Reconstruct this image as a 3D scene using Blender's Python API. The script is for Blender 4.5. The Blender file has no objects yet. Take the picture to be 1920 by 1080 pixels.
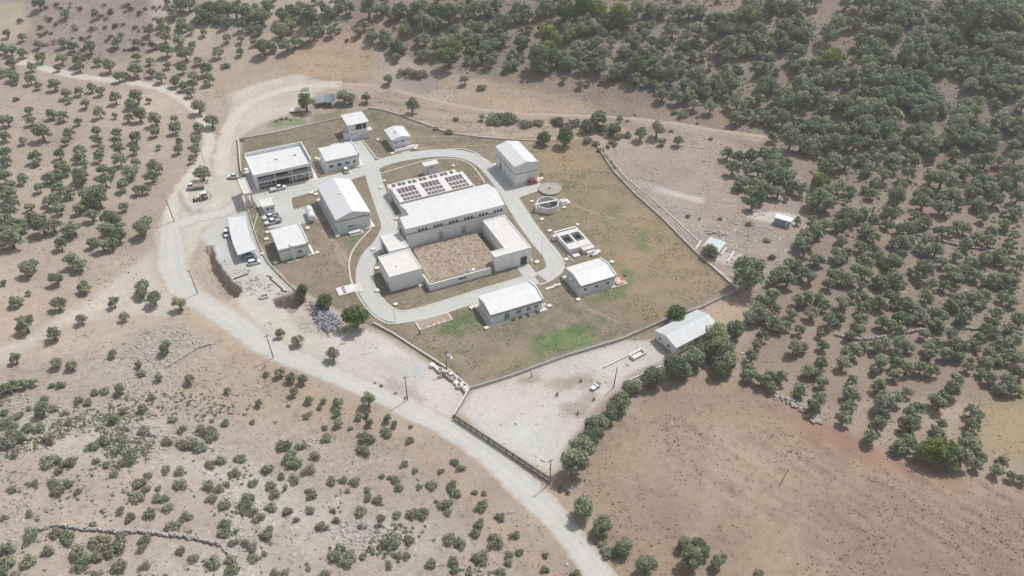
import bpy, math, random
import numpy as np
from mathutils import Vector, Matrix

# ------------------------------------------------------------------ camera, world, sun, exposure
SC = bpy.context.scene
COL = SC.collection
CAM_H = 160.0
PITCH = math.radians(38.25)          # downward tilt of the drone camera
FPX = 1585.0                         # focal length in pixels of the 1920 px wide photograph
SUN_AZ = math.radians(46.0)          # from +x towards +y
SUN_EL = math.radians(57.0)

cam_data = bpy.data.cameras.new("camera")
cam_data.sensor_width = 36.0
cam_data.lens = FPX / 1920.0 * 36.0
cam_data.clip_start = 1.0
cam_data.clip_end = 12000.0
cam = bpy.data.objects.new("camera", cam_data)
cam.location = (0, 0, CAM_H)
cam.rotation_euler = (math.pi / 2 - PITCH, 0, 0)
COL.objects.link(cam)
SC.camera = cam

world = bpy.data.worlds.new("World")
SC.world = world
world.use_nodes = True
wn = world.node_tree.nodes
wl = world.node_tree.links
sky = wn.new("ShaderNodeTexSky")
sky.sky_type = 'NISHITA'
sky.sun_disc = False
sky.sun_elevation = SUN_EL
sky.sun_rotation = math.pi / 2 - SUN_AZ
sky.air_density = 1.0
sky.dust_density = 2.5
bg = wn["Background"]
bg.inputs["Strength"].default_value = 0.10
hs = wn.new("ShaderNodeHueSaturation")          # hazy summer sky: paler blue
hs.inputs["Saturation"].default_value = 0.5
wl.new(sky.outputs[0], hs.inputs["Color"])
wl.new(hs.outputs[0], bg.inputs["Color"])

sun_data = bpy.data.lights.new("sun", 'SUN')
sun_data.energy = 2.9
sun_data.angle = math.radians(0.55)
sun_data.color = (1.0, 0.98, 0.945)
sun = bpy.data.objects.new("sun", sun_data)
sdir = Vector((math.cos(SUN_AZ) * math.cos(SUN_EL), math.sin(SUN_AZ) * math.cos(SUN_EL), math.sin(SUN_EL)))
sun.rotation_euler = sdir.to_track_quat('Z', 'Y').to_euler()
sun.location = (60, 60, 300)
COL.objects.link(sun)

SC.view_settings.view_transform = 'Standard'
SC.view_settings.look = 'None'
SC.view_settings.exposure = 0.17
SC.view_settings.gamma = 1.0
SC.view_settings.use_curve_mapping = False
SC.cycles.max_bounces = 6
SC.cycles.diffuse_bounces = 4
SC.cycles.glossy_bounces = 2
SC.cycles.transmission_bounces = 2
SC.cycles.transparent_max_bounces = 4
SC.cycles.use_denoising = True

RNG = random.Random(7)
NP = np.random.default_rng(11)
AXIS = math.radians(24.9)            # heading of the plant's buildings


# ------------------------------------------------------------------ terrain and site measurement
def vnoise(x, y, scale, seed=0):
    """Smooth value noise in 0..1 (numpy arrays)."""
    x = np.asarray(x, float) / scale
    y = np.asarray(y, float) / scale
    xi = np.floor(x).astype(np.int64); yi = np.floor(y).astype(np.int64)
    fx = x - xi; fy = y - yi
    fx = fx * fx * (3 - 2 * fx); fy = fy * fy * (3 - 2 * fy)

    def hsh(a, b):
        n = (a * 374761393 + b * 668265263 + seed * 1442695041) & 0xFFFFFFFF
        n = ((n ^ (n >> 13)) * 1274126177) & 0xFFFFFFFF
        return ((n ^ (n >> 16)) & 0xFFFF) / 65535.0
    v00 = hsh(xi, yi); v10 = hsh(xi + 1, yi); v01 = hsh(xi, yi + 1); v11 = hsh(xi + 1, yi + 1)
    return (v00 * (1 - fx) + v10 * fx) * (1 - fy) + (v01 * (1 - fx) + v11 * fx) * fy


def fbm(x, y, scale, seed=0, octaves=4):
    t = 0; a = 0.5; n = 0
    for k in range(octaves):
        t = t + a * vnoise(x, y, scale / 2 ** k, seed + 17 * k); n += a; a *= 0.5
    return t / n


def sstep(a, b, x):
    t = np.clip((x - a) / (b - a), 0, 1)
    return t * t * (3 - 2 * t)


def splus(d, k=8.0):
    return k * np.log1p(np.exp(np.clip(d / k, -30, 30)))


def ray(px, py):
    px = np.asarray(px, float); py = np.asarray(py, float)
    return np.stack([px - 960.0, FPX * math.cos(PITCH) - (py - 540.0) * math.sin(PITCH),
                     -FPX * math.sin(PITCH) - (py - 540.0) * math.cos(PITCH)], -1)


def P(px, py, z=0.0):
    """World x, y of the point of the level z that the photograph shows at (px, py)."""
    d = ray(px, py)
    t = (z - CAM_H) / d[..., 2]
    return np.stack([d[..., 0] * t, d[..., 1] * t], -1)


def poly_sd(x, y, pts):
    """Signed distance to a polygon (negative inside)."""
    pts = np.asarray(pts, float)
    x = np.asarray(x, float); y = np.asarray(y, float)
    d = np.full(x.shape, 1e18); inside = np.zeros(x.shape, bool)
    n = len(pts)
    for i in range(n):
        ax, ay = pts[i]; bx, by = pts[(i + 1) % n]
        ex, ey = bx - ax, by - ay
        wx, wy = x - ax, y - ay
        t = np.clip((wx * ex + wy * ey) / (ex * ex + ey * ey + 1e-12), 0, 1)
        d = np.minimum(d, (wx - ex * t) ** 2 + (wy - ey * t) ** 2)
        c = (ay <= y) != (by <= y)
        with np.errstate(divide='ignore', invalid='ignore'):
            xi = ax + (y - ay) / (by - ay if by != ay else 1e-12) * ex
        inside ^= c & (x < xi)
    d = np.sqrt(d)
    return np.where(inside, -d, d)


def line_d(x, y, pts):
    pts = np.asarray(pts, float)
    x = np.asarray(x, float); y = np.asarray(y, float)
    d = np.full(x.shape, 1e18)
    for (ax, ay), (bx, by) in zip(pts[:-1], pts[1:]):
        ex, ey = bx - ax, by - ay
        wx, wy = x - ax, y - ay
        t = np.clip((wx * ex + wy * ey) / (ex * ex + ey * ey + 1e-12), 0, 1)
        d = np.minimum(d, (wx - ex * t) ** 2 + (wy - ey * t) ** 2)
    return np.sqrt(d)


PIT_A = P(*np.array([(384, 462), (396, 462), (404, 486), (420, 512), (440, 532), (452, 546), (446, 558), (424, 562), (398, 528), (388, 502)]).T)
PIT_B = P(*np.array([(512, 562), (528, 556), (543, 552), (556, 546), (566, 540), (574, 552), (572, 566), (560, 578), (548, 590), (534, 578), (518, 576)]).T)
MOUND_A = P(*np.array([(333, 362), (346, 352), (352, 376), (370, 392), (364, 402), (344, 394)]).T)
MOUND_B = P(*np.array([(366, 396), (384, 386), (408, 378), (404, 388), (384, 400), (368, 402)]).T)
PIPE_BANK = P(*np.array([(576, 562), (600, 572), (640, 596), (632, 612), (606, 630), (590, 606)]).T)


def hill(x, y):
    """Ground height: flat plant, rising olive hillside behind and right, rocky slope in front left."""
    x = np.asarray(x, float); y = np.asarray(y, float)
    d1 = 0.226 * (x - 80) + 0.974 * (y - 314)
    d2 = 0.631 * (x - 80) + 0.776 * (y - 314) - 4
    dm = np.logaddexp(d1 / 10, d2 / 10) * 10
    h = 0.27 * splus(dm - 8, 9.0)
    h = np.where(h > 70, 70 + 25 * (1 - np.exp(-(h - 70) / 60)), h)
    d3 = -0.625 * (x + 75) - 0.781 * (y - 172)
    h3 = 0.11 * splus(d3 - 7, 4.0)
    h3 = np.where(h3 > 16, 16 + (h3 - 16) * 0.2, h3)
    h = h + h3
    wild = np.clip(sstep(2, 22, d3 - 4) + sstep(4, 30, dm) + 0.35 * sstep(26, 40, x) * sstep(160, 145, y), 0, 1)
    h = h + wild * (1.3 * (fbm(x, y, 16, 3) - 0.5) + 0.5 * (fbm(x, y, 4.5, 9, 2) - 0.5))
    return h


def ground(x, y):
    x = np.asarray(x, float); y = np.asarray(y, float)
    h = hill(x, y)
    wob = 0.7 * (fbm(x, y, 2.4, 5, 3) - 0.5) * 2
    a = poly_sd(x, y, PIT_A) + wob
    h = h - 3.6 * sstep(0.15, -0.55, a)
    b = poly_sd(x, y, PIT_B) + wob
    h = h - 4.4 * sstep(0.15, -0.6, b)
    h = h + 1.1 * sstep(0.4, -2.0, poly_sd(x, y, MOUND_A) + wob) + 1.0 * sstep(0.4, -1.6, poly_sd(x, y, MOUND_B) + wob)
    h = h + 0.9 * sstep(0.8, -3.0, poly_sd(x, y, PIPE_BANK))
    return h


def G(px, py, off=0.0):
    """World point where the ground (raised by off) is seen at (px, py)."""
    px = np.atleast_1d(np.asarray(px, float)); py = np.atleast_1d(np.asarray(py, float))
    off = np.broadcast_to(np.asarray(off, float), px.shape)
    d = ray(px, py)
    t = (off - CAM_H) / d[:, 2]
    for _ in range(40):
        x, y = d[:, 0] * t, d[:, 1] * t
        t2 = (ground(x, y) + off - CAM_H) / d[:, 2]
        t = 0.5 * t + 0.5 * t2
    x, y = d[:, 0] * t, d[:, 1] * t
    return np.stack([x, y, ground(x, y)], -1)


def G1(px, py, off=0.0):
    return G([px], [py], off)[0]


# ------------------------------------------------------------------ materials
def lin(r, g, b):
    def f(c):
        c = c / 255.0
        return c / 12.92 if c <= 0.04045 else ((c + 0.055) / 1.055) ** 2.4
    return (f(r), f(g), f(b), 1.0)


MATS = {}


def mat(name, rgb, rough=0.8, var=0.12, scale=1.5, metal=0.0, bump=0.0, spec=0.3, stripes=0.0, dirt=0.0, stripe_axis='X'):
    """Principled material with two scales of noise in its colour, optional standing-seam stripes and dirt."""
    if name in MATS:
        return MATS[name]
    m = bpy.data.materials.new(name)
    m.use_nodes = True
    nt = m.node_tree; N = nt.nodes; L = nt.links
    bs = N["Principled BSDF"]
    bs.inputs["Roughness"].default_value = rough
    bs.inputs["Metallic"].default_value = metal
    bs.inputs["Specular IOR Level"].default_value = spec
    tc = N.new("ShaderNodeTexCoord")
    n1 = N.new("ShaderNodeTexNoise"); n1.inputs["Scale"].default_value = scale; n1.inputs["Detail"].default_value = 5
    n1.inputs["Roughness"].default_value = 0.65
    L.new(tc.outputs["Object"], n1.inputs["Vector"])
    rp = N.new("ShaderNodeMapRange")
    rp.inputs["From Min"].default_value = 0.3; rp.inputs["From Max"].default_value = 0.7
    rp.inputs["To Min"].default_value = 1 - var; rp.inputs["To Max"].default_value = 1 + var * 0.7
    L.new(n1.outputs["Fac"], rp.inputs["Value"])
    mul = N.new("ShaderNodeMix"); mul.data_type = 'RGBA'; mul.blend_type = 'MULTIPLY'
    mul.inputs["Factor"].default_value = 1.0
    mul.inputs["A"].default_value = rgb
    L.new(rp.outputs[0], mul.inputs["B"])
    out = mul.outputs["Result"]
    if dirt > 0:
        n2 = N.new("ShaderNodeTexNoise"); n2.inputs["Scale"].default_value = 0.35; n2.inputs["Detail"].default_value = 6
        n2.inputs["Roughness"].default_value = 0.7
        L.new(tc.outputs["Object"], n2.inputs["Vector"])
        r2 = N.new("ShaderNodeMapRange")
        r2.inputs["From Min"].default_value = 0.5; r2.inputs["From Max"].default_value = 0.75
        r2.inputs["To Min"].default_value = 0; r2.inputs["To Max"].default_value = dirt
        L.new(n2.outputs["Fac"], r2.inputs["Value"])
        mx = N.new("ShaderNodeMix"); mx.data_type = 'RGBA'
        L.new(r2.outputs[0], mx.inputs["Factor"]); L.new(out, mx.inputs["A"])
        mx.inputs["B"].default_value = (rgb[0] * 0.45, rgb[1] * 0.42, rgb[2] * 0.37, 1)
        out = mx.outputs["Result"]
    L.new(out, bs.inputs["Base Color"])
    if stripes > 0:
        wv = N.new("ShaderNodeTexWave"); wv.wave_type = 'BANDS'; wv.bands_direction = stripe_axis
        wv.inputs["Scale"].default_value = stripes
        L.new(tc.outputs["Object"], wv.inputs["Vector"])
        sm = N.new("ShaderNodeMapRange"); sm.inputs["From Min"].default_value = 0.0; sm.inputs["From Max"].default_value = 0.22
        sm.inputs["To Min"].default_value = 0.93; sm.inputs["To Max"].default_value = 1.0
        L.new(wv.outputs["Fac"], sm.inputs["Value"])
        # rain streaks run across the seams' direction of fall
        mp = N.new("ShaderNodeMapping"); mp.inputs["Scale"].default_value = (2.2, 0.18, 1.0) if stripe_axis == 'X' else (0.18, 2.2, 1.0)
        L.new(tc.outputs["Object"], mp.inputs["Vector"])
        sn = N.new("ShaderNodeTexNoise"); sn.inputs["Scale"].default_value = 1.0; sn.inputs["Detail"].default_value = 4
        L.new(mp.outputs[0], sn.inputs["Vector"])
        sr = N.new("ShaderNodeMapRange"); sr.inputs["From Min"].default_value = 0.35; sr.inputs["From Max"].default_value = 0.7
        sr.inputs["To Min"].default_value = 1.02; sr.inputs["To Max"].default_value = 0.90
        L.new(sn.outputs["Fac"], sr.inputs["Value"])
        pm = N.new("ShaderNodeMath"); pm.operation = 'MULTIPLY'
        L.new(sm.outputs[0], pm.inputs[0]); L.new(sr.outputs[0], pm.inputs[1])
        mc = N.new("ShaderNodeMix"); mc.data_type = 'RGBA'; mc.blend_type = 'MULTIPLY'; mc.inputs["Factor"].default_value = 1
        L.new(out, mc.inputs["A"]); L.new(pm.outputs[0], mc.inputs["B"]); L.new(mc.outputs["Result"], bs.inputs["Base Color"])
        bp = N.new("ShaderNodeBump"); bp.inputs["Strength"].default_value = 0.35; bp.inputs["Distance"].default_value = 0.05
        L.new(wv.outputs["Fac"], bp.inputs["Height"]); L.new(bp.outputs[0], bs.inputs["Normal"])
    elif bump > 0:
        n3 = N.new("ShaderNodeTexNoise"); n3.inputs["Scale"].default_value = scale * 4; n3.inputs["Detail"].default_value = 4
        L.new(tc.outputs["Object"], n3.inputs["Vector"])
        bp = N.new("ShaderNodeBump"); bp.inputs["Strength"].default_value = bump; bp.inputs["Distance"].default_value = 0.08
        L.new(n3.outputs["Fac"], bp.inputs["Height"]); L.new(bp.outputs[0], bs.inputs["Normal"])
    MATS[name] = m
    return m


M = {
    'roof': mat('white_sheet_roof', (0.74, 0.75, 0.75, 1), 0.45, 0.03, 0.8, stripes=0.45, dirt=0.16),
    'roof_y': mat('white_sheet_roof_cross', (0.74, 0.75, 0.75, 1), 0.45, 0.03, 0.8, stripes=0.45, dirt=0.16, stripe_axis='Y'),
    'membrane': mat('cream_roof_membrane', (0.71, 0.69, 0.66, 1), 0.8, 0.06, 0.5, dirt=0.25, bump=0.1),
    'white': mat('white_render', (0.78, 0.78, 0.76, 1), 0.8, 0.06, 0.9, dirt=0.15),
    'wall': mat('pale_grey_render', (0.86, 0.87, 0.86, 1), 0.85, 0.07, 0.7, dirt=0.18),
    'wall2': mat('grey_render', (0.78, 0.80, 0.80, 1), 0.85, 0.08, 0.7, dirt=0.18),
    'fascia': mat('light_grey_fascia', (0.82, 0.83, 0.82, 1), 0.6, 0.04, 1.2, dirt=0.08),
    'band': mat('dark_grey_band', (0.13, 0.14, 0.15, 1), 0.6, 0.15, 2.0),
    'glass': mat('dark_window_glass', (0.03, 0.038, 0.045, 1), 0.08, 0.3, 2.0, spec=0.6),
    'glass_blue': mat('blue_window_glass', (0.20, 0.30, 0.36, 1), 0.12, 0.2, 2.0, spec=0.6),
    'frame': mat('aluminium_frame', (0.6, 0.61, 0.62, 1), 0.4, 0.05, 3.0, metal=0.3),
    'red_panel': mat('dark_red_panel', (0.16, 0.07, 0.075, 1), 0.5, 0.15, 1.5),
    'conc': mat('pale_concrete', (0.66, 0.63, 0.59, 1), 0.9, 0.12, 1.2, dirt=0.3, bump=0.2),
    'conc_w': mat('whitened_concrete', (0.74, 0.71, 0.69, 1), 0.9, 0.08, 1.2, dirt=0.25, bump=0.15),
    'cream': mat('cream_concrete', (0.80, 0.77, 0.66, 1), 0.9, 0.08, 2.0, dirt=0.15),
    'cover': mat('grey_weathered_cover', (0.40, 0.385, 0.335, 1), 0.95, 0.2, 0.8, dirt=0.4, bump=0.2),
    'conc_d': mat('weathered_and_shade_concrete', (0.36, 0.34, 0.31, 1), 0.95, 0.18, 1.2, dirt=0.35, bump=0.3),  # weathered concrete; on the terrace walls its dark tone paints in shade
    'water': mat('dark_basin_water', (0.035, 0.037, 0.035, 1), 0.15, 0.3, 1.5, spec=0.5),
    'water_g': mat('grey_green_basin_water', (0.10, 0.12, 0.11, 1), 0.25, 0.35, 1.0, spec=0.5),
    'metal_d': mat('dark_fence_metal', (0.10, 0.105, 0.10, 1), 0.5, 0.2, 3.0, metal=0.3),
    'metal': mat('galvanised_metal', (0.5, 0.51, 0.52, 1), 0.4, 0.1, 3.0, metal=0.6),
    'wood': mat('weathered_pole_wood', (0.20, 0.15, 0.11, 1), 0.9, 0.25, 3.0),
    'pipe': mat('dark_grey_pipe', (0.36, 0.37, 0.40, 1), 0.45, 0.3, 0.6),
    'rubber': mat('black_rubber', (0.03, 0.03, 0.03, 1), 0.8, 0.2, 4.0),
    'car_white': mat('white_car_paint', (0.80, 0.81, 0.82, 1), 0.25, 0.02, 2.0, spec=0.6),
    'car_red': mat('red_car_paint', (0.50, 0.05, 0.08, 1), 0.25, 0.04, 2.0, spec=0.6),
    'car_blue': mat('blue_grey_car_paint', (0.20, 0.28, 0.34, 1), 0.25, 0.04, 2.0, spec=0.6),
    'car_grey': mat('silver_grey_car_paint', (0.38, 0.40, 0.42, 1), 0.3, 0.05, 2.0, spec=0.6),
    'car_beige': mat('beige_car_paint', (0.62, 0.58, 0.56, 1), 0.3, 0.03, 2.0, spec=0.6),
    'lamp': mat('headlight_glass', (0.75, 0.76, 0.74, 1), 0.1, 0.05, 5.0, spec=0.7),
    'tail': mat('red_tail_light', (0.35, 0.02, 0.02, 1), 0.2, 0.05, 5.0),
    'yellow': mat('dull_yellow_machine_paint', (0.42, 0.34, 0.14, 1), 0.5, 0.15, 2.0),
    'steel_dark': mat('greasy_dark_steel', (0.07, 0.075, 0.075, 1), 0.5, 0.2, 3.0, metal=0.3),
    'grey_roof': mat('grey_sheet_roof', (0.60, 0.62, 0.63, 1), 0.5, 0.06, 0.6, stripes=0.45, dirt=0.2),
    'green_roof': mat('pale_green_sheet_roof', (0.58, 0.67, 0.64, 1), 0.5, 0.05, 0.8, stripes=1.6, dirt=0.15),
    'teal': mat('teal_tarpaulin', (0.13, 0.22, 0.24, 1), 0.6, 0.15, 1.2),
    'slate': mat('blue_grey_sheet', (0.27, 0.32, 0.36, 1), 0.5, 0.15, 1.2, stripes=2.0),
    'blue_wall': mat('pale_blue_panel', (0.36, 0.43, 0.52, 1), 0.6, 0.08, 1.5),
    'pink': mat('faded_red_tile', (0.60, 0.36, 0.34, 1), 0.8, 0.25, 3.0),
    'stone': mat('pale_limestone', (0.43, 0.40, 0.355, 1), 0.95, 0.2, 1.5, bump=0.4),
    'bark': mat('grey_brown_bark', (0.13, 0.105, 0.08, 1), 0.95, 0.3, 3.0, bump=0.3),
    'soil': mat('courtyard_soil', (0.41, 0.325, 0.25, 1), 0.95, 0.26, 1.2, bump=0.7, dirt=0.3),
    'kerb': mat('pale_kerb_stone', (0.62, 0.60, 0.54, 1), 0.9, 0.12, 1.5, dirt=0.2),
}


# ------------------------------------------------------------------ mesh helpers
class MB:
    """Collects vertices and faces of one mesh."""
    def __init__(s):
        s.v = []; s.f = []

    def add(s, vs, fs):
        o = len(s.v)
        s.v.extend([tuple(map(float, q)) for q in vs])
        s.f.extend([tuple(i + o for i in q) for q in fs])
        return s

    def box(s, x0, x1, y0, y1, z0, z1):
        return s.add([(x0, y0, z0), (x1, y0, z0), (x1, y1, z0), (x0, y1, z0), (x0, y0, z1), (x1, y0, z1), (x1, y1, z1), (x0, y1, z1)],
                     [(3, 2, 1, 0), (4, 5, 6, 7), (0, 1, 5, 4), (1, 2, 6, 5), (2, 3, 7, 6), (3, 0, 4, 7)])

    def hexa(s, bottom, top):
        return s.add(list(bottom) + list(top), [(3, 2, 1, 0), (4, 5, 6, 7), (0, 1, 5, 4), (1, 2, 6, 5), (2, 3, 7, 6), (3, 0, 4, 7)])

    def prism(s, pts, z0, z1):
        """Vertical prism over a counter-clockwise outline of (x, y)."""
        n = len(pts)
        a = sum(pts[i][0] * pts[(i + 1) % n][1] - pts[(i + 1) % n][0] * pts[i][1] for i in range(n))
        if a < 0:
            pts = list(pts)[::-1]
        vs = [(p[0], p[1], z0) for p in pts] + [(p[0], p[1], z1) for p in pts]
        fs = [tuple(range(n - 1, -1, -1)), tuple(range(n, 2 * n))]
        fs += [(i, (i + 1) % n, n + (i + 1) % n, n + i) for i in range(n)]
        return s.add(vs, fs)

    def extrude_y(s, prof, y0, y1):
        """Profile of (x, z) points swept along y."""
        n = len(prof)
        a = sum(prof[i][0] * prof[(i + 1) % n][1] - prof[(i + 1) % n][0] * prof[i][1] for i in range(n))
        if a < 0:
            prof = list(prof)[::-1]
        vs = [(p[0], y0, p[1]) for p in prof] + [(p[0], y1, p[1]) for p in prof]
        fs = [tuple(range(n)), tuple(range(2 * n - 1, n - 1, -1))]
        fs += [((i + 1) % n, i, n + i, n + (i + 1) % n) for i in range(n)]
        return s.add(vs, fs)

    def extrude_x(s, prof, x0, x1):
        """Profile of (y, z) points swept along x."""
        n = len(prof)
        a = sum(prof[i][0] * prof[(i + 1) % n][1] - prof[(i + 1) % n][0] * prof[i][1] for i in range(n))
        if a < 0:
            prof = list(prof)[::-1]
        vs = [(x0, p[0], p[1]) for p in prof] + [(x1, p[0], p[1]) for p in prof]
        fs = [tuple(range(n - 1, -1, -1)), tuple(range(n, 2 * n))]
        fs += [(i, (i + 1) % n, n + (i + 1) % n, n + i) for i in range(n)]
        return s.add(vs, fs)

    def tube(s, a, b, r0, r1=None, n=8, cap=True):
        r1 = r0 if r1 is None else r1
        a = Vector(a); b = Vector(b)
        d = (b - a).normalized()
        u = d.orthogonal().normalized(); w = d.cross(u)
        vs = []
        for c, r in ((a, r0), (b, r1)):
            for i in range(n):
                t = 2 * math.pi * i / n
                vs.append(c + u * (r * math.cos(t)) + w * (r * math.sin(t)))
        fs = [(i, (i + 1) % n, n + (i + 1) % n, n + i) for i in range(n)]
        if cap:
            fs += [tuple(range(n - 1, -1, -1)), tuple(range(n, 2 * n))]
        return s.add(vs, fs)

    def ring(s, cx, cy, r_in, r_out, z0, z1, n=40, a0=0.0, a1=2 * math.pi):
        full = abs(a1 - a0 - 2 * math.pi) < 1e-6
        k = n if full else n + 1
        vs = []
        for i in range(k):
            t = a0 + (a1 - a0) * i / n
            c, q = math.cos(t), math.sin(t)
            vs += [(cx + r_in * c, cy + r_in * q, z0), (cx + r_out * c, cy + r_out * q, z0),
                   (cx + r_out * c, cy + r_out * q, z1), (cx + r_in * c, cy + r_in * q, z1)]
        fs = []
        for i in range(n):
            a = 4 * i; b = 4 * ((i + 1) % k)
            fs += [(a + 1, b + 1, b + 2, a + 2), (a + 2, b + 2, b + 3, a + 3), (a + 3, b + 3, b, a), (a, b, b + 1, a + 1)]
        if not full:
            e = 4 * n
            fs += [(0, 1, 2, 3), (e + 3, e + 2, e + 1, e)]
        return s.add(vs, fs)

    def disc(s, cx, cy, r, z, n=40):
        return s.add([(cx + r * math.cos(2 * math.pi * i / n), cy + r * math.sin(2 * math.pi * i / n), z) for i in range(n)], [tuple(range(n))])

    def build(s, name, m, parent=None, smooth=False, loc=None, rot=None):
        me = bpy.data.meshes.new(name)
        me.from_pydata(s.v, [], s.f)
        me.materials.append(m)
        if smooth:
            me.polygons.foreach_set("use_smooth", [True] * len(me.polygons))
        me.update()
        o = bpy.data.objects.new(name, me)
        COL.objects.link(o)
        if parent is not None:
            o.parent = parent
        if loc is not None:
            o.location = loc
        if rot is not None:
            o.rotation_euler = rot
        return o


def tag(o, label, cat, group=None):
    o['label'] = label; o['category'] = cat
    if group:
        o['group'] = group
    return o


def thing(name, label, cat, loc=(0, 0, 0), rz=0.0, group=None):
    o = bpy.data.objects.new(name, None)
    o.empty_display_size = 0.5
    COL.objects.link(o)
    o.location = loc
    o.rotation_euler = (0, 0, rz)
    return tag(o, label, cat, group)


def structure(o, kind='structure'):
    o['kind'] = kind
    return o


def copy_tree(o, parent=None):
    c = o.copy()
    COL.objects.link(c)
    c.parent = parent
    for ch in [q for q in o.children]:
        copy_tree(ch, c)
    return c


def heading(px0, px1, z=0.0):
    a = P(*px0, z); b = P(*px1, z)
    return math.atan2(b[1] - a[1], b[0] - a[0])
# ------------------------------------------------------------------ the ground sheet
def axis_lines(c0, c1, m0, m1, fine, mid, hot):
    a = list(np.arange(c0, c1, fine)); b = []
    x = c1
    a = sorted(set(a) | set(np.arange(hot[0], hot[1], 0.4)))
    a = [a[0]] + [q for p, q in zip(a[:-1], a[1:]) if q - p > 0.15]
    while x < m1:
        b.append(x); x += mid
    s = mid
    while x < 1500:
        b.append(x); s *= 1.25; x += s
    b.append(x)
    l = []; x = c0 - mid; s = mid
    while x > m0:
        l.append(x); x -= mid
    while x > -1500:
        l.append(x); s *= 1.25; x -= s
    l.append(x)
    return np.array(l[::-1] + a + b)


GX = axis_lines(-150, 120, -300, 290, 0.8, 1.7, (-96, -52))
GY = axis_lines(98, 345, 80, 500, 0.8, 1.7, (184, 222))
xx, yy = np.meshgrid(GX, GY, indexing='ij')
zz = ground(xx, yy)

# ---- soil colours, region by region (albedo), plus two cover weights: tufts and stones
X = xx.ravel(); Y = yy.ravel()
NB = fbm(X, Y, 30, 1); NM = fbm(X, Y, 7, 2); NS = fbm(X, Y, 2.2, 4, 3)


def C(r, g, b, k=1.0):
    c = lin(r, g, b)
    return np.array([c[0] * k * 0.90, c[1] * k * 0.945, c[2] * k * 0.965])


near = sstep(-60, 60, X)[:, None]
col = C(183, 165, 148) * (1 - near) + C(170, 150, 133) * near
col = col * (0.86 + 0.28 * NB[:, None])
tuft = 0.35 + 0.5 * (NM - 0.3)
stone = 0.05 + 0 * NM
lawn = 0 * NM


def paint(pts_px, c, feather=1.5, wob=1.5, amount=1.0, tf=None, st=None, z=None, mott=0.0):
    """Lay soil of another colour over a region given by its outline."""
    global col, tuft, stone
    if z is None:
        pts = G([p[0] for p in pts_px], [p[1] for p in pts_px])[:, :2]
    else:
        pts = P(np.array([p[0] for p in pts_px]), np.array([p[1] for p in pts_px]), z)
    lo = pts.min(0) - 8; hi = pts.max(0) + 8
    idx = np.nonzero((X > lo[0]) & (X < hi[0]) & (Y > lo[1]) & (Y < hi[1]))[0]
    if not len(idx):
        return
    d = poly_sd(X[idx], Y[idx], pts) + wob * (NM[idx] - 0.5) * 2.4 + 0.5 * wob * (NS[idx] - 0.5) * 2
    w = sstep(feather, -feather, d) * amount
    if mott:
        w = w * np.clip(1 - mott + mott * 2.2 * sstep(0.3, 0.75, NM[idx] * 0.6 + NS[idx] * 0.4), 0, 1)
    col[idx] = col[idx] * (1 - w[:, None]) + c * w[:, None]
    if tf is not None:
        tuft[idx] = tuft[idx] * (1 - w) + tf * w
    if st is not None:
        stone[idx] = stone[idx] * (1 - w) + st * w


def paint_line(pts_px, width, c, feather=1.0, wob=0.8, amount=1.0, tf=0.05):
    global col, tuft, stone
    pts = G([p[0] for p in pts_px], [p[1] for p in pts_px])[:, :2]
    lo = pts.min(0) - 8 - width; hi = pts.max(0) + 8 + width
    idx = np.nonzero((X > lo[0]) & (X < hi[0]) & (Y > lo[1]) & (Y < hi[1]))[0]
    d = line_d(X[idx], Y[idx], pts) - width / 2 + wob * (NM[idx] - 0.5) * 2
    w = sstep(feather, -feather, d) * amount
    col[idx] = col[idx] * (1 - w[:, None]) + c * w[:, None]
    tuft[idx] = tuft[idx] * (1 - w) + tf * w
    stone[idx] = stone[idx] * (1 - w)


# far scrub, upper left
paint([(-60, -40), (310, -40), (300, 60), (270, 110), (150, 120), (-60, 80)], C(160, 143, 133), 4, 3, 0.9, tf=0.9, st=0.35)
paint([(-40, 10), (45, 0), (55, 50), (20, 80), (-40, 70)], C(188, 172, 146), 3, 2, 0.8, tf=0.3)
paint([(280, -20), (322, -20), (310, 60), (285, 60)], C(196, 180, 165), 2, 2, 0.8, tf=0.2)
# olive hillside, upper right
paint([(640, -60), (2000, -60), (2000, 560), (1560, 560), (1480, 330), (1150, 235), (960, 165), (800, 120), (640, 60)], C(148, 128, 114), 5, 4, 0.9, tf=0.7, st=0.25)
paint([(1700, -60), (2000, -60), (2000, 260), (1840, 240), (1740, 120)], C(138, 126, 118), 5, 4, 0.6, tf=0.5, st=0.9, mott=0.6)
# right-hand grove and fields
paint([(1400, 560), (1540, 420), (2000, 380), (2000, 800), (1800, 760), (1560, 760), (1400, 700)], C(150, 131, 116), 4, 3, 0.85, tf=0.45)
paint([(1100, 800), (1180, 770), (1290, 700), (1420, 720), (1540, 790), (1660, 850), (1800, 900), (2000, 930), (2000, 1200), (1230, 1200), (1120, 1000), (1080, 900)], C(163, 140, 120), 2.5, 2, 0.95, tf=0.9, st=0.0)
paint([(1200, 800), (1330, 780), (1460, 840), (1400, 940), (1280, 960), (1160, 900)], C(170, 148, 129), 5, 5, 0.7, tf=0.85, mott=0.4)
paint([(1500, 900), (1960, 950), (1960, 1120), (1560, 1120), (1480, 1000)], C(146, 125, 109), 8, 8, 0.8, tf=0.9, mott=0.4)
paint([(1450, 770), (1500, 765), (1600, 815), (1720, 870), (1830, 905), (1800, 925), (1640, 880), (1500, 820)], C(160, 126, 108), 3, 2, 0.8, tf=0.15)
paint([(1790, 800), (1850, 740), (1960, 720), (1960, 880), (1880, 870), (1820, 850)], C(160, 141, 112), 3, 2, 0.8, tf=0.35)
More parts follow.
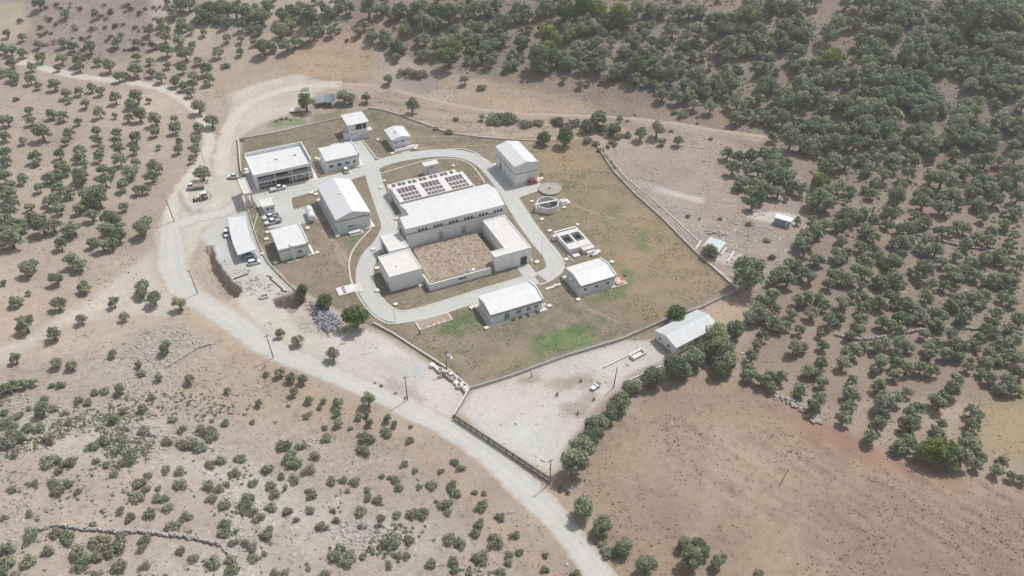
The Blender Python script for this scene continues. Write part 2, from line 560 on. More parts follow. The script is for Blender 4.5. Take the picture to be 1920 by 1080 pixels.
paint_line([(1290, 1060), (1300, 1010), (1330, 960), (1345, 880), (1350, 800)], 3.0, C(182, 164, 147), 2.0, 1.0, 0.4, tf=0.5)
# left groves
paint([(-40, 120), (60, 140), (200, 170), (330, 260), (300, 420), (260, 520), (-40, 560)], C(176, 159, 143), 3, 2, 0.7, tf=0.4, st=0.05)
paint([(-40, 560), (120, 545), (260, 530), (300, 560), (200, 600), (-40, 680)], C(180, 158, 140), 3, 2, 0.6, tf=0.3, st=0.1)
# rocky slope in front left
paint([(-40, 700), (150, 660), (330, 600), (460, 680), (620, 760), (790, 850), (900, 960), (1000, 1120), (-40, 1120)], C(172, 157, 142), 3, 2, 0.9, tf=0.9, st=0.3)
paint([(160, 690), (240, 640), (340, 620), (420, 640), (360, 690), (240, 730)], C(172, 160, 148), 3, 3, 0.7, tf=0.4, st=0.55, mott=0.5)
for blob in ([(-20, 760), (160, 760), (300, 780), (420, 830), (470, 900), (380, 920), (240, 870), (60, 850), (-20, 830)],
             [(360, 860), (500, 870), (600, 920), (700, 980), (640, 1040), (480, 1020), (400, 950)],
             [(440, 960), (600, 990), (560, 1090), (420, 1090)], [(640, 940), (780, 960), (860, 1030), (740, 1060), (650, 1010)],
             [(280, 1030), (460, 1040), (470, 1100), (260, 1100)]):
    paint(blob, C(190, 180, 168), 6, 6, 0.75, tf=0.5, st=1.0, mott=0.7)
paint([(340, 640), (520, 690), (700, 790), (660, 840), (480, 780), (340, 730)], C(178, 156, 135), 5, 4, 0.6, tf=0.8, st=0.15)
# dry slopes behind the plant
paint([(540, 85), (650, 60), (700, 100), (700, 150), (640, 165), (560, 158), (530, 130)], C(178, 150, 124), 3, 3, 0.8, tf=0.5)
paint([(400, 130), (520, 105), (560, 120), (540, 150), (420, 200), (395, 180)], C(176, 155, 135), 2, 2, 0.7, tf=0.4)
paint([(700, 170), (860, 190), (1000, 205), (1120, 215), (1100, 255), (960, 255), (840, 240), (760, 210), (690, 195)], C(170, 150, 132), 2, 2, 0.8, tf=0.75)
paint([(960, 160), (1100, 190), (1140, 215), (980, 208), (860, 190), (820, 150)], C(176, 154, 130), 2, 2, 0.8, tf=0.65)
paint([(740, 140), (800, 140), (830, 165), (800, 178), (740, 165)], C(152, 142, 134), 2, 2, 0.6, tf=0.5)
# open ground right of the plant
paint([(1130, 262), (1300, 240), (1480, 300), (1540, 400), (1470, 520), (1400, 545), (1300, 465), (1200, 365)], C(168, 150, 137), 2, 2, 0.9, tf=0.6, st=0.4)
paint([(1270, 430), (1330, 410), (1440, 420), (1500, 450), (1440, 500), (1380, 520), (1300, 470)], C(160, 145, 133), 3, 3, 0.7, tf=0.6, st=0.8)
paint([(1200, 342), (1240, 350), (1320, 372), (1316, 382), (1230, 362)], C(210, 200, 188), 1, 1, 0.7, tf=0.1, st=0.3)
paint([(1398, 398), (1460, 396), (1500, 405), (1490, 425), (1440, 418), (1400, 408)], C(212, 200, 188), 0.8, 0.6, 0.8, tf=0.05)
paint([(1335, 470), (1395, 478), (1378, 500), (1320, 485)], C(205, 192, 180), 0.8, 0.6, 0.7, tf=0.1)
paint([(1300, 590), (1395, 545), (1420, 560), (1400, 600), (1350, 610)], C(180, 156, 132), 2, 2, 0.8, tf=0.5)
# plant lawns: dry grass
paint([(449, 260), (580, 235), (700, 202), (760, 218), (850, 252), (960, 263), (1110, 262), (1240, 408), (1384, 545), (1240, 604), (1060, 668), (881, 729), (775, 652), (640, 585), (540, 530), (484, 455), (466, 400), (452, 330)],
      C(138, 125, 106), 0.5, 0.3, 0.95, tf=0.10, st=0.0, z=0)
paint([(960, 265), (1110, 262), (1240, 408), (1384, 545), (1200, 600), (1130, 520), (1060, 420), (1030, 340)], C(156, 135, 108), 2, 3, 0.75, tf=0.15, z=0)
paint([(600, 420), (650, 440), (670, 470), (640, 540), (560, 540), (500, 485), (540, 490), (590, 480)], C(152, 134, 117), 1, 1, 0.8, tf=0.1, z=0)
paint([(740, 590), (900, 620), (1000, 640), (990, 690), (880, 726), (780, 650)], C(152, 136, 116), 2, 2, 0.7, tf=0.12, z=0)
for pts, c, a_ in (([(1140, 330), (1200, 372), (1300, 476), (1376, 545), (1330, 568), (1230, 520), (1180, 430)], C(160, 138, 108), 0.6), ([(1000, 268), (1108, 266), (1140, 320), (1060, 330), (1010, 300)], C(172, 148, 116), 0.7),
                   ([(1130, 560), (1240, 530), (1330, 560), (1240, 598), (1150, 625)], C(150, 132, 106), 0.6), ([(1060, 420), (1150, 440), (1180, 500), (1120, 480)], C(142, 126, 98), 0.6),
                   ([(1150, 470), (1205, 465), (1215, 500), (1160, 505)], C(172, 148, 118), 0.6), ([(900, 650), (1000, 640), (1010, 680), (890, 722)], C(158, 138, 112), 0.6), ([(780, 640), (850, 640), (840, 670), (790, 660)], C(170, 148, 124), 0.6)):
    paint(pts, c, 4.0, 5.0, a_, z=0, mott=0.35)
GREEN = C(104, 122, 76)
OLIV = C(124, 127, 92)
for pts, c, a in (([(828, 605), (848, 592), (880, 578), (898, 600), (895, 625), (860, 632), (815, 628)], GREEN, 0.9),
                  ([(1000, 640), (1050, 615), (1090, 612), (1130, 640), (1140, 648), (1070, 660), (1010, 668)], C(104, 130, 78), 0.95),
                  ([(1112, 600), (1130, 592), (1148, 598), (1140, 610), (1116, 608)], GREEN, 0.7),
                  ([(1060, 572), (1090, 572), (1088, 584), (1062, 584)], GREEN, 0.5),
                  ([(1090, 560), (1140, 545), (1175, 520), (1160, 500), (1150, 490), (1190, 510), (1180, 560), (1120, 572)], GREEN, 0.8),
                  ([(1080, 330), (1100, 318), (1112, 325), (1095, 340)], GREEN, 0.7), ([(1050, 345), (1078, 340), (1085, 365), (1060, 372)], GREEN, 0.6),
                  ([(1100, 350), (1120, 338), (1122, 352), (1104, 372)], GREEN, 0.5), ([(1120, 400), (1165, 380), (1180, 400), (1135, 428)], C(124, 130, 92), 0.6),
                  ([(1190, 430), (1215, 428), (1215, 470), (1195, 468)], GREEN, 0.75), ([(700, 210), (740, 220), (738, 245), (712, 250)], GREEN, 0.6),
                  ([(640, 436), (672, 432), (668, 475), (648, 470)], GREEN, 0.7), ([(474, 445), (490, 440), (520, 500), (500, 490)], OLIV, 0.9),
                  ([(466, 395), (480, 410), (490, 445), (474, 440)], OLIV, 0.9), ([(505, 225), (560, 215), (580, 232), (520, 245)], C(118, 132, 92), 0.8),
                  ([(580, 218), (640, 205), (640, 222), (590, 232)], OLIV, 0.8), ([(455, 270), (580, 245), (570, 265), (460, 295)], OLIV, 0.5),
                  ([(690, 338), (790, 300), (730, 330), (725, 400), (740, 424), (728, 420)], OLIV, 0.85), ([(820, 300), (880, 305), (890, 330), (850, 312)], OLIV, 0.8),
                  ([(790, 640), (840, 668), (870, 720), (810, 690), (770, 650)], OLIV, 0.5), ([(1000, 660), (1140, 640), (1060, 668), (900, 720)], OLIV, 0.5),
                  ([(850, 655), (885, 648), (880, 668), (850, 665)], GREEN, 0.5), ([(770, 560), (960, 520), (968, 532), (800, 575)], C(146, 138, 110), 0.7),
                  ([(905, 625), (980, 610), (1020, 590), (1010, 615), (930, 635)], OLIV, 0.7), ([(1100, 640), (1240, 605), (1200, 640), (1150, 650)], OLIV, 0.6),
                  ([(970, 375), (1000, 362), (1010, 370), (990, 395)], C(150, 134, 110), 0.7), ([(1060, 392), (1110, 400), (1080, 425), (1050, 410)], OLIV, 0.6)):
    paint(pts, c, 2.0, 2.5, a, tf=0.12, z=0, mott=0.15)
LAWN = [(449, 260), (580, 235), (700, 202), (760, 218), (850, 252), (960, 263), (1110, 262), (1240, 408), (1384, 545), (1240, 604), (1060, 668), (881, 729), (775, 652), (640, 585), (540, 530), (484, 455), (466, 400), (452, 330)]
lawn = sstep(0.3, -0.3, poly_sd(X, Y, P(np.array([q[0] for q in LAWN]), np.array([q[1] for q in LAWN]))))
for ln in ([(597, 430), (620, 445), (640, 490), (650, 505)], [(605, 432), (630, 455), (652, 488)], [(1084, 562), (1105, 580), (1155, 602)], [(1060, 375), (1100, 395), (1150, 410)]):
    paint_line(ln, 0.8, C(190, 170, 152), 0.6, 0.5, 0.7)
# pale yards and tracks
YARD = C(203, 194, 180)
paint([(290, 440), (310, 400), (330, 352), (362, 318), (386, 285), (404, 285), (410, 310), (432, 318), (446, 346), (462, 372), (464, 398), (430, 404), (400, 420), (382, 430), (365, 470), (340, 500), (300, 470)], YARD, 1.2, 1, 0.95, tf=0.02, st=0.05)
paint([(426, 178), (470, 160), (520, 146), (560, 140), (602, 152), (640, 158), (600, 172), (556, 208), (490, 232), (452, 256), (446, 300), (436, 330), (404, 322), (420, 262), (428, 220)], C(200, 190, 174), 1.5, 1.2, 0.95, tf=0.04, st=0.03)
paint([(424, 178), (442, 174), (430, 226), (420, 262), (412, 250)], C(172, 160, 142), 1.5, 1, 0.7, tf=0.2)
paint([(402, 272), (416, 276), (420, 310), (408, 316), (396, 296)], C(160, 146, 126), 1.0, 0.8, 0.9, tf=0.6)
paint([(376, 440), (420, 405), (462, 398), (468, 420), (486, 470), (520, 520), (545, 545), (520, 560), (455, 560), (440, 540), (410, 505), (392, 470)], C(204, 199, 193), 1.0, 0.8, 0.95, tf=0.03, st=0.15)
paint([(368, 470), (384, 455), (392, 500), (412, 540), (430, 562), (400, 556), (372, 530)], C(176, 160, 144), 1.0, 1.0, 0.9, tf=0.2, st=0.15)
paint([(430, 560), (520, 560), (590, 590), (650, 628), (640, 680), (580, 690), (520, 640), (470, 600)], C(203, 194, 180), 1.5, 1.2, 0.95, tf=0.03, st=0.06)
paint([(540, 588), (580, 590), (606, 630), (560, 620)], C(168, 158, 142), 1.5, 1.2, 0.7, tf=0.1)
paint([(600, 634), (650, 622), (690, 615), (760, 655), (830, 700), (876, 735), (858, 770), (840, 800), (800, 770), (720, 725), (640, 690)], C(210, 197, 188), 1.2, 1, 0.95, tf=0.03, st=0.08)
paint([(720, 672), (750, 664), (775, 690), (740, 700)], C(200, 184, 172), 1.5, 1.5, 0.7)
paint([(768, 690), (790, 680), (800, 700), (780, 712)], C(196, 194, 190), 1.5, 1.5, 0.7)
paint([(690, 640), (800, 700), (790, 714), (690, 660)], C(200, 198, 196), 2, 2, 0.6)
paint([(715, 705), (740, 712), (800, 748), (790, 760), (730, 730)], C(170, 160, 146), 1.0, 1.0, 0.6, tf=0.5, st=0.3)
paint([(860, 770), (884, 735), (960, 708), (1060, 672), (1170, 638), (1228, 640), (1258, 672), (1180, 700), (1152, 730), (1110, 770), (1060, 840), (1035, 890), (1010, 880), (930, 830)], C(206, 196, 186), 1.2, 1, 0.95, tf=0.04, st=0.1)
paint([(900, 780), (960, 770), (1010, 800), (1020, 860), (960, 840)], C(208, 206, 202), 4, 4, 0.7)
paint([(905, 740), (1020, 700), (1040, 720), (960, 790), (930, 790)], C(214, 196, 182), 4, 4, 0.6)
for a in ((1050, 718, 26, 12), (1086, 714, 26, 13), (1078, 768, 30, 14), (1110, 748, 18, 10), (994, 712, 18, 7)):
    paint([(a[0] + a[2] * math.cos(t), a[1] + a[3] * math.sin(t)) for t in np.linspace(0, 6.28, 12)], C(168, 154, 136), 1.5, 1.5, 0.75, tf=0.5)
paint([(1112, 690), (1140, 680), (1200, 655), (1230, 670), (1180, 700), (1140, 705)], C(206, 196, 188), 1, 1, 0.7)
paint([(290, 520), (330, 560), (330, 590), (220, 590), (120, 610), (40, 660), (-60, 720), (-60, 680), (60, 625), (170, 560), (240, 505), (285, 470)], C(196, 185, 170), 2.0, 1.6, 0.85, tf=0.08, st=0.05)
# verge of the paved road
for ln in ([(345, 585), (400, 628), (470, 682), (580, 728), (680, 782), (790, 850), (880, 930), (980, 1030), (1060, 1110)],):
    paint_line(ln, 3.5, C(182, 158, 134), 1.5, 1.5, 0.7, tf=0.7)
paint_line([(1046, 920), (1075, 975), (1130, 1030), (1190, 1100)], 3.0, C(182, 152, 126), 1.5, 1.2, 0.7, tf=0.6)
paint_line([(1500, 262), (1420, 262), (1300, 242), (1200, 228)], 5.0, C(178, 160, 148), 2.0, 1.5, 0.7, tf=0.1)
# plough lines over the brown field, rubble at the excavation
for k in range(34):
    x0 = 1120 + 24 * k; y0 = 790 + 3.0 * k + RNG.uniform(-14, 14)
    paint_line([(x0, y0), (x0 + 90, y0 + 60), (x0 + 210, y0 + 125), (x0 + 330, y0 + 200)], RNG.uniform(0.5, 1.1), C(132, 112, 96) if k % 2 else C(184, 164, 146), 0.5, 1.0, RNG.uniform(0.25, 0.5), tf=0.9)
paint([(400, 505), (470, 505), (520, 525), (560, 548), (520, 562), (455, 556), (430, 535)], C(190, 183, 172), 1.5, 2.5, 0.8, tf=0.05, st=0.9, mott=0.4)
paint([(530, 590), (600, 600), (650, 628), (600, 640), (540, 612)], C(186, 176, 160), 1.5, 2.0, 0.6, tf=0.05, st=0.6, mott=0.4)
paint([(1180, 330), (1330, 400), (1320, 440), (1250, 400), (1180, 350)], C(172, 158, 147), 2, 3, 0.6, tf=0.6, st=0.9, mott=0.5)
# terraces and sheep paths across the dry bank behind the plant
for k in range(9):
    y0 = 168 + 9 * k
    paint_line([(700 + 8 * k, y0 + 14), (780, y0 + 22 + 2 * k), (860, y0 + 34), (950, y0 + 38 - k), (1040 + 6 * k, y0 + 34 - 2 * k)], RNG.uniform(0.5, 1.0), C(128, 108, 88) if k % 2 else C(194, 172, 146), 0.5, 1.2, 0.6, tf=0.8)
for k in range(6):
    y0 = 90 + 12 * k
    paint_line([(545 + 5 * k, y0), (600, y0 - 4), (660, y0 + 2), (700 - 4 * k, y0 + 6)], RNG.uniform(0.6, 1.2), C(150, 122, 98) if k % 2 else C(192, 168, 140), 0.6, 1.2, 0.5, tf=0.5)
# pit walls show raw earth
for pit in (PIT_A, PIT_B):
    d = poly_sd(X, Y, pit)
    w = sstep(1.2, -0.5, d)
    col = col * (1 - w[:, None]) + C(172, 157, 142) * w[:, None]
    tuft = tuft * (1 - w); stone = stone * (1 - w) + 0.3 * w

col = col * (1 - 0.06 * lawn[:, None])
col = np.clip(col * (0.70 + 0.22 * NB + 0.24 * NM + 0.14 * NS)[:, None], 0.02, 0.8)


def sheet(name, xs, ys, z, rgb, tf, st, m):
    nx, ny = len(xs), len(ys)
    me = bpy.data.meshes.new(name)
    co = np.stack([np.repeat(xs, ny), np.tile(ys, nx), z.ravel()], -1).astype(np.float32)
    ii = np.arange(nx * ny).reshape(nx, ny)
    q = np.stack([ii[:-1, :-1], ii[1:, :-1], ii[1:, 1:], ii[:-1, 1:]], -1).reshape(-1, 4)
    me.vertices.add(len(co)); me.vertices.foreach_set("co", co.ravel())
    me.loops.add(q.size); me.loops.foreach_set("vertex_index", q.ravel().astype(np.int32))
    me.polygons.add(len(q)); me.polygons.foreach_set("loop_start", np.arange(0, q.size, 4, dtype=np.int32))
    me.polygons.foreach_set("use_smooth", np.ones(len(q), dtype=bool))
    ca = me.color_attributes.new("soil", 'FLOAT_COLOR', 'POINT')
    ca.data.foreach_set("color", np.concatenate([rgb, np.ones((len(rgb), 1))], 1).astype(np.float32).ravel())
    cb = me.color_attributes.new("cover", 'FLOAT_COLOR', 'POINT')
    cb.data.foreach_set("color", np.stack([np.clip(tf, 0, 1), np.clip(st, 0, 1), lawn, 0 * tf + 1], -1).astype(np.float32).ravel())
    me.materials.append(m)
    me.update(calc_edges=True)
    o = bpy.data.objects.new(name, me)
    COL.objects.link(o)
    return structure(o)


def ground_material():
    m = bpy.data.materials.new("dry_soil"); m.use_nodes = True
    nt = m.node_tree; N = nt.nodes; L = nt.links
    bs = N["Principled BSDF"]; bs.inputs["Roughness"].default_value = 0.95; bs.inputs["Specular IOR Level"].default_value = 0.1
    geo = N.new("ShaderNodeNewGeometry")
    soil = N.new("ShaderNodeAttribute"); soil.attribute_name = "soil"
    cov = N.new("ShaderNodeAttribute"); cov.attribute_name = "cover"
    sep = N.new("ShaderNodeSeparateColor"); L.new(cov.outputs["Color"], sep.inputs[0])

    def noise(scale, detail=5, rough=0.6):
        n = N.new("ShaderNodeTexNoise"); n.inputs["Scale"].default_value = scale
        n.inputs["Detail"].default_value = detail; n.inputs["Roughness"].default_value = rough
        L.new(geo.outputs["Position"], n.inputs["Vector"])
        return n

    def maprange(v, a, b, c, d):
        r = N.new("ShaderNodeMapRange"); r.interpolation_type = 'SMOOTHSTEP'
        r.inputs["From Min"].default_value = a; r.inputs["From Max"].default_value = b
        r.inputs["To Min"].default_value = c; r.inputs["To Max"].default_value = d
        L.new(v, r.inputs["Value"]); return r.outputs[0]

    def math_(op, a, b):
        q = N.new("ShaderNodeMath"); q.operation = op
        for k, v in ((0, a), (1, b)):
            if isinstance(v, (int, float)):
                q.inputs[k].default_value = v
            else:
                L.new(v, q.inputs[k])
        return q.outputs[0]

    def mix(f, a, b, mode='MIX'):
        q = N.new("ShaderNodeMix"); q.data_type = 'RGBA'; q.blend_type = mode
        if isinstance(f, (int, float)):
            q.inputs["Factor"].default_value = f
        else:
            L.new(f, q.inputs["Factor"])
        for k, v in (("A", a), ("B", b)):
            if isinstance(v, tuple):
                q.inputs[k].default_value = v
            else:
                L.new(v, q.inputs[k])
        return q.outputs["Result"]
    fine = noise(1.1, 8, 0.75)
    grain = maprange(fine.outputs["Fac"], 0.3, 0.7, 0.86, 1.12)
    c = mix(1.0, soil.outputs["Color"], grain, 'MULTIPLY')
    # dry and grey tufts
    t1 = noise(0.55, 6, 0.75); t2 = noise(0.16, 3, 0.6)
    tf = math_('MULTIPLY', maprange(t1.outputs["Fac"], 0.50, 0.66, 0, 1), maprange(t2.outputs["Fac"], 0.38, 0.62, 0.25, 1))
    tf = math_('MULTIPLY', math_('MULTIPLY', tf, sep.outputs[0]), 0.75)
    c = mix(tf, c, (0.215, 0.17, 0.125, 1))
    t3 = noise(0.5, 4, 0.7)
    tg = math_('MULTIPLY', math_('MULTIPLY', maprange(t3.outputs["Fac"], 0.6, 0.72, 0, 1), sep.outputs[0]), 0.5)
    c = mix(tg, c, (0.44, 0.35, 0.24, 1))
    # lawn: worn tan and olive blades at two sizes
    g1 = noise(0.22, 5, 0.7); g2 = noise(1.6, 4, 0.7)
    lw = math_('MULTIPLY', math_('MULTIPLY', maprange(g1.outputs["Fac"], 0.44, 0.62, 0, 1), maprange(g2.outputs["Fac"], 0.3, 0.65, 0.2, 1)), sep.outputs[2])
    c = mix(math_('MULTIPLY', lw, 0.6), c, (0.355, 0.29, 0.21, 1))
    g3 = noise(0.3, 5, 0.75); g4 = noise(2.1, 3, 0.6)
    lo_ = math_('MULTIPLY', math_('MULTIPLY', maprange(g3.outputs["Fac"], 0.5, 0.66, 0, 1), maprange(g4.outputs["Fac"], 0.35, 0.6, 0.1, 1)), sep.outputs[2])
    c = mix(math_('MULTIPLY', lo_, 0.5), c, (0.16, 0.165, 0.10, 1))
    # bleached stones
    vo = N.new("ShaderNodeTexVoronoi"); vo.inputs["Scale"].default_value = 0.75; vo.inputs["Randomness"].default_value = 1
    L.new(geo.outputs["Position"], vo.inputs["Vector"])
    s2 = noise(0.22, 4, 0.65)
    st = math_('MULTIPLY', maprange(vo.outputs["Distance"], 0.45, 0.25, 0, 1), maprange(s2.outputs["Fac"], 0.42, 0.6, 0.0, 1))
    st = math_('MULTIPLY', math_('MULTIPLY', st, sep.outputs[1]), 0.8)
    c = mix(st, c, (0.56, 0.53, 0.48, 1))
    L.new(c, bs.inputs["Base Color"])
    hb = math_('ADD', math_('MULTIPLY', fine.outputs["Fac"], 0.6), math_('ADD', math_('MULTIPLY', tf, 0.8), math_('MULTIPLY', st, 1.4)))
    bp = N.new("ShaderNodeBump"); bp.inputs["Strength"].default_value = 0.55; bp.inputs["Distance"].default_value = 0.25
    L.new(hb, bp.inputs["Height"]); L.new(bp.outputs[0], bs.inputs["Normal"])
    return m


BARE = set()


def bare(x, y):
    for q, w in zip(np.round(np.asarray(x)).astype(int), np.round(np.asarray(y)).astype(int)):
        BARE.add((q, w))


ground_o = sheet("ground", GX, GY, zz, col, tuft, stone, ground_material())


# ------------------------------------------------------------------ roads
def road_material(name, rgb, patch=0.10, cracks=0.0, edges=0.0):
    m = bpy.data.materials.new(name); m.use_nodes = True
    nt = m.node_tree; N = nt.nodes; L = nt.links
    bs = N["Principled BSDF"]; bs.inputs["Roughness"].default_value = 0.9; bs.inputs["Specular IOR Level"].default_value = 0.15
    geo = N.new("ShaderNodeNewGeometry")
    a = N.new("ShaderNodeTexNoise"); a.inputs["Scale"].default_value = 0.12; a.inputs["Detail"].default_value = 7; a.inputs["Roughness"].default_value = 0.7
    b = N.new("ShaderNodeTexNoise"); b.inputs["Scale"].default_value = 1.6; b.inputs["Detail"].default_value = 5; b.inputs["Roughness"].default_value = 0.7
    for n in (a, b):
        L.new(geo.outputs["Position"], n.inputs["Vector"])
    r = N.new("ShaderNodeMapRange"); r.inputs["From Min"].default_value = 0.3; r.inputs["From Max"].default_value = 0.7
    r.inputs["To Min"].default_value = 1 - patch; r.inputs["To Max"].default_value = 1 + patch
    L.new(a.outputs["Fac"], r.inputs["Value"])
    r2 = N.new("ShaderNodeMapRange"); r2.inputs["From Min"].default_value = 0.25; r2.inputs["From Max"].default_value = 0.75
    r2.inputs["To Min"].default_value = 0.9; r2.inputs["To Max"].default_value = 1.08
    L.new(b.outputs["Fac"], r2.inputs["Value"])
    q = N.new("ShaderNodeMath"); q.operation = 'MULTIPLY'; L.new(r.outputs[0], q.inputs[0]); L.new(r2.outputs[0], q.inputs[1])
    mx = N.new("ShaderNodeMix"); mx.data_type = 'RGBA'; mx.blend_type = 'MULTIPLY'; mx.inputs["Factor"].default_value = 1
    mx.inputs["A"].default_value = rgb; L.new(q.outputs[0], mx.inputs["B"])
    out = mx.outputs["Result"]
    if cracks:
        vo = N.new("ShaderNodeTexVoronoi"); vo.feature = 'DISTANCE_TO_EDGE'; vo.inputs["Scale"].default_value = 0.16
        L.new(geo.outputs["Position"], vo.inputs["Vector"])
        cr = N.new("ShaderNodeMapRange"); cr.inputs["From Min"].default_value = 0.0; cr.inputs["From Max"].default_value = 0.02
        cr.inputs["To Min"].default_value = cracks; cr.inputs["To Max"].default_value = 0
        L.new(vo.outputs["Distance"], cr.inputs["Value"])
        m2 = N.new("ShaderNodeMix"); m2.data_type = 'RGBA'
        L.new(cr.outputs[0], m2.inputs["Factor"]); L.new(out, m2.inputs["A"]); m2.inputs["B"].default_value = (0.3, 0.29, 0.27, 1)
        out = m2.outputs["Result"]
    if edges:
        at = N.new("ShaderNodeAttribute"); at.attribute_name = "across"
        sp = N.new("ShaderNodeSeparateColor"); L.new(at.outputs["Color"], sp.inputs[0])
        nz = N.new("ShaderNodeTexNoise"); nz.inputs["Scale"].default_value = 0.35; nz.inputs["Detail"].default_value = 6; nz.inputs["Roughness"].default_value = 0.7
        L.new(geo.outputs["Position"], nz.inputs["Vector"])
        ad = N.new("ShaderNodeMath"); ad.operation = 'ADD'; L.new(sp.outputs[0], ad.inputs[0]); L.new(nz.outputs["Fac"], ad.inputs[1])
        er = N.new("ShaderNodeMapRange"); er.interpolation_type = 'SMOOTHSTEP'; er.inputs["From Min"].default_value = 1.02; er.inputs["From Max"].default_value = 1.42
        er.inputs["To Max"].default_value = edges
        L.new(ad.outputs[0], er.inputs["Value"])
        m3 = N.new("ShaderNodeMix"); m3.data_type = 'RGBA'; L.new(er.outputs[0], m3.inputs["Factor"]); L.new(out, m3.inputs["A"]); m3.inputs["B"].default_value = (0.43, 0.36, 0.29, 1)
        # wheel tracks: smoother, a little darker, broken up
        tr = N.new("ShaderNodeMapRange"); tr.interpolation_type = 'SMOOTHSTEP'; tr.inputs["To Min"].default_value = 0.0; tr.inputs["To Max"].default_value = 1.0
        L.new(sp.outputs[1], tr.inputs["Value"])
        tq = N.new("ShaderNodeMath"); tq.operation = 'MULTIPLY'; L.new(tr.outputs[0], tq.inputs[0]); L.new(nz.outputs["Fac"], tq.inputs[1])
        t2 = N.new("ShaderNodeMath"); t2.operation = 'MULTIPLY'; L.new(tq.outputs[0], t2.inputs[0]); t2.inputs[1].default_value = 0.45
        m4 = N.new("ShaderNodeMix"); m4.data_type = 'RGBA'; L.new(t2.outputs[0], m4.inputs["Factor"]); L.new(m3.outputs["Result"], m4.inputs["A"]); m4.inputs["B"].default_value = (0.40, 0.385, 0.36, 1)
        out = m4.outputs["Result"]
    L.new(out, bs.inputs["Base Color"])
    bp = N.new("ShaderNodeBump"); bp.inputs["Strength"].default_value = 0.25; bp.inputs["Distance"].default_value = 0.08
    L.new(b.outputs["Fac"], bp.inputs["Height"]); L.new(bp.outputs[0], bs.inputs["Normal"])
    return m


MR = {'pave': road_material('pale_road_concrete', lin(191, 191, 187), 0.05, 0.10), 'main': road_material('dusty_pale_asphalt', lin(196, 194, 187), 0.06, 0.05, 0.7),
      'dirt': road_material('pale_dirt', lin(200, 193, 180), 0.10, 0.0, 0.8), 'track': road_material('dry_track_soil', lin(182, 162, 142), 0.10, 0.0, 0.9)}


def resample(pts, step):
    pts = np.asarray(pts, float)
    # Catmull-Rom through the points
    out = []
    n = len(pts)
    for i in range(n - 1):
        p0 = pts[max(i - 1, 0)]; p1 = pts[i]; p2 = pts[i + 1]; p3 = pts[min(i + 2, n - 1)]
        k = max(2, int(np.linalg.norm(p2 - p1) / step))
        for j in range(k):
            t = j / k
            out.append(0.5 * ((2 * p1) + (-p0 + p2) * t + (2 * p0 - 5 * p1 + 4 * p2 - p3) * t * t + (-p0 + 3 * p1 - 3 * p2 + p3) * t ** 3))
    out.append(pts[-1])
    return np.array(out)


def mark_across(o, n, across):
    t = np.linspace(0, 1, across)
    e = np.abs(t - 0.5) * 2
    w = np.maximum(np.exp(-((t - 0.3) / 0.07) ** 2), np.exp(-((t - 0.66) / 0.07) ** 2))
    ca = o.data.color_attributes.new("across", 'FLOAT_COLOR', 'POINT')
    ca.data.foreach_set("color", np.tile(np.stack([e, w, 0 * e, 0 * e + 1], -1), (n, 1)).astype(np.float32).ravel())


def lofted_road(name, Lp, Rp, m, lift=0.07, across=17, ragged=0.25):
    Lw = resample(G([p[0] for p in Lp], [p[1] for p in Lp])[:, :2], 1.2)
    Rw0 = resample(G([p[0] for p in Rp], [p[1] for p in Rp])[:, :2], 1.2)
    # same number of stations on both edges
    def nsamp(a, n):
        s = np.concatenate([[0], np.cumsum(np.linalg.norm(np.diff(a, axis=0), axis=1))])
        t = np.linspace(0, s[-1], n)
        return np.stack([np.interp(t, s, a[:, k]) for k in (0, 1)], -1)
    n = max(len(Lw), len(Rw0))
    Lw = nsamp(Lw, n); Rw = nsamp(Rw0, n)
    j = NP.normal(0, ragged, (n, 1)); j2 = NP.normal(0, ragged, (n, 1))
    d = (Rw - Lw) / np.linalg.norm(Rw - Lw, axis=1)[:, None]
    Lw = Lw + d * j; Rw = Rw + d * j2
    mb = MB()
    t = np.linspace(0, 1, across)
    pts = Lw[:, None, :] * (1 - t[None, :, None]) + Rw[:, None, :] * t[None, :, None]
    z = ground(pts[..., 0], pts[..., 1]) + lift
    z[:, 0] -= 0.1; z[:, -1] -= 0.1
    vs = np.concatenate([pts, z[..., None]], -1).reshape(-1, 3)
    bare(vs[:, 0], vs[:, 1])
    fs = []
    for i in range(n - 1):
        for k in range(across - 1):
            a = i * across + k
            fs.append((a, a + 1, a + across + 1, a + across))
    mb.add(vs, [f[::-1] for f in fs])
    o = mb.build(name, m, smooth=True)
    mark_across(o, n, across)
    # faces up
    me = o.data
    if me.polygons[len(me.polygons) // 2].normal.z < 0:
        me.flip_normals()
    return structure(o)


def strip_road(name, pts_px, width, m, lift=0.06, ragged=0.2, across=13):
    c = resample(G([p[0] for p in pts_px], [p[1] for p in pts_px])[:, :2], 1.0)
    tg = np.gradient(c, axis=0); tg /= np.linalg.norm(tg, axis=1)[:, None]
    nn = np.stack([-tg[:, 1], tg[:, 0]], -1)
    w = width / 2 * np.ones(len(c))
    Lw = c + nn * (w + NP.normal(0, ragged, len(c)))[:, None]
    Rw = c - nn * (w + NP.normal(0, ragged, len(c)))[:, None]
    t = np.linspace(0, 1, across)
    pts = Lw[:, None, :] * (1 - t[None, :, None]) + Rw[:, None, :] * t[None, :, None]
    z = ground(pts[..., 0], pts[..., 1]) + lift
    z[:, 0] -= 0.08; z[:, -1] -= 0.08
    vs = np.concatenate([pts, z[..., None]], -1).reshape(-1, 3)
    bare(vs[:, 0], vs[:, 1])
    fs = []
    for i in range(len(c) - 1):
        for k in range(across - 1):
            a = i * across + k
            fs.append((a, a + across, a + across + 1, a + 1))
    o = MB().add(vs, fs).build(name, m, smooth=True)
    mark_across(o, len(c), across)
    if o.data.polygons[len(fs) // 2].normal.z < 0:
        o.data.flip_normals()
    return structure(o)


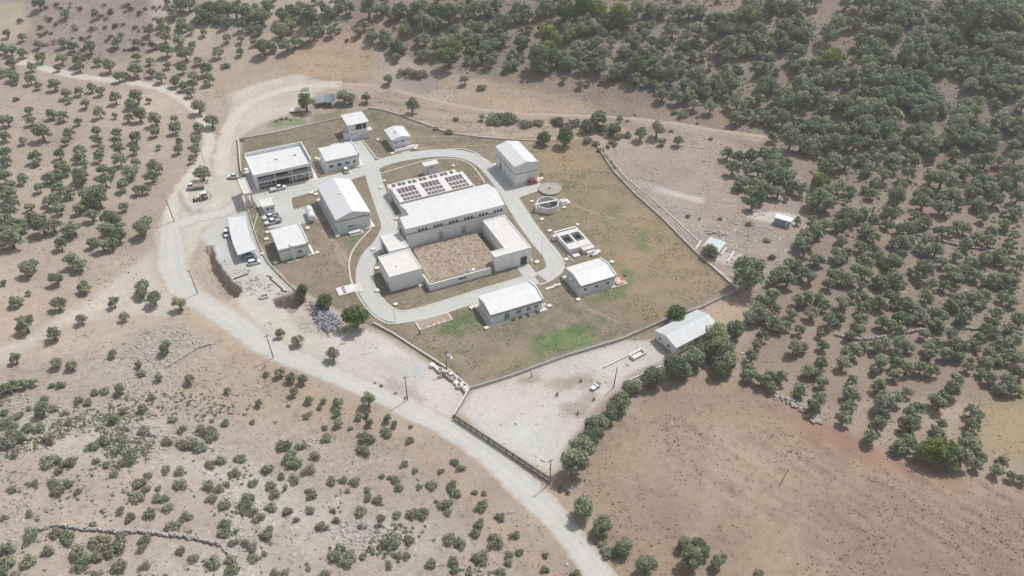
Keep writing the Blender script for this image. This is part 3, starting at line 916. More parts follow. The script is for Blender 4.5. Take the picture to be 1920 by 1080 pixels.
lofted_road("main_road",
            [(1120, 1120), (1030, 1000), (960, 932), (890, 865), (810, 810), (755, 787), (710, 760), (655, 737), (580, 705), (480, 665), (410, 615), (357, 581), (310, 545), (293, 510), (290, 470), (294, 435), (306, 402)],
            [(1190, 1120), (1102, 1005), (1040, 930), (958, 858), (880, 803), (815, 765), (755, 742), (695, 712), (620, 680), (520, 632), (455, 588), (412, 562), (372, 535), (358, 500), (352, 460), (344, 430), (340, 405)], MR['main'])
strip_road("dirt_road", [(318, 410), (328, 372), (352, 335), (378, 300), (392, 268), (386, 235), (358, 200), (318, 173), (268, 158), (205, 150), (150, 144), (100, 133), (62, 122), (20, 112)], 5.6, MR['dirt'], ragged=0.35)
strip_road("gate_road", [(322, 425), (370, 408), (420, 398), (448, 378), (470, 366)], 6.5, MR['main'], lift=0.085, ragged=0.3)
strip_road("yard_track", [(418, 330), (414, 300), (424, 262), (440, 222), (470, 192), (520, 172), (570, 163), (640, 158)], 7.5, MR['dirt'], ragged=0.4, lift=0.05)
strip_road("dirt_track", [(630, 158), (690, 160), (740, 169), (800, 185), (880, 202), (960, 212), (1050, 216), (1150, 220), (1250, 230), (1340, 244), (1430, 256), (1520, 268)], 2.2, MR['track'], ragged=0.25)


# internal roads: flat on the plant's pad
def flat_poly(mb, pts_px, z):
    w = P(np.array([p[0] for p in pts_px], float), np.array([p[1] for p in pts_px], float), 0)
    pts = [tuple(q) for q in w]
    bx, by = np.meshgrid(np.arange(w[:, 0].min(), w[:, 0].max(), 0.7), np.arange(w[:, 1].min(), w[:, 1].max(), 0.7))
    bk = poly_sd(bx, by, w) < 0.3
    bare(bx[bk], by[bk])
    a = sum(pts[i][0] * pts[(i + 1) % len(pts)][1] - pts[(i + 1) % len(pts)][0] * pts[i][1] for i in range(len(pts)))
    if a < 0:
        pts = pts[::-1]
    from mathutils.geometry import tessellate_polygon
    tri = tessellate_polygon([[Vector((q[0], q[1], 0)) for q in pts]])
    mb.add([(q[0], q[1], z) for q in pts], [t if ((pts[t[1]][0] - pts[t[0]][0]) * (pts[t[2]][1] - pts[t[0]][1]) - (pts[t[2]][0] - pts[t[0]][0]) * (pts[t[1]][1] - pts[t[0]][1])) > 0 else t[::-1] for t in tri])


def flat_strip(mb, pts_px, width, z):
    c = resample(P(np.array([p[0] for p in pts_px], float), np.array([p[1] for p in pts_px], float), 0), 1.0)
    tg = np.gradient(c, axis=0); tg /= np.linalg.norm(tg, axis=1)[:, None]
    nn = np.stack([-tg[:, 1], tg[:, 0]], -1)
    A = c + nn * width / 2; B = c - nn * width / 2
    for k in np.linspace(0, 1, 8):
        bare((A * k + B * (1 - k))[:, 0], (A * k + B * (1 - k))[:, 1])
    vs = []; fs = []
    for i in range(len(c)):
        vs += [(A[i][0], A[i][1], z), (B[i][0], B[i][1], z)]
    for i in range(len(c) - 1):
        fs.append((2 * i, 2 * i + 1, 2 * i + 3, 2 * i + 2))
    mb.add(vs, fs)


mb = MB()
flat_strip(mb, [(657, 256), (678, 286), (694, 312), (706, 350), (722, 395), (730, 425), (716, 455), (694, 480), (684, 510), (688, 540), (703, 565), (722, 585), (752, 594), (800, 586), (870, 564), (940, 542), (1005, 522)], 5.6, 0.042)
flat_strip(mb, [(690, 318), (720, 304), (760, 294), (820, 287), (868, 290), (902, 304), (925, 326), (945, 352), (962, 378), (985, 415), (1012, 452), (1036, 482), (1040, 505), (1015, 520)], 5.8, 0.046)
flat_strip(mb, [(462, 366), (500, 362), (560, 352), (620, 338), (664, 326), (700, 314)], 6.6, 0.050)
flat_poly(mb, [(470, 372), (560, 352), (594, 345), (596, 358), (545, 372), (550, 392), (580, 390), (596, 410), (580, 418), (505, 429), (496, 420), (488, 398), (480, 382)], 0.054)
flat_poly(mb, [(930, 332), (955, 352), (998, 338), (1018, 346), (1010, 358), (975, 368), (955, 372)], 0.058)
flat_poly(mb, [(966, 497), (988, 490), (1008, 516), (985, 526)], 0.062)
flat_poly(mb, [(640, 265), (656, 250), (676, 262), (690, 290), (668, 305), (662, 290)], 0.066)
flat_poly(mb, [(752, 286), (768, 282), (775, 293), (757, 298)], 0.070)
structure(mb.build("internal_road", MR['pave']))


def kerb_line(mb, pts_px, w=0.48, h=0.13, smooth=True):
    c = P(np.array([p[0] for p in pts_px], float), np.array([p[1] for p in pts_px], float), 0)
    if smooth:
        c = resample(c, 1.2)
    tg = np.gradient(c, axis=0); tg /= np.linalg.norm(tg, axis=1)[:, None]
    nn = np.stack([-tg[:, 1], tg[:, 0]], -1)
    vs = []; fs = []
    for i in range(len(c)):
        a = c[i] + nn[i] * w / 2; b = c[i] - nn[i] * w / 2
        vs += [(a[0], a[1], -0.05), (b[0], b[1], -0.05), (b[0], b[1], h), (a[0], a[1], h)]
    for i in range(len(c) - 1):
        o = 4 * i
        for k in range(4):
            fs.append((o + k, o + (k + 1) % 4, o + 4 + (k + 1) % 4, o + 4 + k))
    e = 4 * (len(c) - 1)
    fs += [(3, 2, 1, 0), (e, e + 1, e + 2, e + 3)]
    mb.add(vs, [f[::-1] for f in fs])


mb = MB()
for pts in ([(733, 424), (720, 402), (706, 368), (690, 337), (694, 332), (740, 318), (800, 301), (850, 298), (878, 306), (895, 322), (909, 343)],
            [(775, 292), (818, 283), (860, 279), (888, 285), (903, 296), (920, 316), (930, 330)],
            [(986, 400), (968, 376), (972, 371), (990, 364), (1012, 357)],
            [(996, 417), (1028, 455), (1060, 495)],
            [(1012, 534), (1035, 525), (1058, 500)],
            [(985, 492), (1001, 514), (975, 521), (900, 543), (806, 572), (760, 583), (742, 580), (722, 566), (711, 551)],
            [(707, 543), (698, 525), (694, 500), (704, 484), (716, 470)],
            [(820, 592), (850, 582), (882, 571), (890, 577)],
            [(545, 368), (550, 393), (572, 388)], [(546, 367), (575, 361), (594, 355)],
            [(696, 429), (668, 460), (656, 486), (657, 520), (670, 552), (692, 583), (716, 602), (742, 607), (800, 596), (818, 592)],
            [(662, 294), (668, 312), (697, 306)], [(676, 258), (698, 286), (706, 296), (724, 297), (752, 290)],
            [(470, 378), (520, 366), (590, 350)], [(474, 364), (530, 355), (585, 345)]):
    kerb_line(mb, pts)
structure(mb.build("kerb", M['kerb']))
# ------------------------------------------------------------------ buildings
class Frame:
    """Local axes of a rectangular building from the photograph's positions of its roof corners at height h."""
    def __init__(s, FL, FR, BL, BR=None, h=4.0, axis=AXIS, base=0.0):
        z = h + base
        fl = P(*FL, z); fr = P(*FR, z); bl = P(*BL, z)
        br = P(*BR, z) if BR else bl + fr - fl
        if axis is None:
            d = (fr - fl) + (br - bl)
            axis = math.atan2(d[1], d[0])
        s.rz = axis
        s.u = np.array([math.cos(axis), math.sin(axis)]); s.v = np.array([-s.u[1], s.u[0]])
        cx = (fl + fr + bl + br) / 4
        s.L = 0.5 * ((fr - fl) @ s.u + (br - bl) @ s.u)
        s.W = 0.5 * ((bl - fl) @ s.v + (br - fr) @ s.v)
        o = cx - s.u * s.L / 2 - s.v * s.W / 2
        s.o = o
        s.loc = (o[0], o[1], base)
        s.base = base

    def loc_of(s, px, py, z=0.0):
        """Local x, y of a photograph point at height z above the base."""
        d = P(px, py, z + s.base) - s.o
        return float(d @ s.u), float(d @ s.v)


def face_box(mb, F, face, a0, a1, z0, z1, out=0.05, depth=0.12, inset=0.0):
    """A panel on one facade: a0..a1 along it (metres from its left end as seen from outside)."""
    L, W = F.L - inset, F.W - inset
    i = inset
    if face == 'front':
        mb.box(a0, a1, i - out, i + depth, z0, z1)
    elif face == 'left':
        mb.box(i - out, i + depth, a0, a1, z0, z1)
    elif face == 'right':
        mb.box(L - depth, L + out, a0, a1, z0, z1)
    elif face == 'back':
        mb.box(a0, a1, W - depth, W + out, z0, z1)


def window(root, F, face, a0, a1, z0, z1, inset=0.3, glass='glass', frame='frame', bars=1):
    mb = MB()
    t = 0.09
    face_box(mb, F, face, a0, a0 + t, z0, z1, 0.07, 0.02, inset)
    face_box(mb, F, face, a1 - t, a1, z0, z1, 0.07, 0.02, inset)
    face_box(mb, F, face, a0 + t, a1 - t, z0, z0 + t, 0.07, 0.02, inset)
    face_box(mb, F, face, a0 + t, a1 - t, z1 - t, z1, 0.07, 0.02, inset)
    for k in range(bars):
        c = a0 + (a1 - a0) * (k + 1) / (bars + 1)
        face_box(mb, F, face, c - 0.04, c + 0.04, z0 + t, z1 - t, 0.065, 0.02, inset)
    w = mb.build('window', M[frame], root)
    g = MB()
    face_box(g, F, face, a0 + 0.03, a1 - 0.03, z0 + 0.03, z1 - 0.03, 0.035, 0.02, inset)
    g.build('pane', M[glass], w)
    return w


def door(root, F, face, a0, a1, z1, inset=0.3, m='frame', handle=True):
    mb = MB(); face_box(mb, F, face, a0, a1, 0.05, z1, 0.06, 0.02, inset)
    d = mb.build('door', M[m], root)
    if handle:
        hb = MB(); face_box(hb, F, face, a1 - 0.25, a1 - 0.12, 1.0, 1.15, 0.12, -0.05, inset)
        hb.build('handle', M['steel_dark'], d)
    return d


def gable_roof(F, h, rise, ridge='x', over=0.0, th=0.22, split=0.5):
    """A closed roof body; eaves at h (top of the edge), ridge along local x or y."""
    mb = MB()
    L, W = F.L, F.W
    if ridge == 'x':
        m = W * split
        mb.extrude_x([(-over, h - th), (-over, h), (m, h + rise), (W + over, h), (W + over, h - th), (m, h + rise - th)], 0, L)
    else:
        m = L * split
        mb.extrude_y([(-over, h - th), (-over, h), (m, h + rise), (L + over, h), (L + over, h - th), (m, h + rise - th)], 0, W)
    return mb


def gable_walls(F, h, rise, ridge='x', inset=0.3, th=0.22):
    mb = MB()
    L, W, i = F.L, F.W, inset
    zt = h - th - 0.01
    if ridge == 'x':
        k = rise * i / (W / 2)
        mb.extrude_x([(i, -0.6), (W - i, -0.6), (W - i, zt + k), (W / 2, zt + rise), (i, zt + k)], i, L - i)
    else:
        k = rise * i / (L / 2)
        mb.extrude_y([(i, -0.6), (L - i, -0.6), (L - i, zt + k), (L / 2, zt + rise), (i, zt + k)], i, W - i)
    return mb


def band_parts(root, F, z0, z1, faces=('front', 'left'), inset=0.3, m='band', name='trim_band', out=0.04):
    mb = MB()
    L, W, i = F.L, F.W, inset
    if 'front' in faces:
        mb.box(i, L - i, i - out, i + 0.03, z0, z1)
    if 'left' in faces:
        mb.box(i - out, i + 0.03, i, W - i, z0, z1)
    if 'right' in faces:
        mb.box(L - i - 0.03, L - i + out, i, W - i, z0, z1)
    if 'back' in faces:
        mb.box(i, L - i, W - i - 0.03, W - i + out, z0, z1)
    return mb.build(name, M[m], root)


def gable_parapet(root, F, h, rise, side, ridge='x', up=0.35, th=0.35):
    """The raised white gable edge some of these roofs carry at one end."""
    mb = MB()
    L, W = F.L, F.W
    if ridge == 'x':
        x0, x1 = (L - th, L + 0.02) if side == 'right' else (-0.02, th)
        mb.extrude_x([(-0.02, h - 0.5), (-0.02, h + up), (W / 2, h + rise + up), (W + 0.02, h + up), (W + 0.02, h - 0.5), (W / 2, h + rise - 0.5)], x0, x1)
    else:
        y0, y1 = (W - th, W + 0.02) if side == 'back' else (-0.02, th)
        mb.extrude_y([(-0.02, h - 0.5), (-0.02, h + up), (L / 2, h + rise + up), (L + 0.02, h + up), (L + 0.02, h - 0.5), (L / 2, h + rise - 0.5)], y0, y1)
    return mb.build('parapet', M['white'], root)


def apron(root, F, w=0.8, m='conc'):
    """The concrete walkway round a building's foot."""
    mb = MB().box(-w, F.L + w, -w, 0.25, -0.3, 0.085).box(-w, 0.25, 0.26, F.W + w, -0.3, 0.085).box(F.L - 0.25, F.L + w, 0.26, F.W + w, -0.3, 0.085).box(0.26, F.L - 0.26, F.W - 0.25, F.W + w, -0.3, 0.085)
    return mb.build('walkway', M[m], root)


def downpipe(root, F, face, a, h, inset=0.3):
    mb = MB()
    face_box(mb, F, face, a - 0.07, a + 0.07, 0, h, 0.16, -0.02, inset)
    return mb.build('downpipe', M['white'], root)


def roof_box(root, x, y, z, s=0.7, m='fascia', name='roof_vent'):
    mb = MB().box(x - s / 2, x + s / 2, y - s / 2, y + s / 2, z - 0.3, z + 0.35).box(x - s * 0.62, x + s * 0.62, y - s * 0.62, y + s * 0.62, z + 0.36, z + 0.42)
    return mb.build(name, M[m], root)


# ---- office building by the gate: two storeys, flat white roof behind a parapet, recessed glazed front
F = Frame((474.2, 324.3), (584, 301.3), (456.7, 288.3), (566, 267), 7.6)
t = thing('office_building', 'two-storey office by the gate with flat white roof, deep parapet and recessed glazed front', 'office building', F.loc, F.rz)
L, W = F.L, F.W
mb = MB().box(0.3, L - 0.3, 2.3, W - 0.3, -0.5, 6.2)
mb.box(0.3, 1.0, 0.4, 2.29, -0.5, 6.2)
mb.box(L - 0.75, L - 0.3, 0.4, 2.29, 3.0, 6.2)
mb.build('wall', M['wall'], t)
MB().box(0.35, L - 0.35, 0.35, W - 0.35, 6.21, 6.6).build('roof', M['roof'], t)
pp = MB().box(0, L, 0, 0.35, 5.9, 6.75).box(0, L, W - 0.35, W, 6.0, 7.9).box(0, 0.35, 0.351, W - 0.351, 6.0, 7.1).box(L - 0.35, L, 0.351, W - 0.351, 6.0, 7.9)
pp.build('parapet', M['fascia'], t)
MB().box(0.2, L - 0.2, 0.36, 0.5, 5.4, 5.89).build('fascia', M['fascia'], t)
MB().box(0.31, L - 0.31, 0.2, 2.29, 2.9, 3.25).build('floor_slab', M['white'], t)
MB().box(L * 0.62, L - 0.9, 2.22, 2.31, 3.5, 5.9).build('red_panel', M['red_panel'], t)
for k in range(5):
    window(t, F, 'front', L * 0.09 + k * 1.05, L * 0.09 + k * 1.05 + 0.7, 0.5, 2.7, 2.3, bars=0)
for k in range(4):
    window(t, F, 'front', L * 0.09 + k * 1.35, L * 0.09 + k * 1.35 + 1.0, 3.9, 5.4, 2.22, bars=0)
for k in range(8):
    window(t, F, 'front', L * 0.61 + k * 0.98, L * 0.61 + k * 0.98 + 0.55, 0.6, 2.7, 2.3, bars=0)
MB().box(L * 0.33, L * 0.59, 2.2, 2.31, 0.1, 5.9).build('glazed_front', M['glass'], t)
MB().box(L * 0.06, L * 0.33, 2.25, 2.31, 3.5, 5.9).build('upper_glazing', M['glass'], t)
for k in range(4):
    MB().tube((L * (0.06 + 0.29 * k), 0.6, -0.3), (L * (0.06 + 0.29 * k), 0.6, 6.0), 0.17, n=10).build('column', M['white'], t)
mb = MB()
for k in range(6):
    mb.box(L * 0.63 + k * 1.5, L * 0.63 + k * 1.5 + 0.35, 1.7, 2.19, -0.2, 2.6)
mb.build('pier', M['white'], t)
door(t, F, 'front', L * 0.45, L * 0.50, 2.4, 2.2, 'glass')
roof_box(t, L * 0.48, W * 0.55, 6.75, 0.9, 'fascia'); roof_box(t, L * 0.8, W * 0.55, 6.75, 0.7, 'roof')
apron(t, F, 1.2)

# ---- service building right of the office
F = Frame((608.3, 303.3), (674, 288.5), (597.5, 278.3), (658.3, 264.2), 4.6)
t = thing('service_building', 'long white-roofed single-storey building between the office and the two-storey pavilion', 'service building', F.loc, F.rz)
gable_walls(F, 4.6, 0.7).build('wall', M['wall2'], t)
gable_roof(F, 4.6, 0.7).build('roof', M['roof'], t)
gable_parapet(t, F, 4.6, 0.7, 'right')
band_parts(t, F, 3.55, 3.8)
MB().box(0.3, F.L - 0.3, 0.25, 0.295, 3.9, 4.37).build('fascia', M['fascia'], t)
for k in range(4):
    window(t, F, 'front', 1.2 + k * 3.0, 2.9 + k * 3.0, 1.3, 2.5)
door(t, F, 'front', F.L - 1.9, F.L - 0.9, 2.2)
window(t, F, 'left', 2, 3.4, 1.3, 2.4)
apron(t, F)

# ---- two-storey pavilion with an open upper floor
F = Frame((651.7, 235.8), (691.7, 227.5), (638.3, 215.8), (678.3, 208.3), 6.6)
t = thing('pavilion', 'two-storey pavilion with flat white overhanging roof, open upper floor and outside stair', 'pavilion', F.loc, F.rz)
L, W = F.L, F.W
MB().box(0, L, 0, W, 6.35, 6.6).build('roof', M['roof'], t)
mb = MB().box(0.4, L - 0.9, 0.5, W - 0.4, -0.5, 3.2)
mb.box(0.4, L - 0.9, 0.5, 0.65, 3.201, 3.75).box(0.4, 0.55, 0.66, W - 0.4, 3.201, 3.75)
mb.box(0.6, L * 0.35, 0.9, W - 0.5, 3.201, 6.34)
mb.build('wall', M['wall'], t)
MB().box(L * 0.37, L - 1.2, 0.75, W - 0.6, 3.201, 6.2).build('glazed_front', M['glass'], t)
for x, y in ((0.5, 0.58), (L * 0.36, 0.58), (L * 0.68, 0.58), (L - 1.0, 0.58), (L - 1.0, W - 0.5), (0.5, W - 0.5)):
    MB().box(x - 0.13, x + 0.13, y - 0.13, y + 0.13, 3.3 if y < 1 else 3.2, 6.34).build('column', M['white'], t)
mb = MB()
for k in range(12):
    mb.box(L * 0.45 + k * 0.33, L * 0.45 + (k + 1) * 0.33, -0.7, 0.45, 0.0, 0.27 * (k + 1))
mb.build('stair', M['conc_w'], t)
MB().box(L - 0.85, L + 0.9, -0.7, 2.2, 3.0, 3.2).build('landing', M['conc_w'], t)
MB().box(-1.6, 0.39, 0.8, 3.2, -0.5, 2.6).build('annex', M['white'], t)
for k in range(2):
    window(t, F, 'front', 0.9 + 1.5 * k, 1.9 + 1.5 * k, 2.1, 2.6, 0.5)
mb = MB().box(-7.5, -2.8, -2.4, 0.2, -0.2, 0.12).box(-3.4, -3.1, -2.0, 1.5, 0.12, 0.9).box(-2.4, -2.1, -2.2, 1.2, -0.2, 0.9).box(-5.5, -4.9, -1.4, -0.6, 0.12, 0.5)
mb.build('slab', M['conc'], t)

# ---- small transformer house with a gable roof
F = Frame((733.3, 263.3), (770, 255.8), (720.4, 243.3), (755.4, 235.8), 4.2)
t = thing('transformer_house', 'small white gabled house with one roof vent and white steps, right of the pavilion', 'small building', F.loc, F.rz)
gable_walls(F, 4.2, 0.9, 'y').build('wall', M['wall'], t)
gable_roof(F, 4.2, 0.9, 'y').build('roof', M['roof_y'], t)
band_parts(t, F, 2.95, 3.15)
window(t, F, 'front', F.L * 0.48, F.L * 0.66, 2.5, 3.3, bars=1)
window(t, F, 'front', F.L * 0.12, F.L * 0.3, 2.3, 2.8, bars=0)
for k in range(2):
    door(t, F, 'left', 1.0 + k * 2.6, 2.6 + k * 2.6, 2.4, m='wall2')
roof_box(t, F.L * 0.42, F.W * 0.5, 5.0, 0.7, 'wall2')
mb = MB().box(0.6, F.L + 1.2, -1.5, -0.3, -0.2, 0.65).box(0.2, F.L + 1.6, -2.1, -1.51, -0.2, 0.3).box(F.L + 1.2, F.L + 2.4, -1.5, -0.4, -0.2, 0.35)
mb.build('steps', M['conc_w'], t)

# ---- workshop hall
F = Frame((629, 413.3), (694.2, 397.5), (595, 350), (656.7, 334.2), 5.6)
t = thing('workshop_hall', 'tall white gabled hall with clerestory band on its gable, left of the ring road', 'hall', F.loc, F.rz)
gable_walls(F, 5.6, 1.9, 'y').build('wall', M['wall2'], t)
gable_roof(F, 5.6, 1.9, 'y').build('roof', M['roof_y'], t)
band_parts(t, F, 4.35, 4.6, inset=0.3)
for a in (0.17, 0.23, 0.62, 0.68, 0.74, 0.80):
    window(t, F, 'front', F.L * a, F.L * a + 0.6, 4.4, 5.0, bars=0)
window(t, F, 'front', F.L * 0.33, F.L * 0.47, 1.4, 2.2, bars=2)
door(t, F, 'front', F.L * 0.49, F.L * 0.56, 2.2)
for k in range(6):
    window(t, F, 'left', 1.5 + k * 3.1, 3.2 + k * 3.1, 3.4, 4.3)
for k in (0.1, 0.5, 0.9):
    downpipe(t, F, 'left', F.W * k, 5.2)
roof_box(t, F.L * 0.45, F.W * 0.55, 7.15, 0.6, 'fascia')
mb = MB().box(F.L * 0.28, F.L * 0.62, -2.5, -1.0, -0.2, 0.9).box(F.L * 0.64, F.L * 0.68, -3.0, -0.9, -0.2, 0.35).box(F.L * 0.3, F.L * 0.64, -3.3, -3.01, -0.2, 0.35)
mb.build('basement_hatch', M['conc_w'], t)
apron(t, F)

# ---- pump house with a flue stack on its front
F = Frame((520.8, 469), (579, 455), (505.8, 430.8), (560.8, 419.2), 4.6)
t = thing('pump_house', 'white-roofed pump house with a grey flue stack on its front, beside the carport', 'pump house', F.loc, F.rz)
gable_walls(F, 4.6, 0.6).build('wall', M['wall2'], t)
gable_roof(F, 4.6, 0.6).build('roof', M['roof'], t)
gable_parapet(t, F, 4.6, 0.6, 'right')
band_parts(t, F, 3.45, 3.7)
MB().box(0.3, F.L - 0.4, 0.25, 0.295, 3.8, 4.37).build('fascia', M['fascia'], t)
MB().box(F.L * 0.40, F.L * 0.51, -0.5, 1.5, -0.2, 5.2).build('flue_stack', M['wall2'], t)
for k in range(4):
    window(t, F, 'left', 1.2 + k * 1.9, 2.5 + k * 1.9, 1.2, 2.4)
door(t, F, 'front', F.L * 0.1, F.L * 0.22, 2.3, m='wall')
window(t, F, 'front', F.L * 0.62, F.L * 0.75, 1.4, 2.4)
mb = MB().box(F.L * 0.18, F.L * 0.62, -2.0, -1.7, -0.2, 0.35).box(F.L * 0.9, F.L + 2.8, -0.9, -0.5, -0.2, 0.4).box(F.L + 0.5, F.L + 1.2, -0.49, 5.2, -0.2, 0.25)
mb.build('low_wall', M['conc_w'], t)

# ---- guard booth
F = Frame((490.8, 389), (515.8, 383.3), (485.8, 372.5), (510, 367.5), 2.9)
t = thing('guard_booth', 'small guard booth with cream flat roof beside the gate portal', 'guard booth', F.loc, F.rz)
MB().box(0.35, F.L - 0.35, 0.35, F.W - 0.35, -0.3, 2.35).build('wall', M['wall2'], t)
MB().box(0.15, F.L - 0.15, 0.15, F.W - 0.15, 2.36, 2.72).build('roof', M['membrane'], t)
MB().box(0, F.L, 0, 0.15, 2.35, 2.95).box(0, F.L, F.W - 0.15, F.W, 2.35, 2.95).box(0, 0.15, 0.151, F.W - 0.151, 2.35, 2.95).box(F.L - 0.15, F.L, 0.151, F.W - 0.151, 2.35, 2.95).build('parapet', M['white'], t)
window(t, F, 'front', F.L * 0.25, F.L * 0.5, 1.0, 2.0, 0.35)
window(t, F, 'front', F.L * 0.6, F.L * 0.82, 1.0, 2.0, 0.35)
window(t, F, 'left', F.W * 0.3, F.W * 0.7, 1.0, 2.0, 0.35)
door(t, F, 'right', F.W * 0.35, F.W * 0.6, 2.1, 0.35)
mb = MB().tube((0.9, 1.2, 2.7), (0.9, 1.2, 3.2), 0.09)
mb.build('roof_pipe', M['wall2'], t)

# ---- gate portal: a slab on columns over the entrance
F = Frame((456.5, 364), (471.7, 360.4), (445.2, 335.5), (460.2, 331.2), 5.9)
t = thing('gate_portal', 'tall concrete gate portal, a long slab with raised rim on columns over the entrance', 'gate portal', F.loc, F.rz)
L, W = F.L, F.W
MB().box(0.2, L - 0.2, 0.2, W - 0.2, 5.2, 5.65).build('roof', M['conc'], t)
MB().box(0, L, 0, 0.2, 5.0, 5.95).box(0, L, W - 0.2, W, 5.0, 5.95).box(0, 0.2, 0.201, W - 0.201, 5.0, 5.95).box(L - 0.2, L, 0.201, W - 0.201, 5.0, 5.95).build('roof_rim', M['conc_w'], t)
for x in (0.12 * L, 0.78 * L):
    MB().box(x, x + 0.55, 0.3, 1.0, -0.3, 5.19).build('column', M['conc_w'], t)
    MB().box(x, x + 0.55, W - 1.0, W - 0.3, -0.3, 5.19).build('column', M['conc_w'], t)
MB().box(L * 0.45, L * 0.52, 0.3, 0.6, -0.3, 5.19).build('downpipe', M['conc'], t)
mb = MB()
for k in range(9):
    mb.box(L * 0.45, L * 0.45 + 0.06, 1.1 + k * 0.42, 1.16 + k * 0.42, 0.1, 1.7)
mb.box(L * 0.45 - 0.02, L * 0.45 + 0.08, 1.05, 5.0, 1.7, 1.8)
mb.build('gate', M['metal_d'], t)

# ---- carport: a curved white roof sheet on posts
def carport():
    z = 3.0
    left = resample(P(np.array([427.5, 429.5, 433.5, 439, 445.8]), np.array([407.5, 426, 445, 462, 478]), z), 1.0)
    right = resample(P(np.array([460.8, 465, 472, 481.7]), np.array([405.8, 430, 451.5, 468.3]), z), 1.0)
    c = np.mean(np.concatenate([left, right]), 0)
    t = thing('carport', 'carport with curved white sheet roof on steel posts, cars parked under it', 'carport', (c[0], c[1], 0))
    left = left - c; right = right - c
    n = 16
    def ns(a):
        s = np.concatenate([[0], np.cumsum(np.linalg.norm(np.diff(a, axis=0), axis=1))]); q = np.linspace(0, s[-1], n)
        return np.stack([np.interp(q, s, a[:, 0]), np.interp(q, s, a[:, 1])], -1)
    left, right = ns(left), ns(right)
    mb = MB()
    for i in range(n - 1):
        a, b, cc, d = left[i], left[i + 1], right[i + 1], right[i]
        zl, zr = z - 0.05, z + 0.25
        mb.hexa([(a[0], a[1], zl - 0.16), (b[0], b[1], zl - 0.16), (cc[0], cc[1], zr - 0.16), (d[0], d[1], zr - 0.16)],
                [(a[0], a[1], zl), (b[0], b[1], zl), (cc[0], cc[1], zr), (d[0], d[1], zr)])
    mb.build('roof', M['roof'], t)
    for i in range(0, n, 3):
        q = left[i] * 0.15 + right[i] * 0.85
        MB().tube((q[0], q[1], -0.3), (q[0], q[1], z + 0.0), 0.08).build('post', M['metal'], t)
    for i in range(0, n, 3):
        a = left[i] * 0.95 + right[i] * 0.05; b = right[i] * 0.98 + left[i] * 0.02
        MB().tube((a[0], a[1], z - 0.27), (b[0], b[1], z - 0.0), 0.06).build('beam', M['metal'], t)
carport()

# ---- horizontal storage tank
a = P(578.5, 391, 1.7); b = P(585.5, 409, 1.7)
c = (a + b) / 2; ln = float(np.linalg.norm(b - a)); rz = math.atan2(b[1] - a[1], b[0] - a[0])
t = thing('storage_tank', 'white horizontal cylinder tank on saddles beside the workshop hall', 'storage tank', (c[0], c[1], 0), rz)
R = 1.25
mb = MB()
prof = [(-ln / 2 - 0.45, 0.15), (-ln / 2 - 0.3, 0.8), (-ln / 2, R), (ln / 2, R), (ln / 2 + 0.3, 0.8), (ln / 2 + 0.45, 0.15)]
for (x0, r0), (x1, r1) in zip(prof[:-1], prof[1:]):
    mb.tube((x0, 0, 1.7), (x1, 0, 1.7), r0, r1, 24, cap=False)
mb.tube((-ln / 2 - 0.46, 0, 1.7), (-ln / 2 - 0.44, 0, 1.7), 0.15, n=16).tube((ln / 2 + 0.44, 0, 1.7), (ln / 2 + 0.46, 0, 1.7), 0.15, n=16)
mb.build('body', M['car_white'], t, smooth=True)
for x in (-ln * 0.3, ln * 0.3):
    MB().box(x - 0.2, x + 0.2, -1.0, 1.0, -0.2, 0.9).build('saddle', M['conc'], t)
MB().tube((0, 0, 2.9), (0, 0, 3.25), 0.3, n=16).build('manhole', M['metal'], t)
MB().tube((ln / 2 + 0.4, 0, 1.2), (ln / 2 + 1.1, 0, 1.2), 0.08).tube((ln / 2 + 1.1, 0, 1.28), (ln / 2 + 1.1, 0, 0.0), 0.08).build('pipe', M['metal'], t)

# ---- main treatment hall: wide low gable along the building axis, its lower left part longer
H0 = 9.0
F = Frame((759.6, 431.7), (945, 382.5), (734.5, 389.5), (913.3, 342.5), H0)
t = thing('treatment_hall', 'long main hall, broad white gable roof, row of clerestory windows above the courtyard', 'treatment hall', F.loc, F.rz)
L, W = F.L, F.W
HX = 3.1; rise = 2.0; th = 0.25; m_ = W * 0.5
mb = MB()
mb.extrude_x([(0, H0 - th), (0, H0), (m_, H0 + rise), (W, H0), (W, H0 - th), (m_, H0 + rise - th)], HX, L)
y1 = m_ * 0.72
mb.extrude_x([(0, H0 - th), (0, H0), (y1, H0 + rise * 0.72), (y1, H0 + rise * 0.72 - th)], 0, HX - 0.002)
mb.build('roof', M['roof'], t)
i = 0.35; zt = H0 - th - 0.01
mb = MB().extrude_x([(i, -0.5), (W - i, -0.5), (W - i, zt + rise * i / m_), (m_, zt + rise), (i, zt + rise * i / m_)], HX + 0.2, L - 0.3)
mb.extrude_x([(i, -0.5), (y1 - 0.2, -0.5), (y1 - 0.2, zt + rise * (y1 - 0.2) / m_), (i, zt + rise * i / m_)], 0.3, HX + 0.199)
mb.build('wall', M['wall2'], t)
MB().box(0.32, L - 0.3, i - 0.08, i - 0.01, H0 - 1.3, H0 - th - 0.02).build('fascia', M['fascia'], t)
band_parts(t, F, H0 - 2.55, H0 - 2.25, ('front', 'left'), inset=0.35, out=0.06)
for g in range(6):
    for k in range(3):
        x = L * (0.125 + 0.152 * g) + k * 1.15
        window(t, F, 'front', x, x + 0.8, H0 - 2.24, H0 - 1.4, 0.35, bars=0, frame='band')
for k, a in enumerate((0.32, 0.55)):
    mb = MB(); face_box(mb, F, 'front', L * a, L * a + 1.6, 1.8, 4.6, 0.08, 0.02, 0.35)
    d = mb.build('door', M['metal'], t)
    hb = MB(); face_box(hb, F, 'front', L * a + 1.2, L * a + 1.35, 2.7, 2.85, 0.14, -0.06, 0.35); hb.build('handle', M['steel_dark'], d)
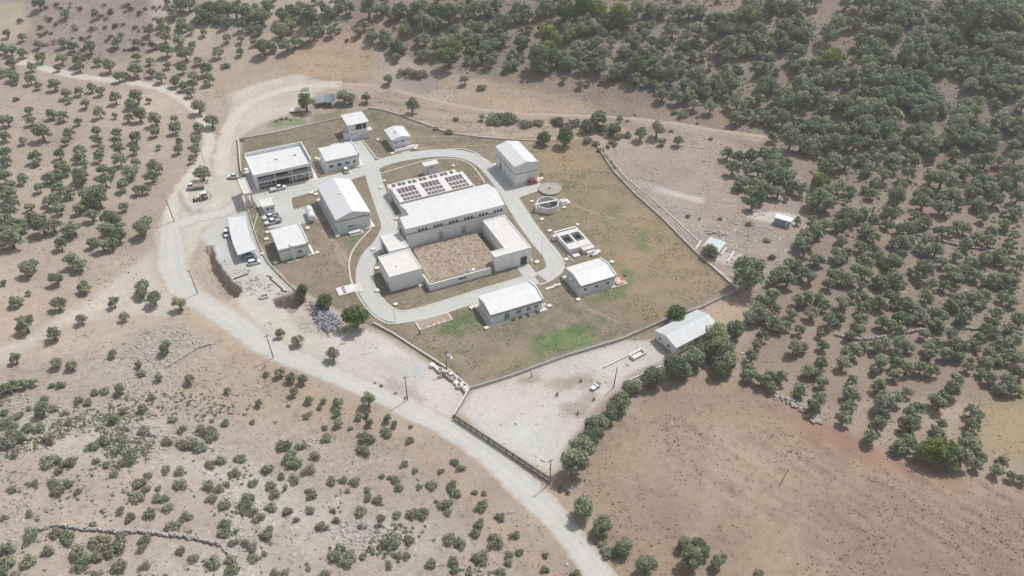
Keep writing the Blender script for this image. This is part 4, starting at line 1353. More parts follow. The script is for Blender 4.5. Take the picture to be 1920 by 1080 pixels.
HALL = F

# ---- open filter basin behind the hall
def cell_deck(mbs, xs, ys, solid, z1, z_floor, mbw):
    for a in range(len(xs) - 1):
        for b in range(len(ys) - 1):
            if solid(a, b):
                mbs.box(xs[a], xs[a + 1], ys[b], ys[b + 1], -0.5, z1)
            else:
                mbs.box(xs[a], xs[a + 1], ys[b], ys[b + 1], -0.5, z_floor - 0.05)
                mbw.add([(xs[a], ys[b], z_floor), (xs[a + 1], ys[b], z_floor), (xs[a + 1], ys[b + 1], z_floor), (xs[a], ys[b + 1], z_floor)], [(0, 1, 2, 3)])


F = Frame((749.4, 380.5), (890, 345.5), (732.5, 352.5), (865, 321.5), 4.0)
t = thing('filter_basin', 'raised concrete filter basin with rows of dark open cells behind the main hall', 'filter basin', F.loc, F.rz)
L, W = F.L, F.W
xs = [0.0]; xo = []
for g0, g1 in ((0.06, 0.305), (0.385, 0.63), (0.715, 0.955)):
    xs.append(g0 * L)
    w = (g1 - g0) * L
    for k in range(5):
        a = xs[-1]; xs.append(a + w / 5 * 0.9); xo.append(len(xs) - 2)
        if k < 4:
            xs.append(a + w / 5)
xs.append(L)
ys = [0.0]; yo = []
for r0, r1 in ((0.04, 0.22), (0.265, 0.48), (0.53, 0.86)):
    ys += [r0 * W, r1 * W]; yo.append(len(ys) - 2)
ys.append(W)
mbs, mbw = MB(), MB()
cell_deck(mbs, xs, ys, lambda a, b: not (a in xo and b in yo), 4.0, 2.2, mbw)
mbs.build('deck', M['conc_w'], t)
mbw.build('water', M['water'], t)
mb = MB()
for g0, g1 in ((0.06, 0.305), (0.385, 0.63), (0.715, 0.955)):
    mb = MB()
    for r in np.linspace(0.56, 0.80, 4):
        mb.box(g0 * L, g1 * L - 0.3, r * W - 0.04, r * W + 0.04, 3.5, 3.58)
    mb.build('trough', M['metal'], t)
xs2 = [-0.3]; xo2 = []
for a in (0.03, 0.115, 0.175, 0.265, 0.33, 0.425, 0.485, 0.585, 0.645, 0.74, 0.80, 0.89):
    xs2 += [a * L * 0.93 + 0.3, (a + 0.052) * L * 0.93 + 0.3]; xo2.append(len(xs2) - 2)
xs2.append(L * 0.93)
ys2 = [W + 0.01, W + 0.35, W + 2.75, W + 3.2]
mbs, mbw = MB(), MB()
cell_deck(mbs, xs2, ys2, lambda a, b: not (a in xo2 and b == 1), 3.6, 2.2, mbw)
mbs.build('inlet_channel', M['conc_w'], t)
mbw.build('channel_water', M['water'], t)
mb = MB()
for k in range(6):
    x = L * 0.93 * (0.095 + 0.155 * k)
    mb.tube((x, W + 1.3, 3.6), (x, W + 1.3, 4.3), 0.09).tube((x - 0.28, W + 1.3, 4.3), (x + 0.28, W + 1.3, 4.3), 0.05)
mb.build('valve', M['frame'], t)
mb = MB().box(L * 0.16, L * 0.46, W + 3.21, W + 5.2, -0.4, 2.4).box(L * 0.10, L * 0.2, W + 3.21, W + 4.4, -0.4, 1.2).box(L * 0.24, L * 0.40, W + 5.21, W + 6.4, -0.4, 1.8).box(L * 0.08, L * 0.14, W + 4.6, W + 6.2, -0.4, 1.0)
mb.box(L * 0.66, L * 0.88, W + 3.21, W + 4.0, -0.4, 2.2).box(L * 0.92, L * 0.97, W + 3.3, W + 4.4, -0.4, 1.4)
mb.build('inlet_chamber', M['conc_w'], t)
for q in ((L + 0.01, L + 1.9, 0.5, W * 0.45, -0.4, 1.2), (-1.4, -0.31, W - 1.6, W - 0.6, -0.4, 1.6), (-1.2, -0.01, W * 0.75, W * 0.82, -0.4, 2.0)):
    MB().box(*q).build('side_block', M['conc'], t)
mb = MB()
for y in np.linspace(0.4, W - 0.4, 6):
    mb.tube((-0.0 + 0.1, y, 4.0), (0.1, y, 5.0), 0.03, n=5)
mb.tube((0.1, 0.4, 5.0), (0.1, W - 0.4, 5.0), 0.03, n=5)
mb.build('railing', M['frame'], t)

F = Frame((795, 312.5), (823.3, 306), (790.8, 305), (817.5, 298.8), 4.2)
t = thing('dosing_kiosk', 'small white kiosk with flat roof at the back of the filter basin', 'kiosk', F.loc, F.rz)
MB().box(0.15, F.L - 0.15, 0.15, F.W - 0.15, -0.3, 3.95).build('wall', M['white'], t)
MB().box(0, F.L, 0, F.W, 3.96, 4.2).build('roof', M['membrane'], t)
door(t, F, 'front', 0.6, 1.5, 3.2, 0.15); window(t, F, 'front', 2.4, 3.4, 2.6, 3.4, 0.15)


# ---- flat-roofed annexes round the courtyard
def flat_block(F, h, name, label, cat, outline=None, rim=0.35, edge='white', wall='wall'):
    t = thing(name, label, cat, F.loc, F.rz)
    if outline is None:
        outline = [(0, 0), (F.L, 0), (F.L, F.W), (0, F.W)]
    MB().prism(outline, -0.5, h - 0.36).build('wall', M[wall], t)
    n = len(outline)
    inner = []
    for k in range(n):
        p0 = Vector(outline[k - 1]); p1 = Vector(outline[k]); p2 = Vector(outline[(k + 1) % n])
        d0 = (p1 - p0).normalized(); d1 = (p2 - p1).normalized()
        n0 = Vector((-d0.y, d0.x)); n1 = Vector((-d1.y, d1.x))
        q = p1 + (n0 + n1) * (rim / (1 + n0.dot(n1)))
        inner.append((q.x, q.y))
    from mathutils.geometry import tessellate_polygon
    r = MB(); r.prism(inner, h - 0.355, h - 0.22); r.build('roof', M['membrane'], t)
    mb = MB()
    for k in range(n):
        a, b = outline[k], outline[(k + 1) % n]; c, d = inner[(k + 1) % n], inner[k]
        mb.hexa([(a[0], a[1], h - 0.358), (b[0], b[1], h - 0.358), (c[0], c[1], h - 0.358), (d[0], d[1], h - 0.358)],
                [(a[0], a[1], h), (b[0], b[1], h), (c[0], c[1], h), (d[0], d[1], h)])
    mb.build('parapet', M[edge], t)
    return t


F = Frame((731.2, 519.2), (791.7, 502.5), (707.5, 480.8), (767.5, 465.8), 5.8)
t = flat_block(F, 5.8, 'annex_building', 'flat cream-roofed block at the front left of the courtyard', 'annex building')
door(t, F, 'front', F.L * 0.85, F.L * 0.95, 2.3, 0.0, 'wall2'); window(t, F, 'left', 1.0, 2.2, 1.4, 2.6, 0.0)
downpipe(t, F, 'front', 0.4, 5.3, 0.0)
MB().box(F.L * 0.82, F.L * 0.98, -1.4, -0.05, -0.2, 0.3).build('step', M['conc_w'], t)
mb = MB().tube((F.L * 0.35, F.W * 0.4, 5.5), (F.L * 0.35, F.W * 0.4, 5.9), 0.3, n=14); mb.build('roof_vent', M['membrane'], t)
F2 = Frame((729.0, 472.2), (765.5, 462.5), (712.5, 440), (747.5, 431.2), 5.6)
t = flat_block(F2, 5.6, 'annex_building', 'lower flat-roofed block between the main hall and the front left annex, slatted left wall', 'annex building')
mb = MB()
for k in range(12):
    face_box(mb, F2, 'left', 1.0 + k * 0.55, 1.25 + k * 0.55, 1.0, 4.3, 0.06, 0.02, 0.0)
mb.build('louvre', M['band'], t)
F = Frame((940.5, 478.4), (997.5, 463.3), (901.7, 415), (945, 401.7), 5.8)
F = Frame((957.0, 474.0), (997.5, 463.3), (901.7, 414.2), (944.5, 402.2), 5.8)
p1 = F.loc_of(927.5, 481.7, 5.8); p2 = F.loc_of(920, 471.0, 5.8); p3 = F.loc_of(941.0, 465.8, 5.8)
ol = [(p1[0], 0.0), (F.L, 0.0), (F.L, F.W), (0.0, F.W), (0.0, p3[1]), (p1[0], p3[1])]
t = flat_block(F, 5.8, 'annex_building', 'large L-shaped cream-roofed block with dark vehicle door, right of the courtyard', 'annex building', ol)
mb = MB(); face_box(mb, F, 'front', F.L * 0.52, F.L * 0.80, 0.0, 3.0, 0.04, 0.02, 0.0)
d = mb.build('vehicle_door', M['glass'], t)
hb = MB(); face_box(hb, F, 'front', F.L * 0.52, F.L * 0.80, 3.0, 4.4, 0.03, 0.02, 0.0); hb.build('door_box', M['wall2'], d)
hb = MB(); face_box(hb, F, 'front', F.L * 0.64, F.L * 0.68, 4.6, 4.9, 0.25, 0.02, 0.0); hb.build('lamp', M['frame'], t)
downpipe(t, F, 'front', F.L * 0.15, 5.3, 0.0)
MB().box(F.L + 0.02, F.L + 0.9, 0.5, F.W, -0.3, 0.1).build('walkway', M['conc'], t)


# ---- courtyard: walled bed of raised soil
def courtyard():
    zf = 1.9
    pts = P(np.array([775, 892.5, 919, 923, 806.5, 797.5]), np.array([465.5, 436.0, 469, 497.5, 529, 514.0]), zf)
    lo = pts.min(0); hi = pts.max(0)
    n = 90
    gx = np.linspace(lo[0] - 0.5, hi[0] + 0.5, n); gy = np.linspace(lo[1] - 0.5, hi[1] + 0.5, n)
    ax, ay = np.meshgrid(gx, gy, indexing='ij')
    d = poly_sd(ax, ay, pts)
    z = zf + 0.5 * (fbm(ax, ay, 3.0, 21, 4) - 0.5) + 0.35 * (fbm(ax, ay, 1.2, 8, 2) - 0.5)
    z = np.where(d < 0, z, zf - 2.2 * sstep(0, 0.8, d))
    mb = MB()
    mb.add(np.stack([ax.ravel(), ay.ravel(), z.ravel()], -1), [(i * n + j, (i + 1) * n + j, (i + 1) * n + j + 1, i * n + j + 1) for i in range(n - 1) for j in range(n - 1) if d[i, j] < 1.0 and d[i + 1, j + 1] < 1.0])
    structure(mb.build('courtyard_ground', M['soil'], smooth=True))
    W0 = P(np.array([793.5, 805.5, 920]), np.array([514.5, 533.0, 501.5]), 2.6)
    c = W0[1]
    t = thing('courtyard_wall', 'low pale retaining wall along the front of the raised soil courtyard', 'retaining wall', (c[0], c[1], 0))
    W0 = W0 - c
    mb = MB()
    for a, b in ((W0[0], W0[1]), (W0[1], W0[2])):
        dd = (b - a) / np.linalg.norm(b - a); nn = np.array([-dd[1], dd[0]]) * 0.16
        a = a - dd * 0.1; b = b + dd * 0.1
        mb.hexa([(a[0] + nn[0], a[1] + nn[1], -0.4), (a[0] - nn[0], a[1] - nn[1], -0.4), (b[0] - nn[0], b[1] - nn[1], -0.4), (b[0] + nn[0], b[1] + nn[1], -0.4)],
                [(a[0] + nn[0], a[1] + nn[1], 2.6), (a[0] - nn[0], a[1] - nn[1], 2.6), (b[0] - nn[0], b[1] - nn[1], 2.6), (b[0] + nn[0], b[1] + nn[1], 2.6)])
    mb.build('wall', M['wall'], t)
    q = W0[1] * 0.40 + W0[2] * 0.60; e = (W0[2] - W0[1]) / np.linalg.norm(W0[2] - W0[1]); nn = np.array([e[1], -e[0]])
    mb = MB()
    a = q - e * 2.6 + nn * 0.17; b = q - e * 0.2 + nn * 0.17
    mb.hexa([(a[0], a[1], 1.3), (a[0] + nn[0] * 0.1, a[1] + nn[1] * 0.1, 1.3), (b[0] + nn[0] * 0.1, b[1] + nn[1] * 0.1, 1.3), (b[0], b[1], 1.3)],
            [(a[0], a[1], 1.9), (a[0] + nn[0] * 0.1, a[1] + nn[1] * 0.1, 1.9), (b[0] + nn[0] * 0.1, b[1] + nn[1] * 0.1, 1.9), (b[0], b[1], 1.9)])
    mb.build('grille', M['band'], t)
    # plank path across the soil
    a = P(846.5, 453.5, 2.1); b = P(880, 497.5, 2.1)
    t2 = thing('garden_path', 'narrow pale kerb line crossing the raised soil courtyard', 'kerb line', (a[0], a[1], 0))
    d2 = b - a; e = d2 / np.linalg.norm(d2); nn = np.array([-e[1], e[0]]) * 0.10
    b = d2
    MB().hexa([(nn[0], nn[1], 1.2), (-nn[0], -nn[1], 1.2), (b[0] - nn[0], b[1] - nn[1], 1.2), (b[0] + nn[0], b[1] + nn[1], 1.2)],
              [(nn[0], nn[1], 2.03), (-nn[0], -nn[1], 2.03), (b[0] - nn[0], b[1] - nn[1], 2.03), (b[0] + nn[0], b[1] + nn[1], 2.03)]).build('edge_stone', M['conc'], t2)
    q = P(885, 506.5, 2.3)
    t3 = thing('hatch_box', 'white hatch box with dark opening in the courtyard corner', 'hatch box', (q[0], q[1], 0), AXIS)
    MB().box(-1.0, 1.0, -0.5, 0.5, 1.2, 2.5).build('body', M['conc_w'], t3)
    MB().box(-0.8, 0.0, -0.25, 0.25, 2.45, 2.53).build('opening', M['glass'], t3)
courtyard()

# ---- tall store building, upper right of the plant
F = Frame((965.8, 314.5), (1010, 304), (928.7, 275), (972.5, 264), 7.6)
t = thing('store_building', 'tall white-roofed gabled building with white downpipes, red car parked at its front', 'store building', F.loc, F.rz)
gable_walls(F, 7.6, 1.3, 'y').build('wall', M['wall'], t)
gable_roof(F, 7.6, 1.3, 'y').build('roof', M['roof_y'], t)
MB().box(0.24, F.L - 0.24, 0.22, 0.3, 4.6, 8.2).build('gable_cladding', M['wall2'], t)
band_parts(t, F, 4.3, 4.55, out=0.06)
for k in (0.02, 0.3, 0.55, 0.8, 0.97):
    downpipe(t, F, 'left', 0.3 + (F.W - 0.6) * k, 7.3)
door(t, F, 'left', F.W * 0.72, F.W * 0.8, 2.6, m='band')
mb = MB(); face_box(mb, F, 'front', F.L * 0.54, F.L * 0.9, 0.0, 4.0, 0.05, 0.02, 0.3); mb.build('roller_door', M['wall2'], t)
MB().box(F.L + 0.05, F.L + 1.5, F.W * 0.55, F.W * 0.75, -0.3, 5.0).build('side_tower', M['white'], t)
window(t, F, 'front', F.L * 0.15, F.L * 0.3, 5.2, 6.4)
apron(t, F, 0.9)

# ---- lower right buildings
F = Frame((1088.3, 536.7), (1154, 517.5), (1061.7, 502.5), (1127.5, 481.7), 3.7)
t = thing('laboratory_building', 'white-roofed building with dark square windows, front right, beside the red-white steps', 'laboratory building', F.loc, F.rz)
gable_walls(F, 3.7, 1.1).build('wall', M['wall'], t)
gable_roof(F, 3.7, 1.1).build('roof', M['roof'], t)
gable_parapet(t, F, 3.7, 1.1, 'right')
band_parts(t, F, 2.75, 3.0, ('front', 'left'), out=0.05)
for a in (0.1, 0.41, 0.72):
    window(t, F, 'front', F.L * a, F.L * a + 1.1, 1.1, 2.1)
for a in (0.16, 0.5, 0.8):
    window(t, F, 'left', F.W * a, F.W * a + 0.9, 1.2, 2.1)
door(t, F, 'front', F.L * 0.57, F.L * 0.64, 2.1, m='wall2')
mb = MB()
for k in range(3):
    mb.box(F.L + 0.05, F.L + 2.2 + 0.7 * k, -0.8, 2.6 - 0.2 * k, -0.3 + 0.0 * k, 0.75 - 0.25 * k)
mb.build('step', M['pink'], t)
MB().box(F.L - 1.5, F.L + 3.6, -1.1, -0.81, -0.3, 0.35).box(F.L + 1.0, F.L + 1.8, 0.4, 1.2, 0.75, 0.8).build('step_edge', M['conc_w'], t)
apron(t, F, 0.7)
F = Frame((918.3, 591.7), (1018.3, 561.7), (896.7, 555.8), (993.3, 525.8), 3.6)
t = thing('blower_building', 'long white-roofed building with blue-grey windows at the front of the ring road', 'blower building', F.loc, F.rz)
gable_walls(F, 3.6, 1.2).build('wall', M['wall'], t)
gable_roof(F, 3.6, 1.2).build('roof', M['roof'], t)
gable_parapet(t, F, 3.6, 1.2, 'right')
band_parts(t, F, 2.6, 2.9, ('front', 'left'), out=0.05)
for a, w in ((0.26, 1.7), (0.49, 1.5), (0.68, 1.3), (0.83, 1.3)):
    window(t, F, 'front', F.L * a, F.L * a + w, 0.9 if a > 0.3 else 0.3, 2.3, glass='glass_blue')
door(t, F, 'left', F.W * 0.4, F.W * 0.58, 2.2, m='wall2')
window(t, F, 'left', F.W * 0.68, F.W * 0.82, 1.2, 2.0)
apron(t, F, 0.9)
mb = MB()
mb.tube((F.L + 0.8, 1.0, 0.0), (F.L + 0.8, 1.0, 0.9), 0.35, n=12)
mb.build('standpipe', M['conc_w'], t)

# ---- clarifier, covered tank and pit by the store building
c = P(1026.9, 379.5, 2.4); R = 3.85
t = thing('clarifier', 'round open concrete tank with a white bridge across it', 'clarifier tank', (c[0], c[1], 0))
MB().ring(0, 0, R - 0.32, R, -0.3, 2.4, 64).build('wall', M['conc_w'], t, smooth=False)
MB().disc(0, 0, R - 0.3, 0.7, 48).build('water', M['water_g'], t)
a = P(1002.5, 384, 2.45) - c; b = P(1046, 375, 2.45) - c
e = (b - a) / np.linalg.norm(b - a); nn = np.array([-e[1], e[0]]) * 0.42
MB().hexa([(a[0] + nn[0], a[1] + nn[1], 2.42), (a[0] - nn[0], a[1] - nn[1], 2.42), (b[0] - nn[0], b[1] - nn[1], 2.42), (b[0] + nn[0], b[1] + nn[1], 2.42)],
          [(a[0] + nn[0], a[1] + nn[1], 2.62), (a[0] - nn[0], a[1] - nn[1], 2.62), (b[0] - nn[0], b[1] - nn[1], 2.62), (b[0] + nn[0], b[1] + nn[1], 2.62)]).build('bridge', M['conc_w'], t)
mb = MB()
for s in (1, -1):
    for k in np.linspace(0.05, 0.95, 7):
        q = a + (b - a) * k + nn * s * 0.95
        mb.tube((q[0], q[1], 2.6), (q[0], q[1], 3.5), 0.03, n=5)
    q0 = a + (b - a) * 0.05 + nn * s * 0.95; q1 = a + (b - a) * 0.95 + nn * s * 0.95
    mb.tube((q0[0], q0[1], 3.5), (q1[0], q1[1], 3.5), 0.03, n=5)
mb.build('railing', M['frame'], t)
MB().tube((0, 0, 0.6), (0, 0, 2.5), 0.35, n=14).build('drive_column', M['conc_w'], t)
for k in (-1.2, 0.0, 1.3):
    q = nn / 0.42 * (2.0 + 0.25 * k)
    w = math.sqrt(max(0.1, (R - 0.5) ** 2 - (2.0 + 0.25 * k) ** 2)) * 0.8
    MB().tube((q[0] - e[0] * w, q[1] - e[1] * w, 1.5), (q[0] + e[0] * w, q[1] + e[1] * w, 1.5), 0.07, n=6).build('scraper_arm', M['metal'], t)
mb = MB()
p0 = P(1004, 386, 2.4) - c; p1 = P(1014.5, 398.5, 0.0) - c
for k in range(9):
    q0 = p0 + (p1 - p0) * k / 9; q1 = p0 + (p1 - p0) * (k + 1) / 9
    dd = (p1 - p0) / np.linalg.norm(p1 - p0); n2 = np.array([-dd[1], dd[0]]) * 0.5
    zt = 2.4 * (1 - k / 9)
    mb.hexa([(q0[0] + n2[0], q0[1] + n2[1], -0.2), (q0[0] - n2[0], q0[1] - n2[1], -0.2), (q1[0] - n2[0], q1[1] - n2[1], -0.2), (q1[0] + n2[0], q1[1] + n2[1], -0.2)],
            [(q0[0] + n2[0], q0[1] + n2[1], zt), (q0[0] - n2[0], q0[1] - n2[1], zt), (q1[0] - n2[0], q1[1] - n2[1], zt), (q1[0] + n2[0], q1[1] + n2[1], zt)])
mb.build('stair', M['conc_w'], t)
c = P(1031.5, 353, 0.6)
t = thing('covered_tank', 'low round tank with a weathered grey concrete cover behind the open clarifier', 'covered tank', (c[0], c[1], 0))
MB().ring(0, 0, 0.02, 4.2, -0.3, 0.6, 44).build('cover', M['cover'], t)
MB().box(-0.5, 0.3, -0.4, 0.4, 0.58, 0.8).build('hatch', M['band'], t)
MB().ring(0, 0, 3.98, 4.22, 0.605, 0.68, 44).build('rim', M['cover'], t)
c = P(1058, 378.5, 0.2)
t = thing('valve_pit', 'small concrete pad with a white slotted box right of the clarifier', 'valve pit', (c[0], c[1], 0), AXIS)
MB().box(-1.7, 1.9, -1.4, 1.4, -0.3, 0.22).build('slab', M['conc_w'], t)
MB().box(-1.3, 0.7, -1.0, 0.9, 0.221, 1.0).build('box', M['white'], t)
MB().box(-0.8, 0.4, -0.15, 0.25, 0.97, 1.03).build('opening', M['glass'], t)

# ---- rectangular settling basin
F = Frame((1067.5, 468.3), (1109.6, 456.7), (1038.7, 434.2), (1079.2, 423), 2.0)
t = thing('settling_basin', 'rectangular concrete basin with two dark square pools, between clarifier and laboratory', 'settling basin', F.loc, F.rz)
L, W = F.L, F.W
xs = [0, 0.07 * L, 0.46 * L, 0.53 * L, 0.92 * L, L]
ys = [0, 0.28 * W, 0.72 * W, 0.86 * W, 0.95 * W, W]
mbs, mbw = MB(), MB()
cell_deck(mbs, xs, ys, lambda a, b: not ((a in (1, 3) and b == 1)), 2.0, 0.7, mbw)
mbs.build('deck', M['conc_w'], t)
mbw.build('water', M['water'], t)
MB().box(0.05 * L, 0.95 * L, W * 0.885, W * 0.94, 2.0, 2.025).build('channel', M['band'], t)
mb = MB().box(L * 0.07, L * 0.46, W * 0.32, W * 0.335, 1.9, 2.05).box(L * 0.53, L * 0.92, W * 0.32, W * 0.335, 1.9, 2.05)
mb.tube((L * 0.6, W * 0.5, 0.7), (L * 0.6, W * 0.5, 2.4), 0.08).tube((L * 0.5, W * 0.2, 2.0), (L * 0.5, W * 0.2, 2.9), 0.1)
mb.build('pipe', M['frame'], t)
mb = MB().box(L * 0.5, L * 1.02, -1.8, -0.01, -0.3, 1.7).box(L * 0.62, L * 0.98, -2.8, -1.81, -0.3, 1.0).box(L * 0.06, L * 0.34, -2.4, -0.8, -0.3, 0.5).box(L * 1.0, L * 1.18, -3.6, -1.9, -0.3, 0.6).box(-1.2, -0.01, W * 0.78, W * 0.88, -0.3, 1.8).box(L * 0.75, L * 0.98, -4.4, -3.1, -0.3, 0.8)
mb.build('outlet_chamber', M['conc_w'], t)
mb = MB()
for k in range(6):
    mb.box(L * 0.55 + 0.45 * k, L * 0.55 + 0.45 * (k + 1), -3.6, -2.81, -0.3, 0.25 * k + 0.2)
mb.build('stair', M['conc'], t)
MB().box(-0.9, -0.6, -4.5, W * 0.7, -0.3, 0.3).build('kerb', M['conc'], t)

# ---- barn outside the fence
F = Frame((1267.5, 652.5), (1347.5, 612.3), (1227.5, 620), (1307.5, 579.5), 3.0, axis=None)
t = thing('barn', 'long barn with plain pale grey gable roof outside the plant fence', 'barn', F.loc, F.rz)
gable_walls(F, 3.0, 1.3).build('wall', M['wall'], t)
gable_roof(F, 3.0, 1.3).build('roof', M['grey_roof'], t)
for a in (0.3, 0.7):
    window(t, F, 'left', F.W * a, F.W * a + 0.9, 1.0, 1.9)
for k in range(6):
    window(t, F, 'front', 2 + k * 2.9, 3.2 + k * 2.9, 1.1, 1.9)
door(t, F, 'front', F.L * 0.45, F.L * 0.52, 2.1, m='band')

# ---- sheds outside the fence
F = Frame((1318, 460), (1348, 473), (1330.8, 445), (1361.7, 453.3), 2.6, axis=None)
t = thing('shed', 'small shed with flat pale green sheet roof under a tree, beyond the right fence', 'shed', F.loc, F.rz)
MB().box(0.25, F.L - 0.25, 0.25, F.W - 0.25, -0.5, 2.38).build('wall', M['wall2'], t)
MB().hexa([(0, 0, 2.4), (F.L, 0, 2.4), (F.L, F.W, 2.55), (0, F.W, 2.55)], [(0, 0, 2.5), (F.L, 0, 2.5), (F.L, F.W, 2.65), (0, F.W, 2.65)]).build('roof', M['green_roof'], t)
door(t, F, 'front', 1.0, 1.9, 2.0, 0.25); window(t, F, 'front', 2.8, 3.8, 1.0, 1.8, 0.25)
F = Frame((1451.7, 407), (1482.5, 416.5), (1456.5, 400), (1488, 408.5), 2.6, axis=None)
t = thing('shed', 'pale blue cabin with two small windows and white roof at the olive grove edge', 'cabin', F.loc, F.rz)
MB().box(0.2, F.L - 0.2, 0.2, F.W - 0.2, -0.5, 2.4).build('wall', M['blue_wall'], t)
MB().box(0, F.L, 0, F.W, 2.41, 2.6).build('roof', M['white'], t)
MB().box(F.L - 0.19, F.L + 0.05, 0.1, F.W - 0.1, -0.3, 2.4).build('end_panel', M['white'], t)
for k in range(2):
    window(t, F, 'front', 1.0 + 1.9 * k, 1.8 + 1.9 * k, 1.4, 2.0, 0.2, bars=0)
door(t, F, 'front', F.L - 1.6, F.L - 0.8, 1.95, 0.2, 'white')
F = Frame((592.5, 192.5), (609, 190.6), (593, 183), (607.5, 179), 2.5, axis=None)
t = thing('shelter', 'open shelter with blue-grey sheet roof between two trees at the dirt yard', 'shelter', F.loc, F.rz)
MB().hexa([(0, 0, 2.2), (F.L, 0, 2.3), (F.L, F.W, 2.6), (0, F.W, 2.5)], [(0, 0, 2.28), (F.L, 0, 2.38), (F.L, F.W, 2.68), (0, F.W, 2.58)]).build('roof', M['slate'], t)
for x, y in ((0.2, 0.2), (F.L - 0.2, 0.2), (0.2, F.W - 0.2), (F.L - 0.2, F.W - 0.2)):
    MB().tube((x, y, -0.3), (x, y, 2.25 + 0.25 * (y > 1)), 0.07).build('post', M['wood'], t)
MB().box(0.6, F.L - 0.8, 1.0, 2.2, 0.0, 0.8).build('workbench', M['wood'], t)
F = Frame((610, 192.5), (627, 190.5), (608, 177), (627.5, 175.8), 2.7, axis=None)
t = thing('canopy', 'teal tarpaulin canopy on posts beside the blue-grey shelter', 'canopy', F.loc, F.rz)
mb = MB()
n = 9
vs = []
for i in range(n):
    for j in range(n):
        a, b = i / (n - 1), j / (n - 1)
        vs.append((a * F.L, b * F.W, 2.7 - 0.35 * math.sin(a * math.pi) * math.sin(b * math.pi) + 0.1 * math.sin(a * 9) * b))
mb.add(vs, [(i * n + j, (i + 1) * n + j, (i + 1) * n + j + 1, i * n + j + 1) for i in range(n - 1) for j in range(n - 1)])
mb.build('tarpaulin', M['teal'], t, smooth=True)
for x, y in ((0, 0), (F.L, 0), (0, F.W), (F.L, F.W)):
    MB().tube((x, y, -0.3), (x, y, 2.75), 0.06).build('post', M['wood'], t)
MB().box(0.8, F.L * 0.5, 0.9, 2.0, 0.0, 0.9).build('crate', M['wood'], t)
F = Frame((544, 207.5), (562, 207), (545, 203), (561.5, 201.5), 1.3, axis=None)
t = thing('lean_to', 'low lean-to with white corrugated sheet under the tree at the yard edge', 'lean-to', F.loc, F.rz)
MB().hexa([(0, 0, 0.9), (F.L, 0, 0.9), (F.L, F.W, 1.4), (0, F.W, 1.4)], [(0, 0, 1.0), (F.L, 0, 1.0), (F.L, F.W, 1.5), (0, F.W, 1.5)]).build('roof', M['roof'], t)
MB().box(0.2, F.L - 0.2, 0.5, F.W - 0.1, -0.3, 0.89).build('wall', M['wood'], t)
c = P(572.5, 167.5, 0.6)
t = thing('skip', 'small white open skip on the dirt yard behind the tree', 'skip', (c[0], c[1], 0), 0.1)
mb = MB()
for a in ((-1.7, 1.7, -1.0, -0.9), (-1.7, 1.7, 0.9, 1.0), (-1.7, -1.6, -0.9, 0.9), (1.6, 1.7, -0.9, 0.9)):
    mb.box(a[0], a[1], a[2], a[3], 0.1, 1.1)
mb.box(-1.59, 1.59, -0.89, 0.89, 0.1, 0.2)
mb.build('body', M['white'], t)

# ---- silage bunks beyond the right fence: low parallel walls
for k, (a, b, lab) in enumerate((((1352, 476), (1362, 464), 'low white bunk wall nearest the green-roofed shed'), ((1364.5, 490), (1376.5, 471), 'low white bunk wall, middle of three beside the shed'),
                                 ((1378.5, 499), (1391, 477.5), 'low white bunk wall nearest the large round tree'), ((1304, 467), (1315, 451), 'short white ramp wall left of the green-roofed shed'))):
    p0 = P(*a, 0.5); p1 = P(*b, 0.5); d = p1 - p0; ln = float(np.linalg.norm(d))
    o = MB().box(0, ln, -0.25, 0.25, -0.3, 0.6).build('bunk_wall', M['conc_w'], loc=(p0[0], p0[1], 0), rot=(0, 0, math.atan2(d[1], d[0])))
    tag(o, lab, 'wall', 'low bunk walls by the green-roofed shed')
# ------------------------------------------------------------------ vehicles
def wheel_set(root, xs, y, r, w=0.22):
    for x in xs:
        for s in (-1, 1):
            mb = MB().tube((x, s * y - s * w, r), (x, s * y, r), r, n=16)
            wv = mb.build('wheel', M['rubber'], root)
            MB().tube((x, s * y - s * 0.02, r), (x, s * y + s * 0.015, r), r * 0.55, n=12).build('rim', M['metal'], wv)


def loft(mb, stations):
    """Closed body from (x, half width bottom, half width top, z bottom, z top) stations."""
    n = len(stations)
    vs = []
    for x, wb, wt, zb, zt in stations:
        zm = zb + (zt - zb) * 0.55
        wm = max(wb, wt) * 1.02
        vs += [(x, -wb, zb), (x, wb, zb), (x, wm, zm), (x, wt, zt), (x, -wt, zt), (x, -wm, zm)]
    fs = []
    for i in range(n - 1):
        for k in range(6):
            fs.append((6 * i + k, 6 * i + (k + 1) % 6, 6 * i + 6 + (k + 1) % 6, 6 * i + 6 + k))
    fs += [(5, 4, 3, 2, 1, 0), tuple(6 * (n - 1) + k for k in range(6))]
    mb.add(vs, [f[::-1] for f in fs])


def lights(root, xf, xr, y, z):
    for s in (-1, 1):
        MB().box(xf - 0.06, xf + 0.03, s * y - 0.16, s * y + 0.16, z, z + 0.16).build('headlight', M['lamp'], root)
        MB().box(xr - 0.03, xr + 0.06, s * y - 0.12, s * y + 0.12, z + 0.05, z + 0.25).build('tail_light', M['tail'], root)


